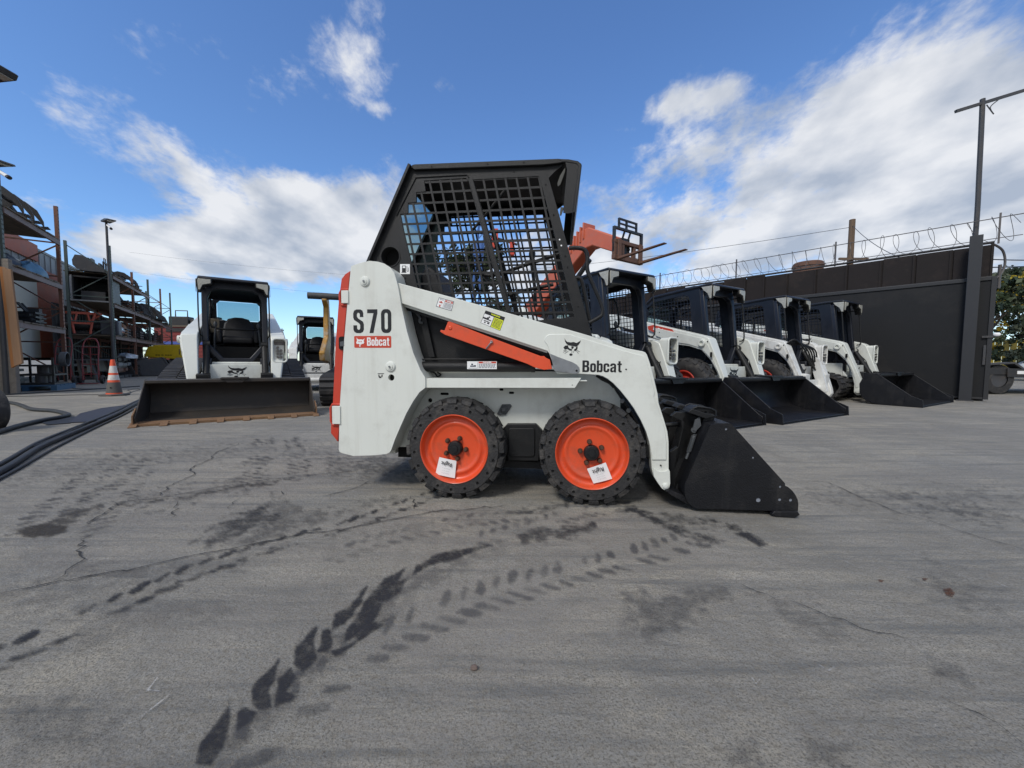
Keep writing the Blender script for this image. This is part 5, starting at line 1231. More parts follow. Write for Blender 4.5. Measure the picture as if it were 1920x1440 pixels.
# --- kinds of attachment (local: x along the shelf, y inward, z up)
def it_grapple(label, p, rz, s=1.0, m=DRK, n=3):
    r = thing('grapple_attachment', label, 'grapple', p, rz, 'attachments stored on the racks', s)
    f = MB(m); f.box(-.75, .75, .30, .42, .0, .08); f.box(-.75, .75, .30, .38, .45, .55)
    for x in (-.7, 0, .64): f.box(x, x+.06, .31, .37, .08, .45)
    f.cyl((-.6, .1, .72), (.6, .1, .72), .05, 12); f.build('back_frame', r, bevel=.008)
    for k in range(n):
        x = -.65+1.3*k/(n-1)
        t = MB(m); t.prism([(.35, .50), (.30, .78), (.10, .86), (-.18, .80), (-.42, .58), (-.55, .25), (-.56, .03), (-.46, .25), (-.34, .44), (-.12, .60), (.08, .63), (.2, .45)], x-.02, x+.02, fn=lambda a, b, w: (w, a, b)); t.build('upper_tine', r, bevel=.004)
        t = MB(m); t.prism([(.38, .02), (.38, .2), (.2, .12), (-.3, .09), (-.62, .12), (-.68, .03), (-.3, .0)], x+.05, x+.09, fn=lambda a, b, w: (w, a, b)); t.build('lower_tine', r, bevel=.004)
    return r
def it_bucket(label, p, rz, s=1.0, m=BUCKET, hw=.8, teeth=0, em=None):
    r = thing('spare_bucket', label, 'bucket', p, rz+R(-90), 'attachments stored on the racks', s)
    bucket_part(r, hw=hw, m=m, edgem=em, teeth=teeth, off=-1.6); return r
def it_forks(label, p, rz, s=1.0, m=DRK):
    r = thing('fork_frame', label, 'fork frame', p, rz, 'attachments stored on the racks', s)
    f = MB(m)
    for z in (.02, .4, .8): f.box(-.6, .6, .3, .36, z, z+.08)
    for x in (-.6, -.25, .2, .54): f.box(x, x+.06, .302, .358, .1, .8)
    for x in (-.35, .35): f.tube([(x-.12, .33, .88), (x-.12, .33, 1.05), (x+.12, .33, 1.05), (x+.12, .33, .88)], .02, 6)
    f.build('back_frame', r, bevel=.006)
    for x in (-.45, .38): t = MB(m); t.prism([(.3, .5), (.26, .5), (.24, .05), (-.8, .02), (-.8, .0), (.3, .0)], x, x+.1, fn=lambda a, b, w: (w, a, b)); t.build('fork', r)
    return r
def it_plate(label, p, rz, s=1.0, m=DRK2):
    r = thing('mounting_plate', label, 'plate', p, rz, 'attachments stored on the racks', s)
    f = MB(m); f.prism([(-.6, 0), (.6, 0), (.6, .45), (.5, .55), (.25, .55), (.2, .45), (-.2, .45), (-.25, .55), (-.5, .55), (-.6, .45)], .2, .24, [circ(-.35, .3, .05), circ(.35, .3, .05), rr(-.12, .1, .12, .3, .03)]); f.box(-.6, .6, -.1, .2, 0, .04)
    for x in (-.5, .44): f.prism([(-.1, .04), (.2, .04), (.2, .45)], x, x+.04, fn=lambda a, b, w: (w, a, b))
    f.build('plate_frame', r, bevel=.006)
    f = MB(RUSTY); f.cyl((-.5, .05, .12), (.5, .05, .12), .045, 12); f.build('pivot_shaft', r); return r
def it_auger(label, p, rz, s=1.0):
    r = thing('auger_drive', label, 'auger', p, rz, 'attachments stored on the racks', s)
    f = MB(DRK2); f.cyl((-.7, .2, .18), (.6, .2, .18), .03, 10); f.build('shaft', r)
    f = MB(DRK); n = 60; vs = []; fs = []
    for i in range(n+1):
        t = i/n; an = 2*math.pi*5*t
        for r_ in (.03, .16): vs.append((-.65+1.0*t, .2+r_*math.cos(an), .18+r_*math.sin(an)))
    for i in range(n): fs.append((2*i, 2*i+1, 2*i+3, 2*i+2))
    f.add(vs, fs); f.build('flighting', r, recalc=False); f = MB(RUSTY); f.cyl((.5, .2, .18), (.78, .2, .18), .12, 14); f.build('motor', r); return r
def it_heap(name, label, cat, p, rz, m, sx, sy, sz, seed, s=1.0, grp=None):
    rnd = random.Random(seed); mb = MB(m); n = 22; k = 12; vs = []; ph = [rnd.uniform(0, 6) for _ in range(8)]
    for j in range(k+1):
        th = math.pi*.5*j/k
        for i in range(n):
            a = 2*math.pi*i/n; q = 1+.16*math.sin(3*a+ph[0]+j*.4)+.10*math.sin(5*a+ph[1])+.08*math.sin(9*a+ph[2]+j)
            vs.append((sx*q*math.cos(a)*math.cos(th), sy*q*math.sin(a)*math.cos(th), sz*math.sin(th)*(1+.15*math.sin(4*a+ph[3]))))
    mb.add(vs, [(j*n+i, j*n+(i+1) % n, (j+1)*n+(i+1) % n, (j+1)*n+i) for j in range(k) for i in range(n)]+[tuple(range(n))[::-1]])
    o = mb.build(name, None, smooth=60); o.location = p; o.rotation_euler = (0, 0, rz); return tag(o, label, cat, grp)
# near rack
it_grapple('black grapple with curved tines on the top shelf of the near rack', *on(rA, 1.35, .35, 4.0), .78, n=3)
it_plate('black plate frame lying behind the top shelf grapple', *on(rA, .55, .55, 4.0), .7)
it_heap('tarp_bundle', 'black tarp covered bundle on the middle shelf of the near rack', 'tarp', *on(rA, .9, .5, 2.81), TARPK, .75, .45, .42, 3)
it_heap('tarp_bundle', 'crumpled blue tarp on the middle shelf of the near rack', 'tarp', *on(rA, 1.95, .22, 2.81), TARPB, .45, .25, .34, 5)
it_bucket('black bucket at the far end of the near rack middle shelf', *on(rA, 2.2, .9, 2.81), .7, DRK, .7)
it_bucket('black angled bucket on the lowest shelf of the near rack', *on(rA, 1.4, .7, 1.6), .9, DRK, .8)
t = thing('steel_gate', 'black slatted steel gate standing behind the near rack', 'gate', *on(rA, 0, 1.28, 0))
m = MB(DRK)
for x in (.02, 1.45, 2.9): m.box(x-.07, x+.07, 0, .06, 0, 2.65)
m.build('gate_post', t, smooth=0)
for z in (.55, .85, 1.15, 1.45, 1.8, 2.1, 2.4): m = MB(DRK); m.box(-1.1, 4.4, .062, .10, z, z+.07); m.build('slat', t, smooth=0)
# trailer behind
t = thing('box_trailer', 'long grey box trailer with orange and cream panels behind the near rack', 'trailer', *on(rA, -1.5, 2.0, 0))
m = MB(TRAILG); m.box(0, 14.8, .0, 2.4, .95, 4.62)
for k in range(30): m.box(.2+k*.48, .26+k*.48, -.02, -.0001, 1.0, 4.58)
m.box(0, 14.8, -.03, 2.43, 4.6205, 4.70); m.build('trailer_body', t, smooth=0)
m = MB(TARPO); m.box(9.4, 11.6, -.05, -.021, .8, 4.0); m.build('orange_panel', t, smooth=0); m = MB(CREAM); m.box(7.7, 9.38, -.05, -.021, .8, 4.0); m.build('cream_panel', t, smooth=0)
m = MB(TARPO); m.box(-.3, 9.6, -.055, 2.45, 4.20, 4.78); m.build('roof_tarp', t, smooth=0)
m = MB(RUBBER)
for x in (12.4, 13.5): m.lathe([(.25, .0), (.48, .02), (.5, .1), (.5, .28), (.25, .3)], (x, .0, .5), (0,1,0), 24)
m.box(.3, 14, .3, 2.0, .7, .949); m.build('running_gear', t)
# far rack contents
def end(x, y, z, rz=0): return on(rB, x, y, z, rz)
B = it_bucket
B('black bucket tipped on the top shelf at the near end of the far rack', *end(.35, .5, 3.88), .95, DRK2, .62)
it_plate('black frame plate on the top shelf beside the far rack lamp pole', *end(1.3, .4, 3.88), 1.15)
it_forks('black fork frame on the top shelf, second from the near end of the far rack', *end(2.3, .3, 3.88), .85)
it_grapple('black grapple lying on the top shelf in the second bay of the far rack', *end(3.7, .4, 3.88), .75)
it_plate('rusty plate on the top shelf at the end of the second bay', *end(5.1, .4, 3.88), 1.0, RUSTY)
t = thing('black_cabinet', 'black open cabinet in a grey metal frame at the rack end, second shelf', 'cabinet', *end(.02, 1.05, 2.83, R(-90)))
m = MB(DRK); m.box(.05, 1.0, .0, 1.3, 0, .05); m.box(.05, 1.0, .0, 1.3, .85, .90); m.box(.05, .09, 0, 1.3, .05, .85); m.box(.96, 1.0, 0, 1.3, .05, .85); m.box(.09, .96, 1.2, 1.25, .05, .85); m.build('cabinet_shell', t, smooth=0)
m = MB(STEEL)
for x in (.02, 1.0): m.box(x, x+.045, -.06, -.015, 0, .9)
m.box(.0, 1.1, -.062, -.02, .0, .05); m.build('cabinet_frame', t, smooth=0)
m = MB(DRK2); m.box(.2, .85, .2, 1.0, .05, .4); m.build('inner_box', t, bevel=.02)
B('black bucket on the second shelf just past the first post of the far rack', *end(1.9, .6, 2.83), .8, DRK, .8)
it_forks('charcoal fork frame on the second shelf in the second bay', *end(3.9, .4, 2.83), .8, DRK2)
it_grapple('thin tined rake on the second shelf in the second bay', *end(5.0, .3, 2.83), .7, DRK2, 5)
it_grapple('black rake with many tines on the second shelf in the third bay', *end(7.4, .3, 2.79), .95, DRK, 6)
it_forks('black fork frame on the second shelf in the last bay', *end(10.2, .4, 2.74), .8)
# first shelf up
t = thing('orange_grapple', 'small orange log grapple at the rack end on the lowest shelf', 'grapple', *end(.05, .8, 1.65, R(-90)))
OG = mat('faded_orange_steel', (.42, .085, .05), .6, var=.2)
for x in (-.22, .22):
    m = MB(OG); m.tube([(x*1.6, .0, .78), (x*1.2, -.02, .5), (x*.9, -.05, .02)], .035, 6); m.tube([(x*1.3, .1, .70), (x*.6, .05, .76), (x*.9, 0, .4)], .03, 6); m.build('jaw', t)
m = MB(OG); m.box(-.42, .45, .02, .10, .72, .80); m.build('cross_bar', t); m = MB(OG); m.box(-.22, .22, -.07, .0, .36, .42); m.build('lower_bar', t); m = MB(OG); m.beam((.5, .05, .76), (.1, .05, .4), .05, .05); m.build('brace', t, bevel=.004)
m = MB(DRK); m.cyl((-.5, .3, .3), (.7, .3, .3), .13, 14); m.box(-.5, .9, .2, .6, 0, .12); m.build('hydraulic_motor', t)
t = thing('grey_gearbox', 'square dark grey gearbox on the lowest shelf beside the first post', 'gearbox', *end(.3, -.12, 1.65)); m = MB(mat('slate_plastic', (.05, .055, .07), .5)); m.box(-.2, .25, .0, .5, 0, .55); m.build('housing', t, bevel=.04); m = MB(STEEL)
for x, z in ((-.1, .1), (-.1, .45), (.15, .1), (.15, .45)): m.lathe([(0, -.012), (.02, -.012), (.02, 0)], (x, 0, z), (0,1,0), 8)
m.build('bolt_heads', t)
t = thing('roller_drum', 'silver roller drum in a brown hood on the lowest shelf', 'roller', *end(1.6, .1, 1.65)); m = MB(mat('bare_drum_steel', (.45, .48, .5), .25, metal=.9)); m.cyl((-.8, .25, .26), (.5, .25, .26), .25, 28); m.build('drum', t)
m = MB(mat('brown_hood_paint', (.24, .10, .03), .6, var=.2)); m.prism([(.0, .0), (.0, .35), (.1, .55), (.3, .68), (.5, .7), (.62, .6), (.62, .0), (.55, .0), (.55, .5), (.3, .62), (.12, .5), (.06, .0)], .5, 1.0, fn=lambda a, b, w: (w, a, b)); m.box(.5, 1.0, .6, .63, 0, .6); m.build('hood', t, bevel=.01)
it_plate('rusty plate with shafts on the lowest shelf in the second bay', *end(4.0, .3, 1.65), 1.0, RUSTY)
B('black bucket on the lowest shelf in the third bay', *end(6.9, .5, 1.65), .8, DRK, .8)
it_auger('auger bit and drive lying on the lowest shelf in the second bay', *end(5.0, .2, 1.65))
it_plate('charcoal plate on the lowest shelf in the last bay', *end(10.0, .3, 1.63), 1.0, DRK2)
t = thing('dark_backing', 'dark sheet added as backing to darken the gaps behind the far rack', 'fence', *end(-.1, 1.45, 0)); m = MB(mat('charcoal_backing_sheet', (.03, .03, .032), .7, var=.3, vscale=2)); m.box(0, 12.4, 0, .05, 0, 2.72)  # dark backing added behind the shelves so less sky shows through
for k in range(40): m.box(.05+.31*k, .12+.31*k, -.03, -.0005, 0, 2.7)
m.build('backing_sheet', t, smooth=0); 
for x in (3, 6, 9, 12): MB(POSTB).box(x, x+.06, -.1, -.031, 0, 2.9).build('backing_post', t, smooth=0)
EX = [(it_forks, 1.05, .7, 2.83, .7, DRK, 'small black fork frame behind the second shelf cabinet'), (it_plate, 2.55, .2, 2.83, .8, DRK2, 'charcoal plate leaning on the second shelf in the first bay'), (it_grapple, 2.3, .6, 1.65, .8, DRK, 'black grapple on the lowest shelf behind the silver drum'),
 (it_plate, 3.4, .3, 1.65, .8, DRK, 'black plate frame on the lowest shelf at the start of the second bay'), (it_forks, 5.5, .3, 1.65, .75, RUSTY, 'rusty fork frame on the lowest shelf in the second bay'), (it_grapple, 6.3, .3, 2.79, .8, DRK2, 'charcoal grapple on the second shelf starting the third bay'),
 (it_forks, 8.3, .3, 2.79, .8, DRK, 'black fork frame on the second shelf ending the third bay'), (it_plate, 8.1, .3, 1.65, 1.0, RUSTY, 'rusty plate on the lowest shelf in the third bay'), (it_grapple, 9.4, .3, 2.74, .8, DRK, 'black grapple on the second shelf starting the last bay'),
 (it_plate, 11.2, .3, 2.74, 1.0, DRK2, 'charcoal plate on the second shelf at the very end'), (it_forks, 11.0, .3, 1.63, .8, DRK, 'black fork frame on the lowest shelf at the very end'), (it_plate, 4.4, .5, 3.88, .9, DRK, 'black plate on the top shelf in the second bay middle'),
 (it_grapple, 3.1, .5, .0, 1.0, DRK, 'black grapple on the ground in the first bay of the far rack'), (it_plate, 6.0, .3, .0, 1.2, DRK, 'black plate frame on the ground between second and third bay'), (it_forks, 8.0, .3, .0, 1.0, DRK2, 'charcoal fork frame on the ground in the third bay'), (it_plate, 10.3, .3, .0, 1.2, RUSTY, 'rusty frame on the ground in the last bay')]
def it_crate(label, p, rz, s=1.0, m=DRK, L_=.8, n=3):
    r = thing('steel_crate', label, 'crate', p, rz, 'steel crates on the racks', s); c = MB(m); c.box(-L_/2, L_/2, 0, .6, 0, .05)
    for z in (.12, .26, .40): c.box(-L_/2, L_/2, -.0, .03, z, z+.06); c.box(-L_/2, L_/2, .57, .6, z, z+.06); c.box(-L_/2, -L_/2+.03, .0301, .5699, z, z+.06); c.box(L_/2-.03, L_/2, .0301, .5699, z, z+.06)
    c.build('crate_frame', r, smooth=0); c = MB(DRK2); rq = random.Random(int(p.x*50)); 
    for k in range(n+3): x_ = rq.uniform(-L_/2+.1, L_/2-.2); c.box(x_, x_+rq.uniform(.1, .25), rq.uniform(.05, .2), rq.uniform(.3, .5), .0505+.001*k, rq.uniform(.3, .62))
    for k in range(n): x_ = rq.uniform(-L_/2+.1, L_/2-.1); c.tube([(x_, .1, .1), (x_+.1, .3, .5), (x_-.15, .4, .75)], .03, 6)
    c.build('crate_load', r); return r
for k, (x, y, z, s_, mm, pl_) in enumerate(((.9, .55, 3.88, .8, DRK, 'top shelf, near end'), (1.9, .6, 3.88, .7, RUSTY, 'top shelf, mid first bay'), (3.3, .3, 3.88, .8, DRK2, 'top shelf, second bay start'), (5.6, .3, 3.88, .7, DRK, 'top shelf, second bay end'), (1.4, .1, 2.83, .7, DRK, 'second shelf, first bay'), (3.2, .1, 2.83, .8, RUSTY, 'second shelf, second bay start'), (4.5, .1, 2.83, .8, DRK, 'second shelf, second bay middle'), (5.6, .5, 2.83, .8, DRK2, 'second shelf, second bay end'), (6.9, .1, 2.79, .8, RUSTY, 'second shelf, third bay'), (2.4, .05, 1.65, .8, DRK, 'lowest shelf, first bay end'), (4.6, .05, 1.65, .8, DRK, 'lowest shelf, second bay'), (6.3, .05, 1.65, .8, DRK2, 'lowest shelf, third bay start'), (7.6, .05, 1.65, .8, DRK, 'lowest shelf, third bay end'), (9.3, .05, 1.63, .8, RUSTY, 'lowest shelf, last bay'), (3.6, -.1, .0, 1.1, DRK, 'ground, second bay'), (5.2, -.1, .0, 1.1, DRK2, 'ground, second bay end'), (7.1, -.1, .0, 1.1, DRK, 'ground, third bay'))):
    it_crate('steel crate of scrap parts on the far rack, %s' % pl_, *end(x, y, z), s_, mm)
for k, (x, y, z, pl_) in enumerate(((.45, .2, 1.6, 'lowest shelf of the near rack, left side'), (2.3, .2, 1.6, 'lowest shelf of the near rack, right side'), (.45, .15, 2.81, 'middle shelf of the near rack'), (2.3, .25, 4.0, 'top shelf of the near rack'), (1.7, .5, .0, 'ground under the near rack'))):
    it_crate('black steel crate of parts, %s' % pl_, *on(rA, x, y, z), .75 if z else 1.1, DRK)
for fn_, x, y, z, s_, mm, lb in EX: fn_(lb, *end(x, y, z), s_, m=mm)
# ground level under far rack
for k, (x, z_, c, mm, L_) in enumerate(((1.0, 0, 'grey', DRK2, 2.3), (1.0, .22, 'rusty brown', RUSTY, 2.1), (.95, .42, 'pale grey', mat('pale_grey_mat', (.2, .2, .19), .7, var=.3), 2.3), (1.1, .62, 'black', DRK, 2.0))):
    o = MB(mm); rnd = random.Random(k)
    for j in range(5): o.box(-L_/2+j*L_/5, -L_/2+(j+1)*L_/5-.02, rnd.uniform(-.05, .05), 1.0+rnd.uniform(-.06, .06), .0, .12+rnd.uniform(-.03, .03))
    o.box(-L_/2, L_/2, .1, .2, -.07 if z_ else 0, .01); o.box(-L_/2, L_/2, .8, .9, -.07 if z_ else 0, .01)
    ob = o.build('stacked_skid', smooth=0); p, rz = end(x+.5, .1, z_+(.075 if z_ else 0)); ob.location = p; ob.rotation_euler = (0, 0, rz+R((-2, 3, -1, 2)[k])); tag(ob, '%s slatted skid, %s of the stack under the far rack' % (c, ('bottom', 'second', 'third', 'topmost')[k]), 'skid', 'skids stacked under the far rack')
it_heap('plastic_sheeting', 'crumpled pale plastic sheeting on the skids under the far rack', 'sheeting', *end(2.5, .2, .80), mat('pale_plastic', (.42, .43, .43), .4, var=.2, bump=.6, bscale=14), .55, .35, .2, 9)
t = thing('sweeper_grille', 'orange slotted grille on the ground under the far rack', 'grille', *end(4.4, -.35, 0)); m = MB(mat('amber_grille_paint', (.42, .16, .03), .6, var=.25))
m.prism([(-.9, .25), (.9, .35), (1.1, .55), (.8, .85), (-.7, .85), (-1.0, .6)], 0, .05, [rr(-.65+.2*k, .42, -.53+.2*k, .60, .02, 2) for k in range(7)]+[rr(-.65+.2*k, .66, -.53+.2*k, .78, .02, 2) for k in range(7)]); m.build('slotted_panel', t); m = MB(DRK); m.box(-.9, .9, .06, .7, .0, .8); m.build('body_box', t, bevel=.03)
# things on the yard in front of the racks
p = Vector((-16.6, 17.6, 0)); t = thing('dozer_blade', 'dark folded blade attachment lying on the ground before the racks', 'blade', p, SY+R(-75)); m = MB(DRK2)
m.prism([(-1.1, .02), (.75, .02), (.95, .12), (.55, .82), (.45, .85), (-.2, .72), (-1.05, .25)], -.35, -.30); m.prism([(.55, .85), (.62, .87), (1.05, .06), (.98, .02)], -.36, .5); m.box(-1.0, .9, -.29, .5, 0, .08); m.build('blade_panel', t, bevel=.01); m = MB(DRK); m.prism([(.75, .75), (1.35, .55), (1.6, .08), (1.1, .03)], -.2, .3); m.build('side_wing', t, bevel=.01)
p = Vector((-16.9, 19.3, 0)); t = thing('ride_on_roller', 'yellow hooded compactor with black base near the rack end', 'compactor', p, R(20), scale=1.05); t.scale = (1.0, 1.0, 1.42)
m = MB(YELM); m.prism([(-.85, .62), (-.80, .80), (-.70, .95), (-.40, 1.02), (.55, 1.05), (.72, 1.02), (.74, .56), (.70, .53)], -.42, .42); m.build('hood', t, bevel=.04, seg=3)
m = MB(DRK); m.prism([(-.9, .55), (.68, .50), (.9, .98), (1.0, .95), (.95, .35), (.6, .2), (-.6, .25)], -.40, .40); m.box(.745, .85, -.3, .3, .6, 1.0); m.build('engine_base', t, bevel=.02)
m = MB(RUBBER); m.lathe([(.2, 0), (.33, .01), (.34, .1), (.34, .6), (.33, .7), (.2, .71)], (.35, -.36, .34), (0,1,0), 28); m.lathe([(.2, .0), (.33, .01), (.34, .1), (.34, .6), (.33, .7), (.2, .71)], (-.55, -.36, .34), (0,1,0), 28); m.use(DRK2).lathe([(.2, .01), (.05, .05), (0, .05)], (.35, -.36, .34), (0,1,0), 20); m.build('roller_wheel', t)
m = MB(INK); m.T = Matrix(((1,0,0,-.1),(0,0,-1,-.4225),(0,1,0,.68),(0,0,0,1))); font_text(m, '== = ===', Matrix.Identity(4), .1, 1.6, .002, .002); m.build('hood_decal', t, smooth=0)
# rusty board, planks, pallet
p = LP(8.75); o = MB(OSB); o.box(-1.5, 0.0, 0, .09, 0, 2.86); ob = o.build('board_wall', smooth=0, bevel=.01); ob.location = (-10.64, 8.34, 0); ob.rotation_euler = (0, 0, R(12)); tag(ob, 'rough grey brown board wall standing at the left edge', 'board')
for k, (dx, w_, mm, z0, z1_, lb) in enumerate(((-.19, .12, PLANK, .62, 2.66, 'narrow orange stained plank leaning against the grey board'), (-.06, .17, PLANK2, .66, 2.62, 'wide brown plank leaning beside the orange plank'))):
    o = MB(mm); o.prism([(dx, z1_), (dx+w_, z1_-.03), (dx+w_+.11, z0), (dx+.11, z0-.06)], 0, .035); ob = o.build('leaning_plank', bevel=.004); ob.location = (-10.42, 8.16-.05*k, 0); tag(ob, lb, 'plank')
t = thing('wooden_pallet', 'blue painted pallet under black crates at the foot of the near rack', 'pallet', LP(9.2)+SN*.0+Vector((.25, 0, 0)), SY); m = MB(BLUEP)
for k in range(5): m.box(-.1+k*.24, .1+k*.24, -.3, .7, .11, .13)
m.box(-.1, 1.06, -.3, -.2, 0, .11); m.box(-.1, 1.06, .6, .7, 0, .11); m.box(-.1, 1.06, .15, .25, 0, .11); m.build('pallet_boards', t, smooth=0)
p = LP(9.3)+Vector((.2, .05, .131)); t = thing('coupler_rack', 'black open crate holding coiled hoses at the foot of the near rack', 'crate', p, SY); m = MB(DRK)
for z in (.0, .22, .44): m.box(0, .8, -.2, .45, z, z+.04)
for x in (0, .76): 
    for y in (-.2, .41): m.box(x, x+.04, y, y+.04, .041, .66)
m.build('crate_frame', t, smooth=0); m = MB(GREYP)
for k in range(5): a = [(.4+.22*math.cos(q*.5)*(1-.05*k), -.24-.02*k, .62+.17*math.sin(q*.5)) for q in range(13)]; m.tube(a[:-1], .018, 6, closed=True)
m.build('hose_coil', t); m = MB(DRK2)
for k in range(6): m.lathe([(.0, 0), (.1, 0), (.1, .18), (.0, .18)], (.12+.12*k, .05, .05+.22*(k % 2)), (0, 0, 1), 12)
m.build('stored_couplers', t)
# hand trucks
for k, (p, rz, lb) in enumerate(((Vector((-13.15, 11.35, 0)), R(-68), 'red two wheel hand truck nearest the rack post'), (Vector((-12.75, 11.75, 0)), R(-58), 'red hand truck behind the first one, next to the steel bench'))):
    t = thing('hand_truck', lb, 'hand truck', p, rz, 'red hand trucks beside the rack')
    m = MB(HTRED)
    for y in (-.17, .17): m.tube(smooth_path([(-.06, y, .12), (-.10, y, .7), (-.20, y, 1.15), (-.26, y*.6, 1.36), (-.27, 0, 1.38)], 4), .017, 8)
    for z in (.3, .6, .9, 1.12): m.tube([(-.075-.1*max(0, z-.6), -.17, z), (-.075-.1*max(0, z-.6), .17, z)], .013, 6)
    m.tube([(-.1, -.0, .2), (-.15, 0, 1.1)], .012, 6); m.build('frame', t)
    m = MB(HTRED); m.box(-.05, .2, -.22, .22, .02, .035); m.tube([(-.2, -.17, .13), (-.08, -.17, .6)], .012, 6); m.tube([(-.2, .17, .13), (-.08, .17, .6)], .012, 6); m.build('toe_plate', t)
    for s in (-1, 1):
        m = MB(RUBBER); m.lathe([(.075, 0), (.12, .0), (.132, .025), (.132, .055), (.12, .08), (.075, .08)], (-.15, s*.23-.04, .132), (0,1,0), 24, closed=True); m.use(GREYP)
        for q in range(6): a = q*math.pi/3; m.beam((-.15, s*.23, .132), (-.15+.08*math.cos(a), s*.23, .132+.08*math.sin(a)), .03, .018)
        m.build('wheel', t)
t = thing('steel_bench', 'low grey steel bench with splayed legs beside the hand trucks', 'bench', Vector((-13.75, 12.75, 0)), R(-12)); m = MB(mat('blue_grey_sheet', (.09, .11, .14), .4, metal=.3)); m.box(-.65, .55, -.2, .25, .72, .75); m.prism([(-.55, .3), (.5, .42), (.55, .719), (-.6, .719)], .20, .22); m.build('bench_top', t)
for x0, x1 in ((-.30, -.14), (.2, .52)):
    for y in (-.2, .2): m = MB(DRK2); m.prism([(x0, .719), (x0+.11, .719), (x1+.08, 0), (x1, 0)], y-.02, y+.02); m.build('leg', t)
# cone
p = Vector((-8.32, 8.12, 0)); t = thing('traffic_cone', 'orange traffic cone with two white bands, weathered black base', 'cone', p, R(10))
CO = mat('cone_orange', (.72, .09, .03), .5, var=.1, dirt=(.25, .08, .04), dscale=14, damt=.5); CW_ = mat('cone_white_band', (.62, .60, .57), .45, var=.1, dirt=(.2, .18, .16), dscale=20, damt=.6); CD = mat('cone_faded_foot', (.09, .085, .08), .8, var=.25, vscale=20)
cr_ = lambda z: .134-.100*(z/.74)
m = MB(CO)
segs = [(0.035, .06, CO), (.06, .28, CD), (.28, .325, CO), (.325, .43, CW_), (.43, .475, CO), (.475, .62, CW_), (.62, .745, CO)]
for a, b_, mm in segs: m.use(mm).lathe([(cr_(a), a), (cr_(b_), b_)], (0,0,0), (0,0,1), 32)
m.use(CO).lathe([(cr_(.745), .745), (cr_(.745)-.012, .75), (cr_(.745)-.014, .70)], (0,0,0), (0,0,1), 32); m.use(HOLE).lathe([(.016, .001), (0, .001)], (.02, -cr_(.17)-.002, .17), (0,-1,.2), 12)
m.build('cone_body', t); m = MB(CD); m.prism([(-.22, -.10), (-.10, -.22), (.10, -.22), (.22, -.10), (.22, .10), (.10, .22), (-.10, .22), (-.22, .10)], .0, .035, fn=lambda a, b, w: (a, b, w)); m.build('cone_base', t, bevel=.008)
# hoses and cables on the ground
HOSE = mat('dusty_black_hose', (.03, .032, .035), .6, var=.4, vscale=9, dirt=(.10, .095, .085), dscale=5, damt=.5)
def gtube(name, label, cat, pts, r, zoff=0, seed=1, grp=None, m=HOSE, rn=8):
    P = [gnd(x, y, r+zoff) for x, y in pts]; mb = MB(m); mb.tube(smooth_path(P, 8), r, rn); o = mb.build(name, smooth=60); return tag(o, label, cat, grp)
gtube('hose', 'thickest black hose of the bundle crossing the lower left', 'hose', [(-60,915),(20,873),(80,836),(160,802),(222,775),(262,753),(300,740)], .022)
gtube('hose', 'second black hose lying on the left side of the thick bundle', 'hose', [(-60,902),(15,862),(75,828),(150,798),(215,772),(258,751),(290,739)], .015)
gtube('hose', 'ribbed thin hose along the upper edge of the bundle', 'hose', [(60,838),(100,822),(150,800),(190,782),(225,765),(255,752)], .009)
gtube('hose', 'black hose bending from the left edge to the ground mat', 'hose', [(-30,752),(20,755),(40,760),(60,767),(100,770),(122,775),(128,778),(110,783),(80,788),(40,797),(-10,812)], .026)
gtube('hose', 'third thin hose on the right side of the thick bundle', 'hose', [(-60,928),(30,881),(100,841),(170,806),(232,777),(270,756)], .010)
gtube('cable', 'thin black cable running from the left edge past the cone foot', 'cable', [(-20,741),(40,738),(120,733),(200,728),(262,724)], .014)
gtube('cable', 'loose black cable looping in front of the hand trucks', 'cable', [(60,731),(90,728),(115,725),(150,729),(200,728)], .008)
gtube('cable', 'thin curled cable lying behind the cone', 'cable', [(232,738),(245,735),(240,731),(258,729),(262,731),(250,734),(236,742)], .006)
gtube('cable', 'flat dark cable just below the long thin one', 'cable', [(0,744),(80,742),(160,740),(200,740)], .007)
mt = MB(mat('blue_black_mat', (.028, .030, .042), .6, var=.4, vscale=6, streak=(1, 12, 1), dirt=(.09, .085, .08), dscale=6, damt=.6)); q = [gnd(*p_, .012) for p_ in ((128,792),(150,775),(190,765),(262,756),(240,768),(206,784),(170,790))]; n_ = len(q)
mt.add([v-Vector((0,0,.008)) for v in q]+q, [tuple(range(n_))[::-1], tuple(range(n_, 2*n_))]+[(i, (i+1) % n_, (i+1) % n_+n_, i+n_) for i in range(n_)]); tag(mt.build('rubber_mat', smooth=0), 'flat blue black mat lying on the concrete beside the hoses', 'mat')
mt = MB(mat('oily_black_mat', (.02, .02, .02), .5, var=.4, bump=.5)); q = [gnd(*p_, .010) for p_ in ((78,792),(110,784),(150,780),(160,784),(130,793),(90,796))]; n_ = len(q)
mt.add([v-Vector((0,0,.008)) for v in q]+q, [tuple(range(n_))[::-1], tuple(range(n_, 2*n_))]+[(i, (i+1) % n_, (i+1) % n_+n_, i+n_) for i in range(n_)]); tag(mt.build('rubber_mat', smooth=0), 'small oily black mat at the end of the bent hose', 'mat')
t = thing('loose_tyre', 'black tyre standing at the left edge of the yard', 'tyre', Vector((-5.42, 4.02, .0)), R(-20)); m = MB(RUBBER); m.lathe([(.11, -.06), (.18, -.08), (.215, -.06), (.222, 0), (.215, .06), (.18, .08), (.11, .06)], (0, 0, .222), (0,1,0), 40, closed=True); m.use(DRK2).lathe([(.11, -.03), (.03, -.02), (0, -.02)], (0,0,.222), (0,1,0), 24); m.build('tyre_ring', t)
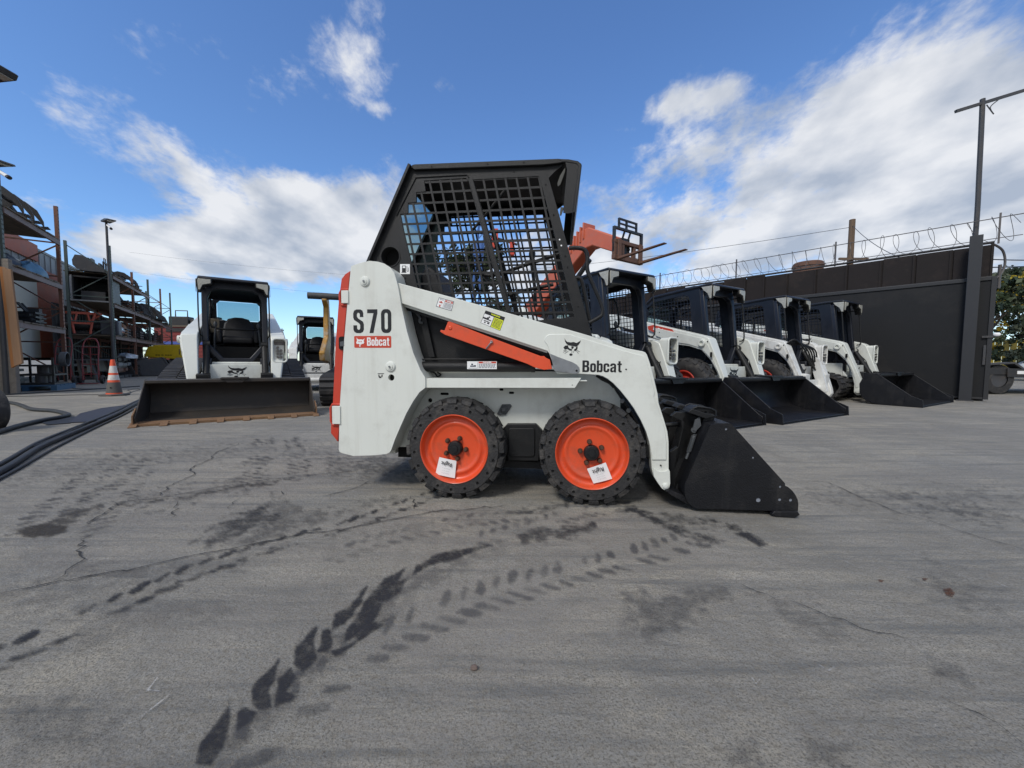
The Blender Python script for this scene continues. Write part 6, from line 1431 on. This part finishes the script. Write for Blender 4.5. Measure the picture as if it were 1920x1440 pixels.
# lamp poles
def lamp(label, p, h, rz, out=.8):
    t = thing('lamp_pole', label, 'lamp pole', p, rz); m = MB(DRK2); m.cyl((0,0,0), (0,0,h), .05, 10, .035); m.build('pole', t)
    m = MB(DRK2); m.prism([(-.1, h-.02), (out*.5, h-.02), (out, h-.07), (out+.03, h-.11), (out*.6, h-.10), (-.1, h-.08)], -.12, .12); o = m.build('lamp_head', t, bevel=.008); m = MB(LENS); m.prism([(out*.6, h-.102), (out-.02, h-.112), (out-.02, h-.122), (out*.6, h-.112)], -.09, .09); m.build('lens', o)
    m = MB(PAPER); m.cyl((.12, 0, h-.2), (.42, 0, h-.36), .035, 10); m.use(DRK); m.cyl((.42, 0, h-.36), (.47, 0, h-.39), .04, 10); m.beam((0, 0, h-.15), (.14, 0, h-.21), .02, .02); m.build('security_camera', t)
lamp('slim pole with lamp and camera rising above the far rack', Vector((-14.62, 14.3, 0)), 5.75, R(-30), .55)
lamp('lamp with a white camera on top of the nearest rack post', Vector((-10.80, 8.30, 0)), 4.85, R(-10), .42)
t = thing('street_lamp', 'street lamp head reaching in at the upper left edge', 'street lamp', Vector((-11.6, 8.4, 0)), 0); m = MB(DRK2); m.cyl((0,0,0), (0,0,6.7), .07, 10, .05); m.beam((0,0,6.62), (.8,0,6.72), .06, .06); m.build('pole', t); m = MB(DRK); m.prism([(.75, 6.66), (1.12, 6.74), (1.17, 6.70), (1.12, 6.60), (.75, 6.56)], -.16, .16); o = m.build('lamp_head', t, bevel=.01); m = MB(LENS); m.prism([(.85, 6.583), (1.1, 6.596), (1.1, 6.586), (.85, 6.573)], -.12, .12); m.build('lens', o)
# red stake body with black gear on it, far
t = thing('red_container', 'long red container with a blue stripe at the far end of the yard', 'container', Vector((-24.5, 28, 0)), R(8)); m = MB(mat('red_container_paint', (.2, .028, .024), .55, var=.2, vscale=2, dirt=(.12, .03, .03), dscale=2, damt=.5)); m.box(-1, 6.5, 0, 2.4, .3, 3.1)
for k in range(9): m.box(-1, 6.5, -.03, -.001, .5+k*.28, .58+k*.28)
m.build('container_body', t, smooth=0); m = MB(mat('blue_stripe_paint', (.06, .10, .35), .5)); m.box(-1, 6.5, -.05, -.031, 1.85, 2.05); m.build('blue_stripe', t, smooth=0); m = MB(DRK); m.box(-.2, 6.0, -.06, -.031, 2.75, 3.0); m.build('dark_band', t, smooth=0); m=MB(BOARD); m.box(-1.1, 6.6, -.1, 2.5, 3.1005, 3.2); m.build('roof_deck', t, smooth=0)
for k, (x, lb) in enumerate(((.3, 'black machine frame with loop handle at the left on the red container'), (2.4, 'black machine frame with loop handle at the right on the red container'))):
    t = thing('stored_frame', lb, 'machine frame', Vector((-24.5, 28, 3.2))+Vector((x, .6, 0)), R(8)); m = MB(DRK); m.box(-.8, .5, 0, .7, 0, .7); m.box(.55, .9, .1, .6, 0, .5); m.build('frame_body', t, bevel=.05); m = MB(DRK2); m.tube([(-.5, .3, .7), (-.5, .3, 1.15), (.3, .3, 1.15), (.3, .3, .7)], .04, 6); m.build('loop_handle', t)
    
# mini excavator, only its near track and arm clear the tail door
t = thing('mini_excavator', 'mini excavator with big black track and worn yellow boom behind the tail door', 'excavator', Vector((-2.75, 7.9, 0)), R(-72))
track_part(t, -.85, -.40, -1.3, 1.45, .62); track_part(t, .40, .85, -1.3, 1.45, .62)
m = MB(DRK); m.box(-1.0, 1.0, -.4, .4, .3, .6); m.box(-.9, .7, -.5, .7, .601, 1.0); m.build('upper_body', t, bevel=.04)
m = MB(mat('worn_yellow_boom', (.42, .22, .04), .5, var=.3, vscale=4, dirt=(.55, .52, .46), dscale=3, damt=.9)); m.prism([(.2, .7), (.0, 1.2), (.15, 1.9), (.45, 2.0), (.5, 1.85), (.3, 1.75), (.35, 1.2), (.9, .9), (.85, .75)], -.92, -.83); m.build('boom', t, bevel=.02); m = MB(DRK2); m.cyl((.45, -1.15, 1.93), (.45, -.2, 1.93), .06, 12); m.build('cross_shaft', t)
# ================================================================== right: wall, gate, poles, trees, telehandler
WALLB = mat('dark_brown_sheet', (.017, .0135, .013), .75, var=.35, vscale=2, bump=.3, bscale=8, dirt=(.05, .036, .03), dscale=1.6, damt=.6, spec=.25)
GATEB = mat('black_gate_paint', (.0105, .0108, .012), .6, var=.25, vscale=1.5, bump=.12, bscale=40, dirt=(.028, .026, .024), dscale=1.1, damt=.6, spec=.28)
WIRE = mat('razor_wire_steel', (.11, .10, .095), .5, metal=.5, var=.3)
WOODP = mat('weathered_pole_wood', (.13, .085, .055), .85, var=.3, vscale=3, streak=(5, 5, .4))
WO = Vector((9.85, 8.05, 0)); WD = Vector((-.66, .75, 0)); WD.normalize(); WYAW = math.atan2(WD.y, WD.x)
t = thing('perimeter_wall', 'tall dark corrugated wall topped with wire, behind the loader row', 'wall', WO, WYAW)
m = MB(WALLB); m.box(.05, 15.5, -.10, .0, 0, 3.20)
rnd = random.Random(4); x = .05
while x < 15.3:
    w_ = rnd.choice((.55, .62, .48)); dz = rnd.uniform(-.02, .04)
    m.box(x+.01, x+w_-.01, .0001, .018+rnd.uniform(0, .02), 2.3, 3.20+dz)
    m.box(x+rnd.uniform(.0, .03), x+rnd.uniform(.035, .06), .04, .055, 2.3, 3.19+dz)
    x += w_
m.build('wall_panels', t, smooth=0)
m = MB(DRK2); m.box(.05, 15.5, .052, .08, 2.50, 2.56); m.box(.05, 15.5, -.12, .02, 3.245, 3.27); m.build('wall_rail', t, smooth=0)
# (local +y of the wall points to the yard when WYAW is along WD: check sign by construction below)
gate = thing('sliding_gate', 'smooth black sliding gate panel beside the last loader', 'gate', WO, WYAW)
m = MB(GATEB); m.box(.06, 5.5, .16, .19, .08, 2.46); m.build('gate_sheet', gate, smooth=0)
m = MB(mat('gate_frame_black', (.02, .02, .021), .5, var=.2))
m.box(.06, 5.5, .135, .215, 2.461, 2.53); m.box(.06, 5.5, .14, .21, .04, .079); m.box(-.01, .0595, .135, .215, .04, 2.53)
m.build('gate_frame', gate, bevel=.004)
m = MB(DRK2); m.box(.065, .10, .192, .23, .75, 1.15); m.box(-.02, .13, .216, .235, 1.30, 1.34); m.build('gate_latch', gate); m = MB(PAPER); m.ball((-.06, .2, 1.36), .05, 12, (1.1,.6,.8)); m.build('white_reflector', gate)
t = thing('gate_post', 'square dark steel post standing in front of the gate', 'post', WO+WD*.30, WYAW); m = MB(mat('post_charcoal', (.02, .021, .024), .55, var=.2)); m.box(-.09, .09, .225, .40, 0, 3.36); m.build('post_shaft', t, bevel=.006); m = MB(DRK2); m.box(-.12, .12, .20, .43, .0005, .02); m.build('base_plate', t)
# razor wire
t = thing('razor_wire', 'coiled razor wire strung between pickets on top of the wall', 'razor wire', WO+Vector((0, 0, 3.27)), WYAW)
m = MB(WIRE); P = []; x = .0; n = 0; rnd = random.Random(2)
loops = 54; pts_ = []
for k in range(loops*18):
    a = 2*math.pi*k/18; xx = -.3+15.4*k/(loops*18)+.05*math.sin(k*.37)+.06*math.sin(a*1.0+1); rr_ = .25+.02*math.sin(k*.11)
    pts_.append((xx+.03*math.sin(a*.5+k*.01), -.05+rr_*math.cos(a), .24+rr_*math.sin(a)))
m.tube(pts_, .0048, 5); m.build('wire_coil', t)
m = MB(WIRE); m.tube([(-.3, -.05, .47), (15.4, -.05, .47)], .010, 5); m.tube([(-.3, -.05, .06), (15.4, -.05, .06)], .008, 5); m.build('tension_wire', t)
for x in (.0, 2.6, 4.9, 7.3, 9.8, 12.4, 15): m = MB(WIRE); m.box(x-.015, x+.015, -.065, -.035, -.05, .56); m.build('picket', t, smooth=0)
# tall pole with cross bar
p = Vector((9.80, 8.40, 0)); t = thing('t_shaped_pole', 'tall crooked dark pole with a slanted crossbar behind the gate', 'pole', p); m = MB(DRK2)
P = [(0,0,0),(.02,0,1.5),(-.02,0,3.0),(-.02,0,4.0),(-.04,0,4.8),(-.06,0,5.6),(-.08,0,6.25)]; m.tube(smooth_path(P, 4), .042, 10); m.build('pole', t); m = MB(DRK2); m.beam((-.62, 0, 6.0), (1.1, 0, 6.53), .05, .055); m.build('crossbar', t); m = MB(HOSE); m.tube(smooth_path([(-.06, -.06, 6.1), (.08, -.08, 5.9), (.02, -.06, 6.05), (.18, -.06, 6.2)], 5), .01, 5); m.build('wire_scrap', t)
t = thing('hook_bracket', 'curved razor wire end bracket beside the tall pole', 'bracket', Vector((10.35, 8.5, 2.5))); m = MB(WIRE); m.tube(smooth_path([(-.2, 0, .0), (.1, 0, .15), (.22, 0, .4), (.15, 0, .7), (-.1, 0, .85)], 5), .022, 6); m.tube([(.12, 0, -.1), (.12, 0, .4)], .03, 6); m.build('bracket_arm', t)
t = thing('utility_pole', 'brown wooden utility pole rising beyond the wall', 'utility pole', Vector((18.75, 22, 0))); m = MB(WOODP); m.cyl((0,0,0), (0,0,8.7), .16, 14, .14); m.build('pole', t); m = MB(WOODP); m.box(-.8, .8, -.26, -.16, 6.45, 6.57); m.build('crossarm', t)
t = thing('rusty_tank', 'rusty round tank top showing above the wall', 'tank', Vector((10.6, 14.2, 0))); m = MB(RUSTY); m.lathe([(0, 4.36), (.42, 4.36), (.45, 4.33), (.45, 0)], (0,0,0), (0,0,1), 28); m.build('tank_shell', t); m = MB(RUSTY); m.lathe([(.45, 4.2), (.48, 4.2), (.48, 4.27), (.45, 4.27)], (0,0,0), (0,0,1), 28); m.build('tank_band', t)
t = thing('dark_container', 'dark container with yellow corner just above the wall', 'container', Vector((12.3, 12.6, 0)), R(-45)); m = MB(DRK2); m.box(-1.9, .9, -.5, .8, 0, 3.86); m.build('container_body', t, smooth=0); m = MB(YELM); m.box(.905, 1.0, -.5, .8, 3.6, 3.9); m.build('yellow_corner', t, smooth=0)
for k, (a, b_, lb) in enumerate((((18.75, 22, 8.3), (-6, 48, 11.5), 'thin wire running left from the utility pole'), ((18.75, 22, 8.4), (13.6, 12, 3.6), 'stay wire slanting down from the utility pole'), ((10.2, 8.8, 3.1), (40, 22, 8.1), 'upper wire leaving the picture at the right edge'), ((10.2, 8.8, 2.9), (40, 20, 8.0), 'lower wire leaving the picture at the right edge'), ((-60, 62, 17.5), (-10, 55, 12.0), 'highest faint wire in the sky over the left loader'), ((-60, 62, 14.5), (-10, 55, 9.2), 'lowest faint wire in the sky over the left loader'))):
    a, b_ = Vector(a), Vector(b_); m = MB(mat('overhead_cable', (.04, .045, .05), .6)); P = [a.lerp(b_, q/16)-Vector((0, 0, .5*4*(q/16)*(1-q/16))) for q in range(17)]; m.tube(P, .014 if k < 4 else .010, 5); tag(m.build('overhead_wire'), lb, 'wire', 'overhead wires')
# trees
def leafm(nm, c): return mat(nm, c, .6, var=.45, vscale=3)
LF = [leafm('olive_foliage', (.055, .075, .03)), leafm('dark_foliage', (.03, .048, .022)), leafm('grey_green_foliage', (.075, .09, .055)), leafm('yellow_blossom', (.55, .40, .03))]
BARK = mat('grey_bark', (.10, .085, .07), .9, var=.3, bump=.6, bscale=12)
def tree(label, p, h, spread, seed, nclump, leaf=.10, mats=(0, 1), droop=0.0, trunk_h=.35, per=60, kind='tree', blossom=0):
    rnd = random.Random(seed); t = thing(kind, label, kind.split('_')[-1], p)
    m = MB(BARK); tips = []
    def limb(a, d, L_, r, dep):
        q = [a]; dd = d.copy()
        for i in range(4):
            dd = (dd+Vector((rnd.uniform(-.25, .25), rnd.uniform(-.25, .25), rnd.uniform(-.05, .18)))).normalized(); q.append(q[-1]+dd*L_/4)
        m.tube(q, [r*(1-.13*i) for i in range(5)], 6)
        if dep == 0: tips.extend(q[2:]); return
        for i in range(rnd.randint(2, 4)):
            st = q[rnd.randint(2, 4)]; an = rnd.uniform(0, 6.28); nd_ = (dd+Vector((math.cos(an)*.9, math.sin(an)*.9, rnd.uniform(-.1, .6)))).normalized(); limb(st, nd_, L_*rnd.uniform(.5, .75), r*.5, dep-1)
        tips.append(q[-1])
    limb(Vector((0,0,0)), Vector((0,0,1)), h*trunk_h*1.6, h*.022, 3)
    m.build('trunk', t, smooth=60)
    mm = [MB(LF[i]) for i in mats]
    for k in range(nclump):
        c = rnd.choice(tips).copy(); c += Vector((rnd.gauss(0, spread*.16), rnd.gauss(0, spread*.16), rnd.gauss(0, h*.06)))
        cr__ = rnd.uniform(.18, .45)*h*.10; b = mm[k % len(mm)]
        if c.z < .2: c.z = .3
        for j in range(per):
            v = Vector((rnd.gauss(0, 1), rnd.gauss(0, 1), rnd.gauss(0, .8)))*cr__*.55; v.z -= droop*abs(rnd.gauss(0, 1))*cr__
            n_ = Vector((rnd.gauss(0, 1), rnd.gauss(0, 1), rnd.gauss(0, 1))).normalized(); x_ = n_.orthogonal().normalized(); y_ = n_.cross(x_); s_ = leaf*rnd.uniform(.5, 1.2); l_ = s_*rnd.uniform(.35, .6); o = c+v
            b.add([o-x_*s_, o-y_*l_, o+x_*s_, o+y_*l_], [(0,1,2,3)])
    for b in mm: b.build('crown', t, smooth=0, recalc=False)
    if blossom:
        b = MB(LF[3])
        for k in range(blossom):
            c = rnd.choice(tips)+Vector((rnd.gauss(0, spread*.12), rnd.gauss(0, spread*.12), rnd.gauss(0, h*.05)))
            for j in range(30):
                o = c+Vector((rnd.gauss(0, 1), rnd.gauss(0, 1), rnd.gauss(0, 1)))*.12; n_ = Vector((rnd.gauss(0, 1), rnd.gauss(0, 1), rnd.gauss(0, 1))).normalized(); x_ = n_.orthogonal().normalized()*.06; y_ = n_.cross(x_)
                b.add([o-x_, o-y_, o+x_, o+y_], [(0,1,2,3)])
        b.build('blossom', t, smooth=0, recalc=False)
tree('tall loose eucalyptus seen through the mesh cab, left of the blue mast', Vector((-2.3, 24, 0)), 6.3, 3.0, 11, 130, .13, (0, 1), .8, .40, 60)
tree('lower wispy eucalyptus seen through the mesh cab, right of the blue mast', Vector((.2, 27, 0)), 5.4, 2.6, 12, 60, .12, (1, 2), .8, .40, 50)
tree('dense green street tree with yellow blossom beyond the gate', Vector((23.6, 19.5, 0)), 5.6, 4.5, 21, 260, .13, (0, 1, 2), .2, .30, 70, blossom=60)
tree('dark leafy tree at the right edge beyond the gate', Vector((28.5, 21.5, 0)), 5.4, 4.0, 22, 170, .13, (1, 0), .2, .30, 60)
tree('low roadside bush under the blossoming tree', Vector((24.6, 18.3, 0)), 2.6, 3.4, 23, 150, .11, (1, 0, 2), .1, .22, 50, kind='roadside_bush')
t = thing('yellow_fence', 'yellow slatted fence behind the street trees', 'fence', Vector((22.5, 22.5, 0)), R(5)); 
for k in range(16): m = MB(mat('yellow_fence_paint', (.45, .33, .02), .6, var=.2)); m.box(k*.5, k*.5+.42, 0, .04, .3, 2.2); m.build('slat', t, smooth=0)
m = MB(DRK); m.box(0, 8, .041, .08, .5, .58); m.box(0, 8, .041, .08, 1.8, 1.88); m.build('rail', t, smooth=0)
# flat trailer outside the gate
t = thing('flatbed_trailer', 'black flatbed trailer with red and white reflective tape beyond the gate', 'trailer', Vector((12.35, 9.9, 0)), R(-3)); m = MB(DRK); m.box(-.3, 5, 0, 2.0, .50, .66); m.box(.2, 5, -.03, -.0005, .44, .66); m.build('deck_frame', t, bevel=.01)
m = MB(DRK2); m.prism([(-.35, .62), (-.30, .78), (.35, .82), (.55, .68), (.5, .66), (.32, .78), (-.26, .74), (-.3, .62)], -.05, .2); m.build('fender', t)
m = MB(PAPER); m.box(.42, .72, -.036, -.031, .52, .60); m.build('white_tape', t, smooth=0); m = MB(DRED); m.box(.7205, 1.0, -.036, -.031, .52, .60); m.build('red_tape', t, smooth=0)
for x in (.05,): m = MB(RUBBER); m.lathe([(.2, 0), (.36, .01), (.38, .06), (.38, .2), (.2, .24)], (x, .0, .38), (0,1,0), 32); m.use(DRK2).lathe([(.2, .02), (.05, .04), (0, .04)], (x, 0, .38), (0,1,0), 20); m.build('wheel', t)
t = thing('parked_car', 'white car parked across the street at the right edge', 'car', Vector((25.9, 17.6, 0)), R(0)); m = MB(PAPER); m.prism([(-2.1, .35), (-2.15, .75), (-1.9, .92), (-1.2, .98), (-.6, 1.42), (.8, 1.45), (1.5, 1.0), (2.1, .9), (2.2, .4), (2.0, .28), (-2.0, .28)], -.85, .85); m.build('body', t, bevel=.08, seg=3); m = MB(INK)
m.prism([(-1.05, .99), (-.55, 1.36), (.72, 1.39), (1.3, 1.02)], -.862, .862); m.build('window', t)
for x in (-1.35, 1.4): m = MB(RUBBER); m.lathe([(.0, -.88), (.3, -.88), (.33, -.82), (.33, .82), (.3, .88), (0, .88)], (x, 0, .33), (0,1,0), 24); m.build('wheel', t)
# strip of worn street beyond the gate
# telehandler
TH = mat('telehandler_orange', (.52, .12, .06), .5, var=.15, vscale=4, dirt=(.35, .16, .11), dscale=3, damt=.7)
fw_ = Vector((.57, -.82, 0)).normalized(); TY = math.atan2(fw_.y, fw_.x)
C0 = Vector((3.3, 11.32, 0)); t = thing('telehandler', 'orange telehandler with raised boom and pallet forks behind the loaders', 'telehandler', C0, TY)
m = MB(TH); FNb = lambda a, b, w: (a, w, b)
m.prism([(-5.6, 1.80), (-5.6, 2.28), (-1.75, 4.90), (-1.38, 4.93), (-.30, 4.38), (-.30, 3.92), (-1.2, 4.33), (-1.45, 4.32), (-4.9, 1.98)], -.22, .22); m.build('boom', t, bevel=.03)
m = MB(TH)
for k in range(5): x = -2.15+.14*k; m.box(x, x+.05, -.26, .26, 4.30+.08*k, 4.72+.10*k)
m.build('boom_collar', t, bevel=.01)
m = MB(DRK); m.cyl((-4.3, 0, 1.6), (-1.5, 0, 4.0), .08, 12); m.build('lift_cylinder', t)
FR = RUSTY; y0, y1 = -.62, .62
m = MB(DRK); zb = 3.62; zt = 4.52
for y in (y0, y1-.06): m.box(-.06, .02, y, y+.06, zb+.2, zt)
m.box(-.06, .02, y0+.06, y1-.06, zt-.06, zt); m.box(-.05, .01, y0+.2, y1-.25, zt+.22, zt+.26); m.box(-.05, .01, y0+.2, y1-.25, zt+.10, zt+.13)
for y in (y0+.2, -.1, y1-.29): m.box(-.05, .01, y, y+.04, zt+.001, zt+.22)
for y in (-.15, .1): m.tube([(-.02, y, zt-.05), (-.12, y, zt-.3), (-.05, y, zt-.55)], .03, 6)
m.build('backrest_guard', t, smooth=0)
m = MB(FR); m.box(-.08, .04, y0, y1, zb, zb+.14); m.box(-.08, .04, y0, y1, zb+.45, zb+.55)
for y in (y0, -.3, .2, y1-.1): m.box(-.07, .03, y, y+.1, zb+.141, zb+.449)
m.build('carriage', t, bevel=.01)
m = MB(DRK); m.cyl((-.35, -.15, 4.1), (-.35, .15, 4.1), .13, 16); m.box(-.3, -.09, -.16, .16, 3.8, 4.3); m.build('tilt_head', t)
for y in (-.52, .40): m = MB(FR); m.prism([(.05, zb+.55), (.09, zb+.55), (.10, zb+.06), (1.5, zb+.10), (1.5, zb+.08), (.05, zb)], y, y+.12); m.build('fork', t)
m = MB(TH); m.prism([(-6.6, .6), (-6.8, 1.3), (-5.9, 2.1), (-3.5, 1.2), (-2.9, .9), (-2.9, .5)], -.6, .6); m.build('chassis', t, bevel=.04); m = MB(DRK); m.prism([(-5.0, 1.0), (-5.0, 2.2), (-4.6, 2.35), (-3.9, 2.3), (-3.7, 1.1)], .45, 1.15); m.build('operator_cab', t, bevel=.03)
for x in (-3.3, -6.0):
    for y in (-1.1, .75): m = MB(RUBBER); m.lathe([(.25, 0), (.55, .02), (.6, .1), (.6, .3), (.25, .35)], (x, y, .6), (0,1,0), 28); m.use(TH).lathe([(.25, .03), (0, .06)], (x, y, .6), (0,1,0), 20); m.build('wheel', t)
# blue mast
BL = mat('blue_mast_paint', (.05, .13, .36), .45, var=.25, vscale=4); t = thing('blue_mast', 'blue lattice mast standing behind the mesh cab', 'mast', Vector((-1.45, 13.4, 0)), 0)
m = MB(BL)
for x in (-.1, .12):
    for y in (-.1, .1): m.tube([(x, y, 0), (x+.22, y, 3.4), (x+.42, y, 5.5)], .03, 6)
for k in range(14): z = .3+.37*k; o_ = .22*z/3.4; m.beam((-.1+o_, -.1, z), (.12+o_+.02, -.1, z+.3), .03, .03)
m.build('lattice', t); m = MB(BL); m.box(.12, .42, -.15, .15, 4.3, 4.8); m.box(-.15, .3, -.2, .2, 0, .6); m.build('mast_head', t, bevel=.02)
m = MB(DRED); m.box(.75, .95, -.1, .1, 4.6, 5.2); m.box(1.35, 1.5, -.1, .1, 4.35, 4.85); m.use(DRK).beam((.3, 0, 5.1), (1.6, 0, 4.7), .06, .06); m.build('red_end_piece', t)
SKY_STR, SUN_E, EXPO, CLOUD_GAIN = .12, 1.8, .38, 6.0
SKY_LOW, SKY_MID, SKY_TOP = (.95, 1.12, 1.32, 1), (.74, .96, 1.2, 1), (.74, .97, 1.27, 1)
# ================================================================== sky and light
SUN_EL, SUN_AZ = R(47), R(212)       # azimuth clockwise from +Y seen from above: behind the camera, to the left
w = bpy.data.worlds.new('World'); sc.world = w; w.use_nodes = True
N, L = w.node_tree.nodes, w.node_tree.links; N.clear()
def nd(t, **k):
    n = N.new(t)
    for a, b in k.items(): setattr(n, a, b)
    return n
def math_(op, a, b=None, clamp=False):
    n = nd('ShaderNodeMath', operation=op, use_clamp=clamp)
    for i, v in enumerate((a, b)):
        if v is None: continue
        if isinstance(v, (int, float)): n.inputs[i].default_value = v
        else: L.new(v, n.inputs[i])
    return n.outputs[0]
out = nd('ShaderNodeOutputWorld'); bg = nd('ShaderNodeBackground'); L.new(bg.outputs[0], out.inputs[0])
sky = nd('ShaderNodeTexSky'); sky.sky_type = 'NISHITA'; sky.sun_disc = False; sky.sun_elevation = SUN_EL; sky.sun_rotation = SUN_AZ
sky.air_density = 1.0; sky.dust_density = .35; sky.ozone_density = 2.2
tc = nd('ShaderNodeTexCoord'); sp = nd('ShaderNodeSeparateXYZ'); L.new(tc.outputs['Generated'], sp.inputs[0])
X, Y, Z = sp.outputs
zz = math_('ADD', math_('MAXIMUM', Z, 0.0), .30)
cu = math_('DIVIDE', X, zz); cv = math_('DIVIDE', Y, zz)
az = math_('ARCTAN2', X, Y); el = math_('ARCSINE', Z)
def dirae(px, py):
    d = ray(px, py); return math.atan2(d.x, d.y), math.asin(d.z)
# cloud banks: centre px, second px (long axis), half width px, strength
BANKS = [((1250,262),(1960,180),72,.55),((1250,275),(1700,290),45,.25),((1560,230),(2050,40),60,.33),((1225,205),(1400,150),22,.36),((1400,405),(2000,345),48,.36),((1060,450),(1800,470),85,.62),((1750,420),(2300,430),150,.42),((1050,400),(1250,420),45,.30),
         ((330,425),(740,470),52,.70),((110,455),(600,495),34,.78),((560,405),(770,355),58,.52),((180,235),(640,400),46,.42),((100,190),(330,300),48,.31),((440,40),(780,110),85,.25),((530,108),(600,122),8,.16),((800,155),(860,165),26,.32),((690,205),(740,200),16,.30),((280,80),(340,40),45,.22),((40,160),(110,140),30,.08),((1150,235),(1200,250),12,.28),((560,238),(590,240),10,.15),
         ((700,520),(1100,520),75,.5),((-200,520),(100,560),50,.3)]
tot = None
for (p0, p1, hw, st) in BANKS:
    a0, e0 = dirae(*p0); a1, e1 = dirae(*p1)
    ca, ce = (a0+a1)/2, (e0+e1)/2; La = math.hypot(a1-a0, e1-e0)/2+1e-3; an = math.atan2(e1-e0, a1-a0)
    k = hw/730*.95
    dx = math_('SUBTRACT', az, ca); dy = math_('SUBTRACT', el, ce)
    c_, s_ = math.cos(an), math.sin(an)
    u_ = math_('ADD', math_('MULTIPLY', dx, c_/(La+k*.5)), math_('MULTIPLY', dy, s_/(La+k*.5)))
    v_ = math_('ADD', math_('MULTIPLY', dx, -s_/k), math_('MULTIPLY', dy, c_/k))
    r2 = math_('ADD', math_('POWER', math_('ABSOLUTE', u_), 4.0), math_('MULTIPLY', v_, v_))
    g = math_('MULTIPLY', math_('EXPONENT', math_('MULTIPLY', r2, -.9)), st)
    tot = g if tot is None else math_('MAXIMUM', tot, g) if st < .33 else math_('ADD', tot, g)
cb = nd('ShaderNodeCombineXYZ'); L.new(cu, cb.inputs[0]); L.new(cv, cb.inputs[1])
mp = nd('ShaderNodeMapping'); mp.inputs['Rotation'].default_value = (0, 0, R(28)); mp.inputs['Scale'].default_value = (1.3, 1.0, 1); L.new(cb.outputs[0], mp.inputs[0])
n1 = nd('ShaderNodeTexNoise'); n1.inputs['Scale'].default_value = 2.9; n1.inputs['Detail'].default_value = 10; n1.inputs['Roughness'].default_value = .56; n1.inputs['Distortion'].default_value = .35; L.new(mp.outputs[0], n1.inputs['Vector'])
n2 = nd('ShaderNodeTexNoise'); n2.inputs['Scale'].default_value = 10; n2.inputs['Detail'].default_value = 8; n2.inputs['Roughness'].default_value = .6; L.new(mp.outputs[0], n2.inputs['Vector'])
n3 = nd('ShaderNodeTexNoise'); n3.inputs['Scale'].default_value = 27; n3.inputs['Detail'].default_value = 7; n3.inputs['Roughness'].default_value = .62; n3.inputs['Distortion'].default_value = .5; L.new(mp.outputs[0], n3.inputs['Vector'])
nn_ = math_('ADD', math_('ADD', math_('MULTIPLY', n1.outputs[0], .60), math_('MULTIPLY', n2.outputs[0], .26)), math_('MULTIPLY', n3.outputs[0], .14))
back = math_('MULTIPLY', math_('MAXIMUM', math_('MULTIPLY', Y, -1.0), 0.0), 1.0)  # unseen extra cloud behind the camera, added to make ambient light less blue
hi = math_('MULTIPLY', math_('MAXIMUM', math_('SUBTRACT', Z, .72), 0.0), 5.0)  # unseen overhead cloud, added likewise to whiten the ambient light
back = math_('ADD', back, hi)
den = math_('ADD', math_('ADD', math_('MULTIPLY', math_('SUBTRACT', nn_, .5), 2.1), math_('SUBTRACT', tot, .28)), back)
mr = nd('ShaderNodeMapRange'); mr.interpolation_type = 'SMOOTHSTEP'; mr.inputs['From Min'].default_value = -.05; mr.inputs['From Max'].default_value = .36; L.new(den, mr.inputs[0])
# fade right at the horizon into pale haze
shade = nd('ShaderNodeTexNoise'); shade.inputs['Scale'].default_value = 3.1; shade.inputs['Detail'].default_value = 7; L.new(mp.outputs[0], shade.inputs['Vector'])
cr = nd('ShaderNodeValToRGB'); cr.color_ramp.elements[0].position = .38; cr.color_ramp.elements[0].color = (.46, .52, .62, 1); cr.color_ramp.elements[1].position = .60; cr.color_ramp.elements[1].color = (.92, .93, .95, 1)
L.new(shade.outputs[0], cr.inputs[0])
gr = nd('ShaderNodeValToRGB'); gr.color_ramp.elements[0].position = 0; gr.color_ramp.elements[0].color = SKY_LOW; gr.color_ramp.elements[1].position = .7; gr.color_ramp.elements[1].color = SKY_TOP
e_ = gr.color_ramp.elements.new(.22); e_.color = SKY_MID; L.new(Z, gr.inputs[0])
skyc = nd('ShaderNodeMix', data_type='RGBA', blend_type='MULTIPLY'); skyc.inputs['Factor'].default_value = 1; L.new(sky.outputs[0], skyc.inputs['A']); L.new(gr.outputs[0], skyc.inputs['B'])
cl = nd('ShaderNodeVectorMath', operation='SCALE'); L.new(cr.outputs[0], cl.inputs[0]); cl.inputs['Scale'].default_value = CLOUD_GAIN
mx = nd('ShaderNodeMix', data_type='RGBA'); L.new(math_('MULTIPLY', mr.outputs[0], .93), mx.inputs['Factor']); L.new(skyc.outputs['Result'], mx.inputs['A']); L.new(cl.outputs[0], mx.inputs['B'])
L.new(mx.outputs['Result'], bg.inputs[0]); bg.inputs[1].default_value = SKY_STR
sun = bpy.data.lights.new('sun', 'SUN'); sun.energy = SUN_E; sun.angle = R(14); sun.color = (1.0, .965, .91)
so_ = bpy.data.objects.new('sun', sun); COL.objects.link(so_)
dirv = Vector((math.sin(SUN_AZ)*math.cos(SUN_EL), math.cos(SUN_AZ)*math.cos(SUN_EL), math.sin(SUN_EL)))
so_.rotation_euler = dirv.to_track_quat('Z', 'Y').to_euler()
sc.view_settings.view_transform = 'Standard'; sc.view_settings.look = 'None'; sc.view_settings.gamma = 1; sc.view_settings.exposure = EXPO
try: sc.cycles.max_bounces = 6; sc.cycles.transparent_max_bounces = 24
except Exception: pass
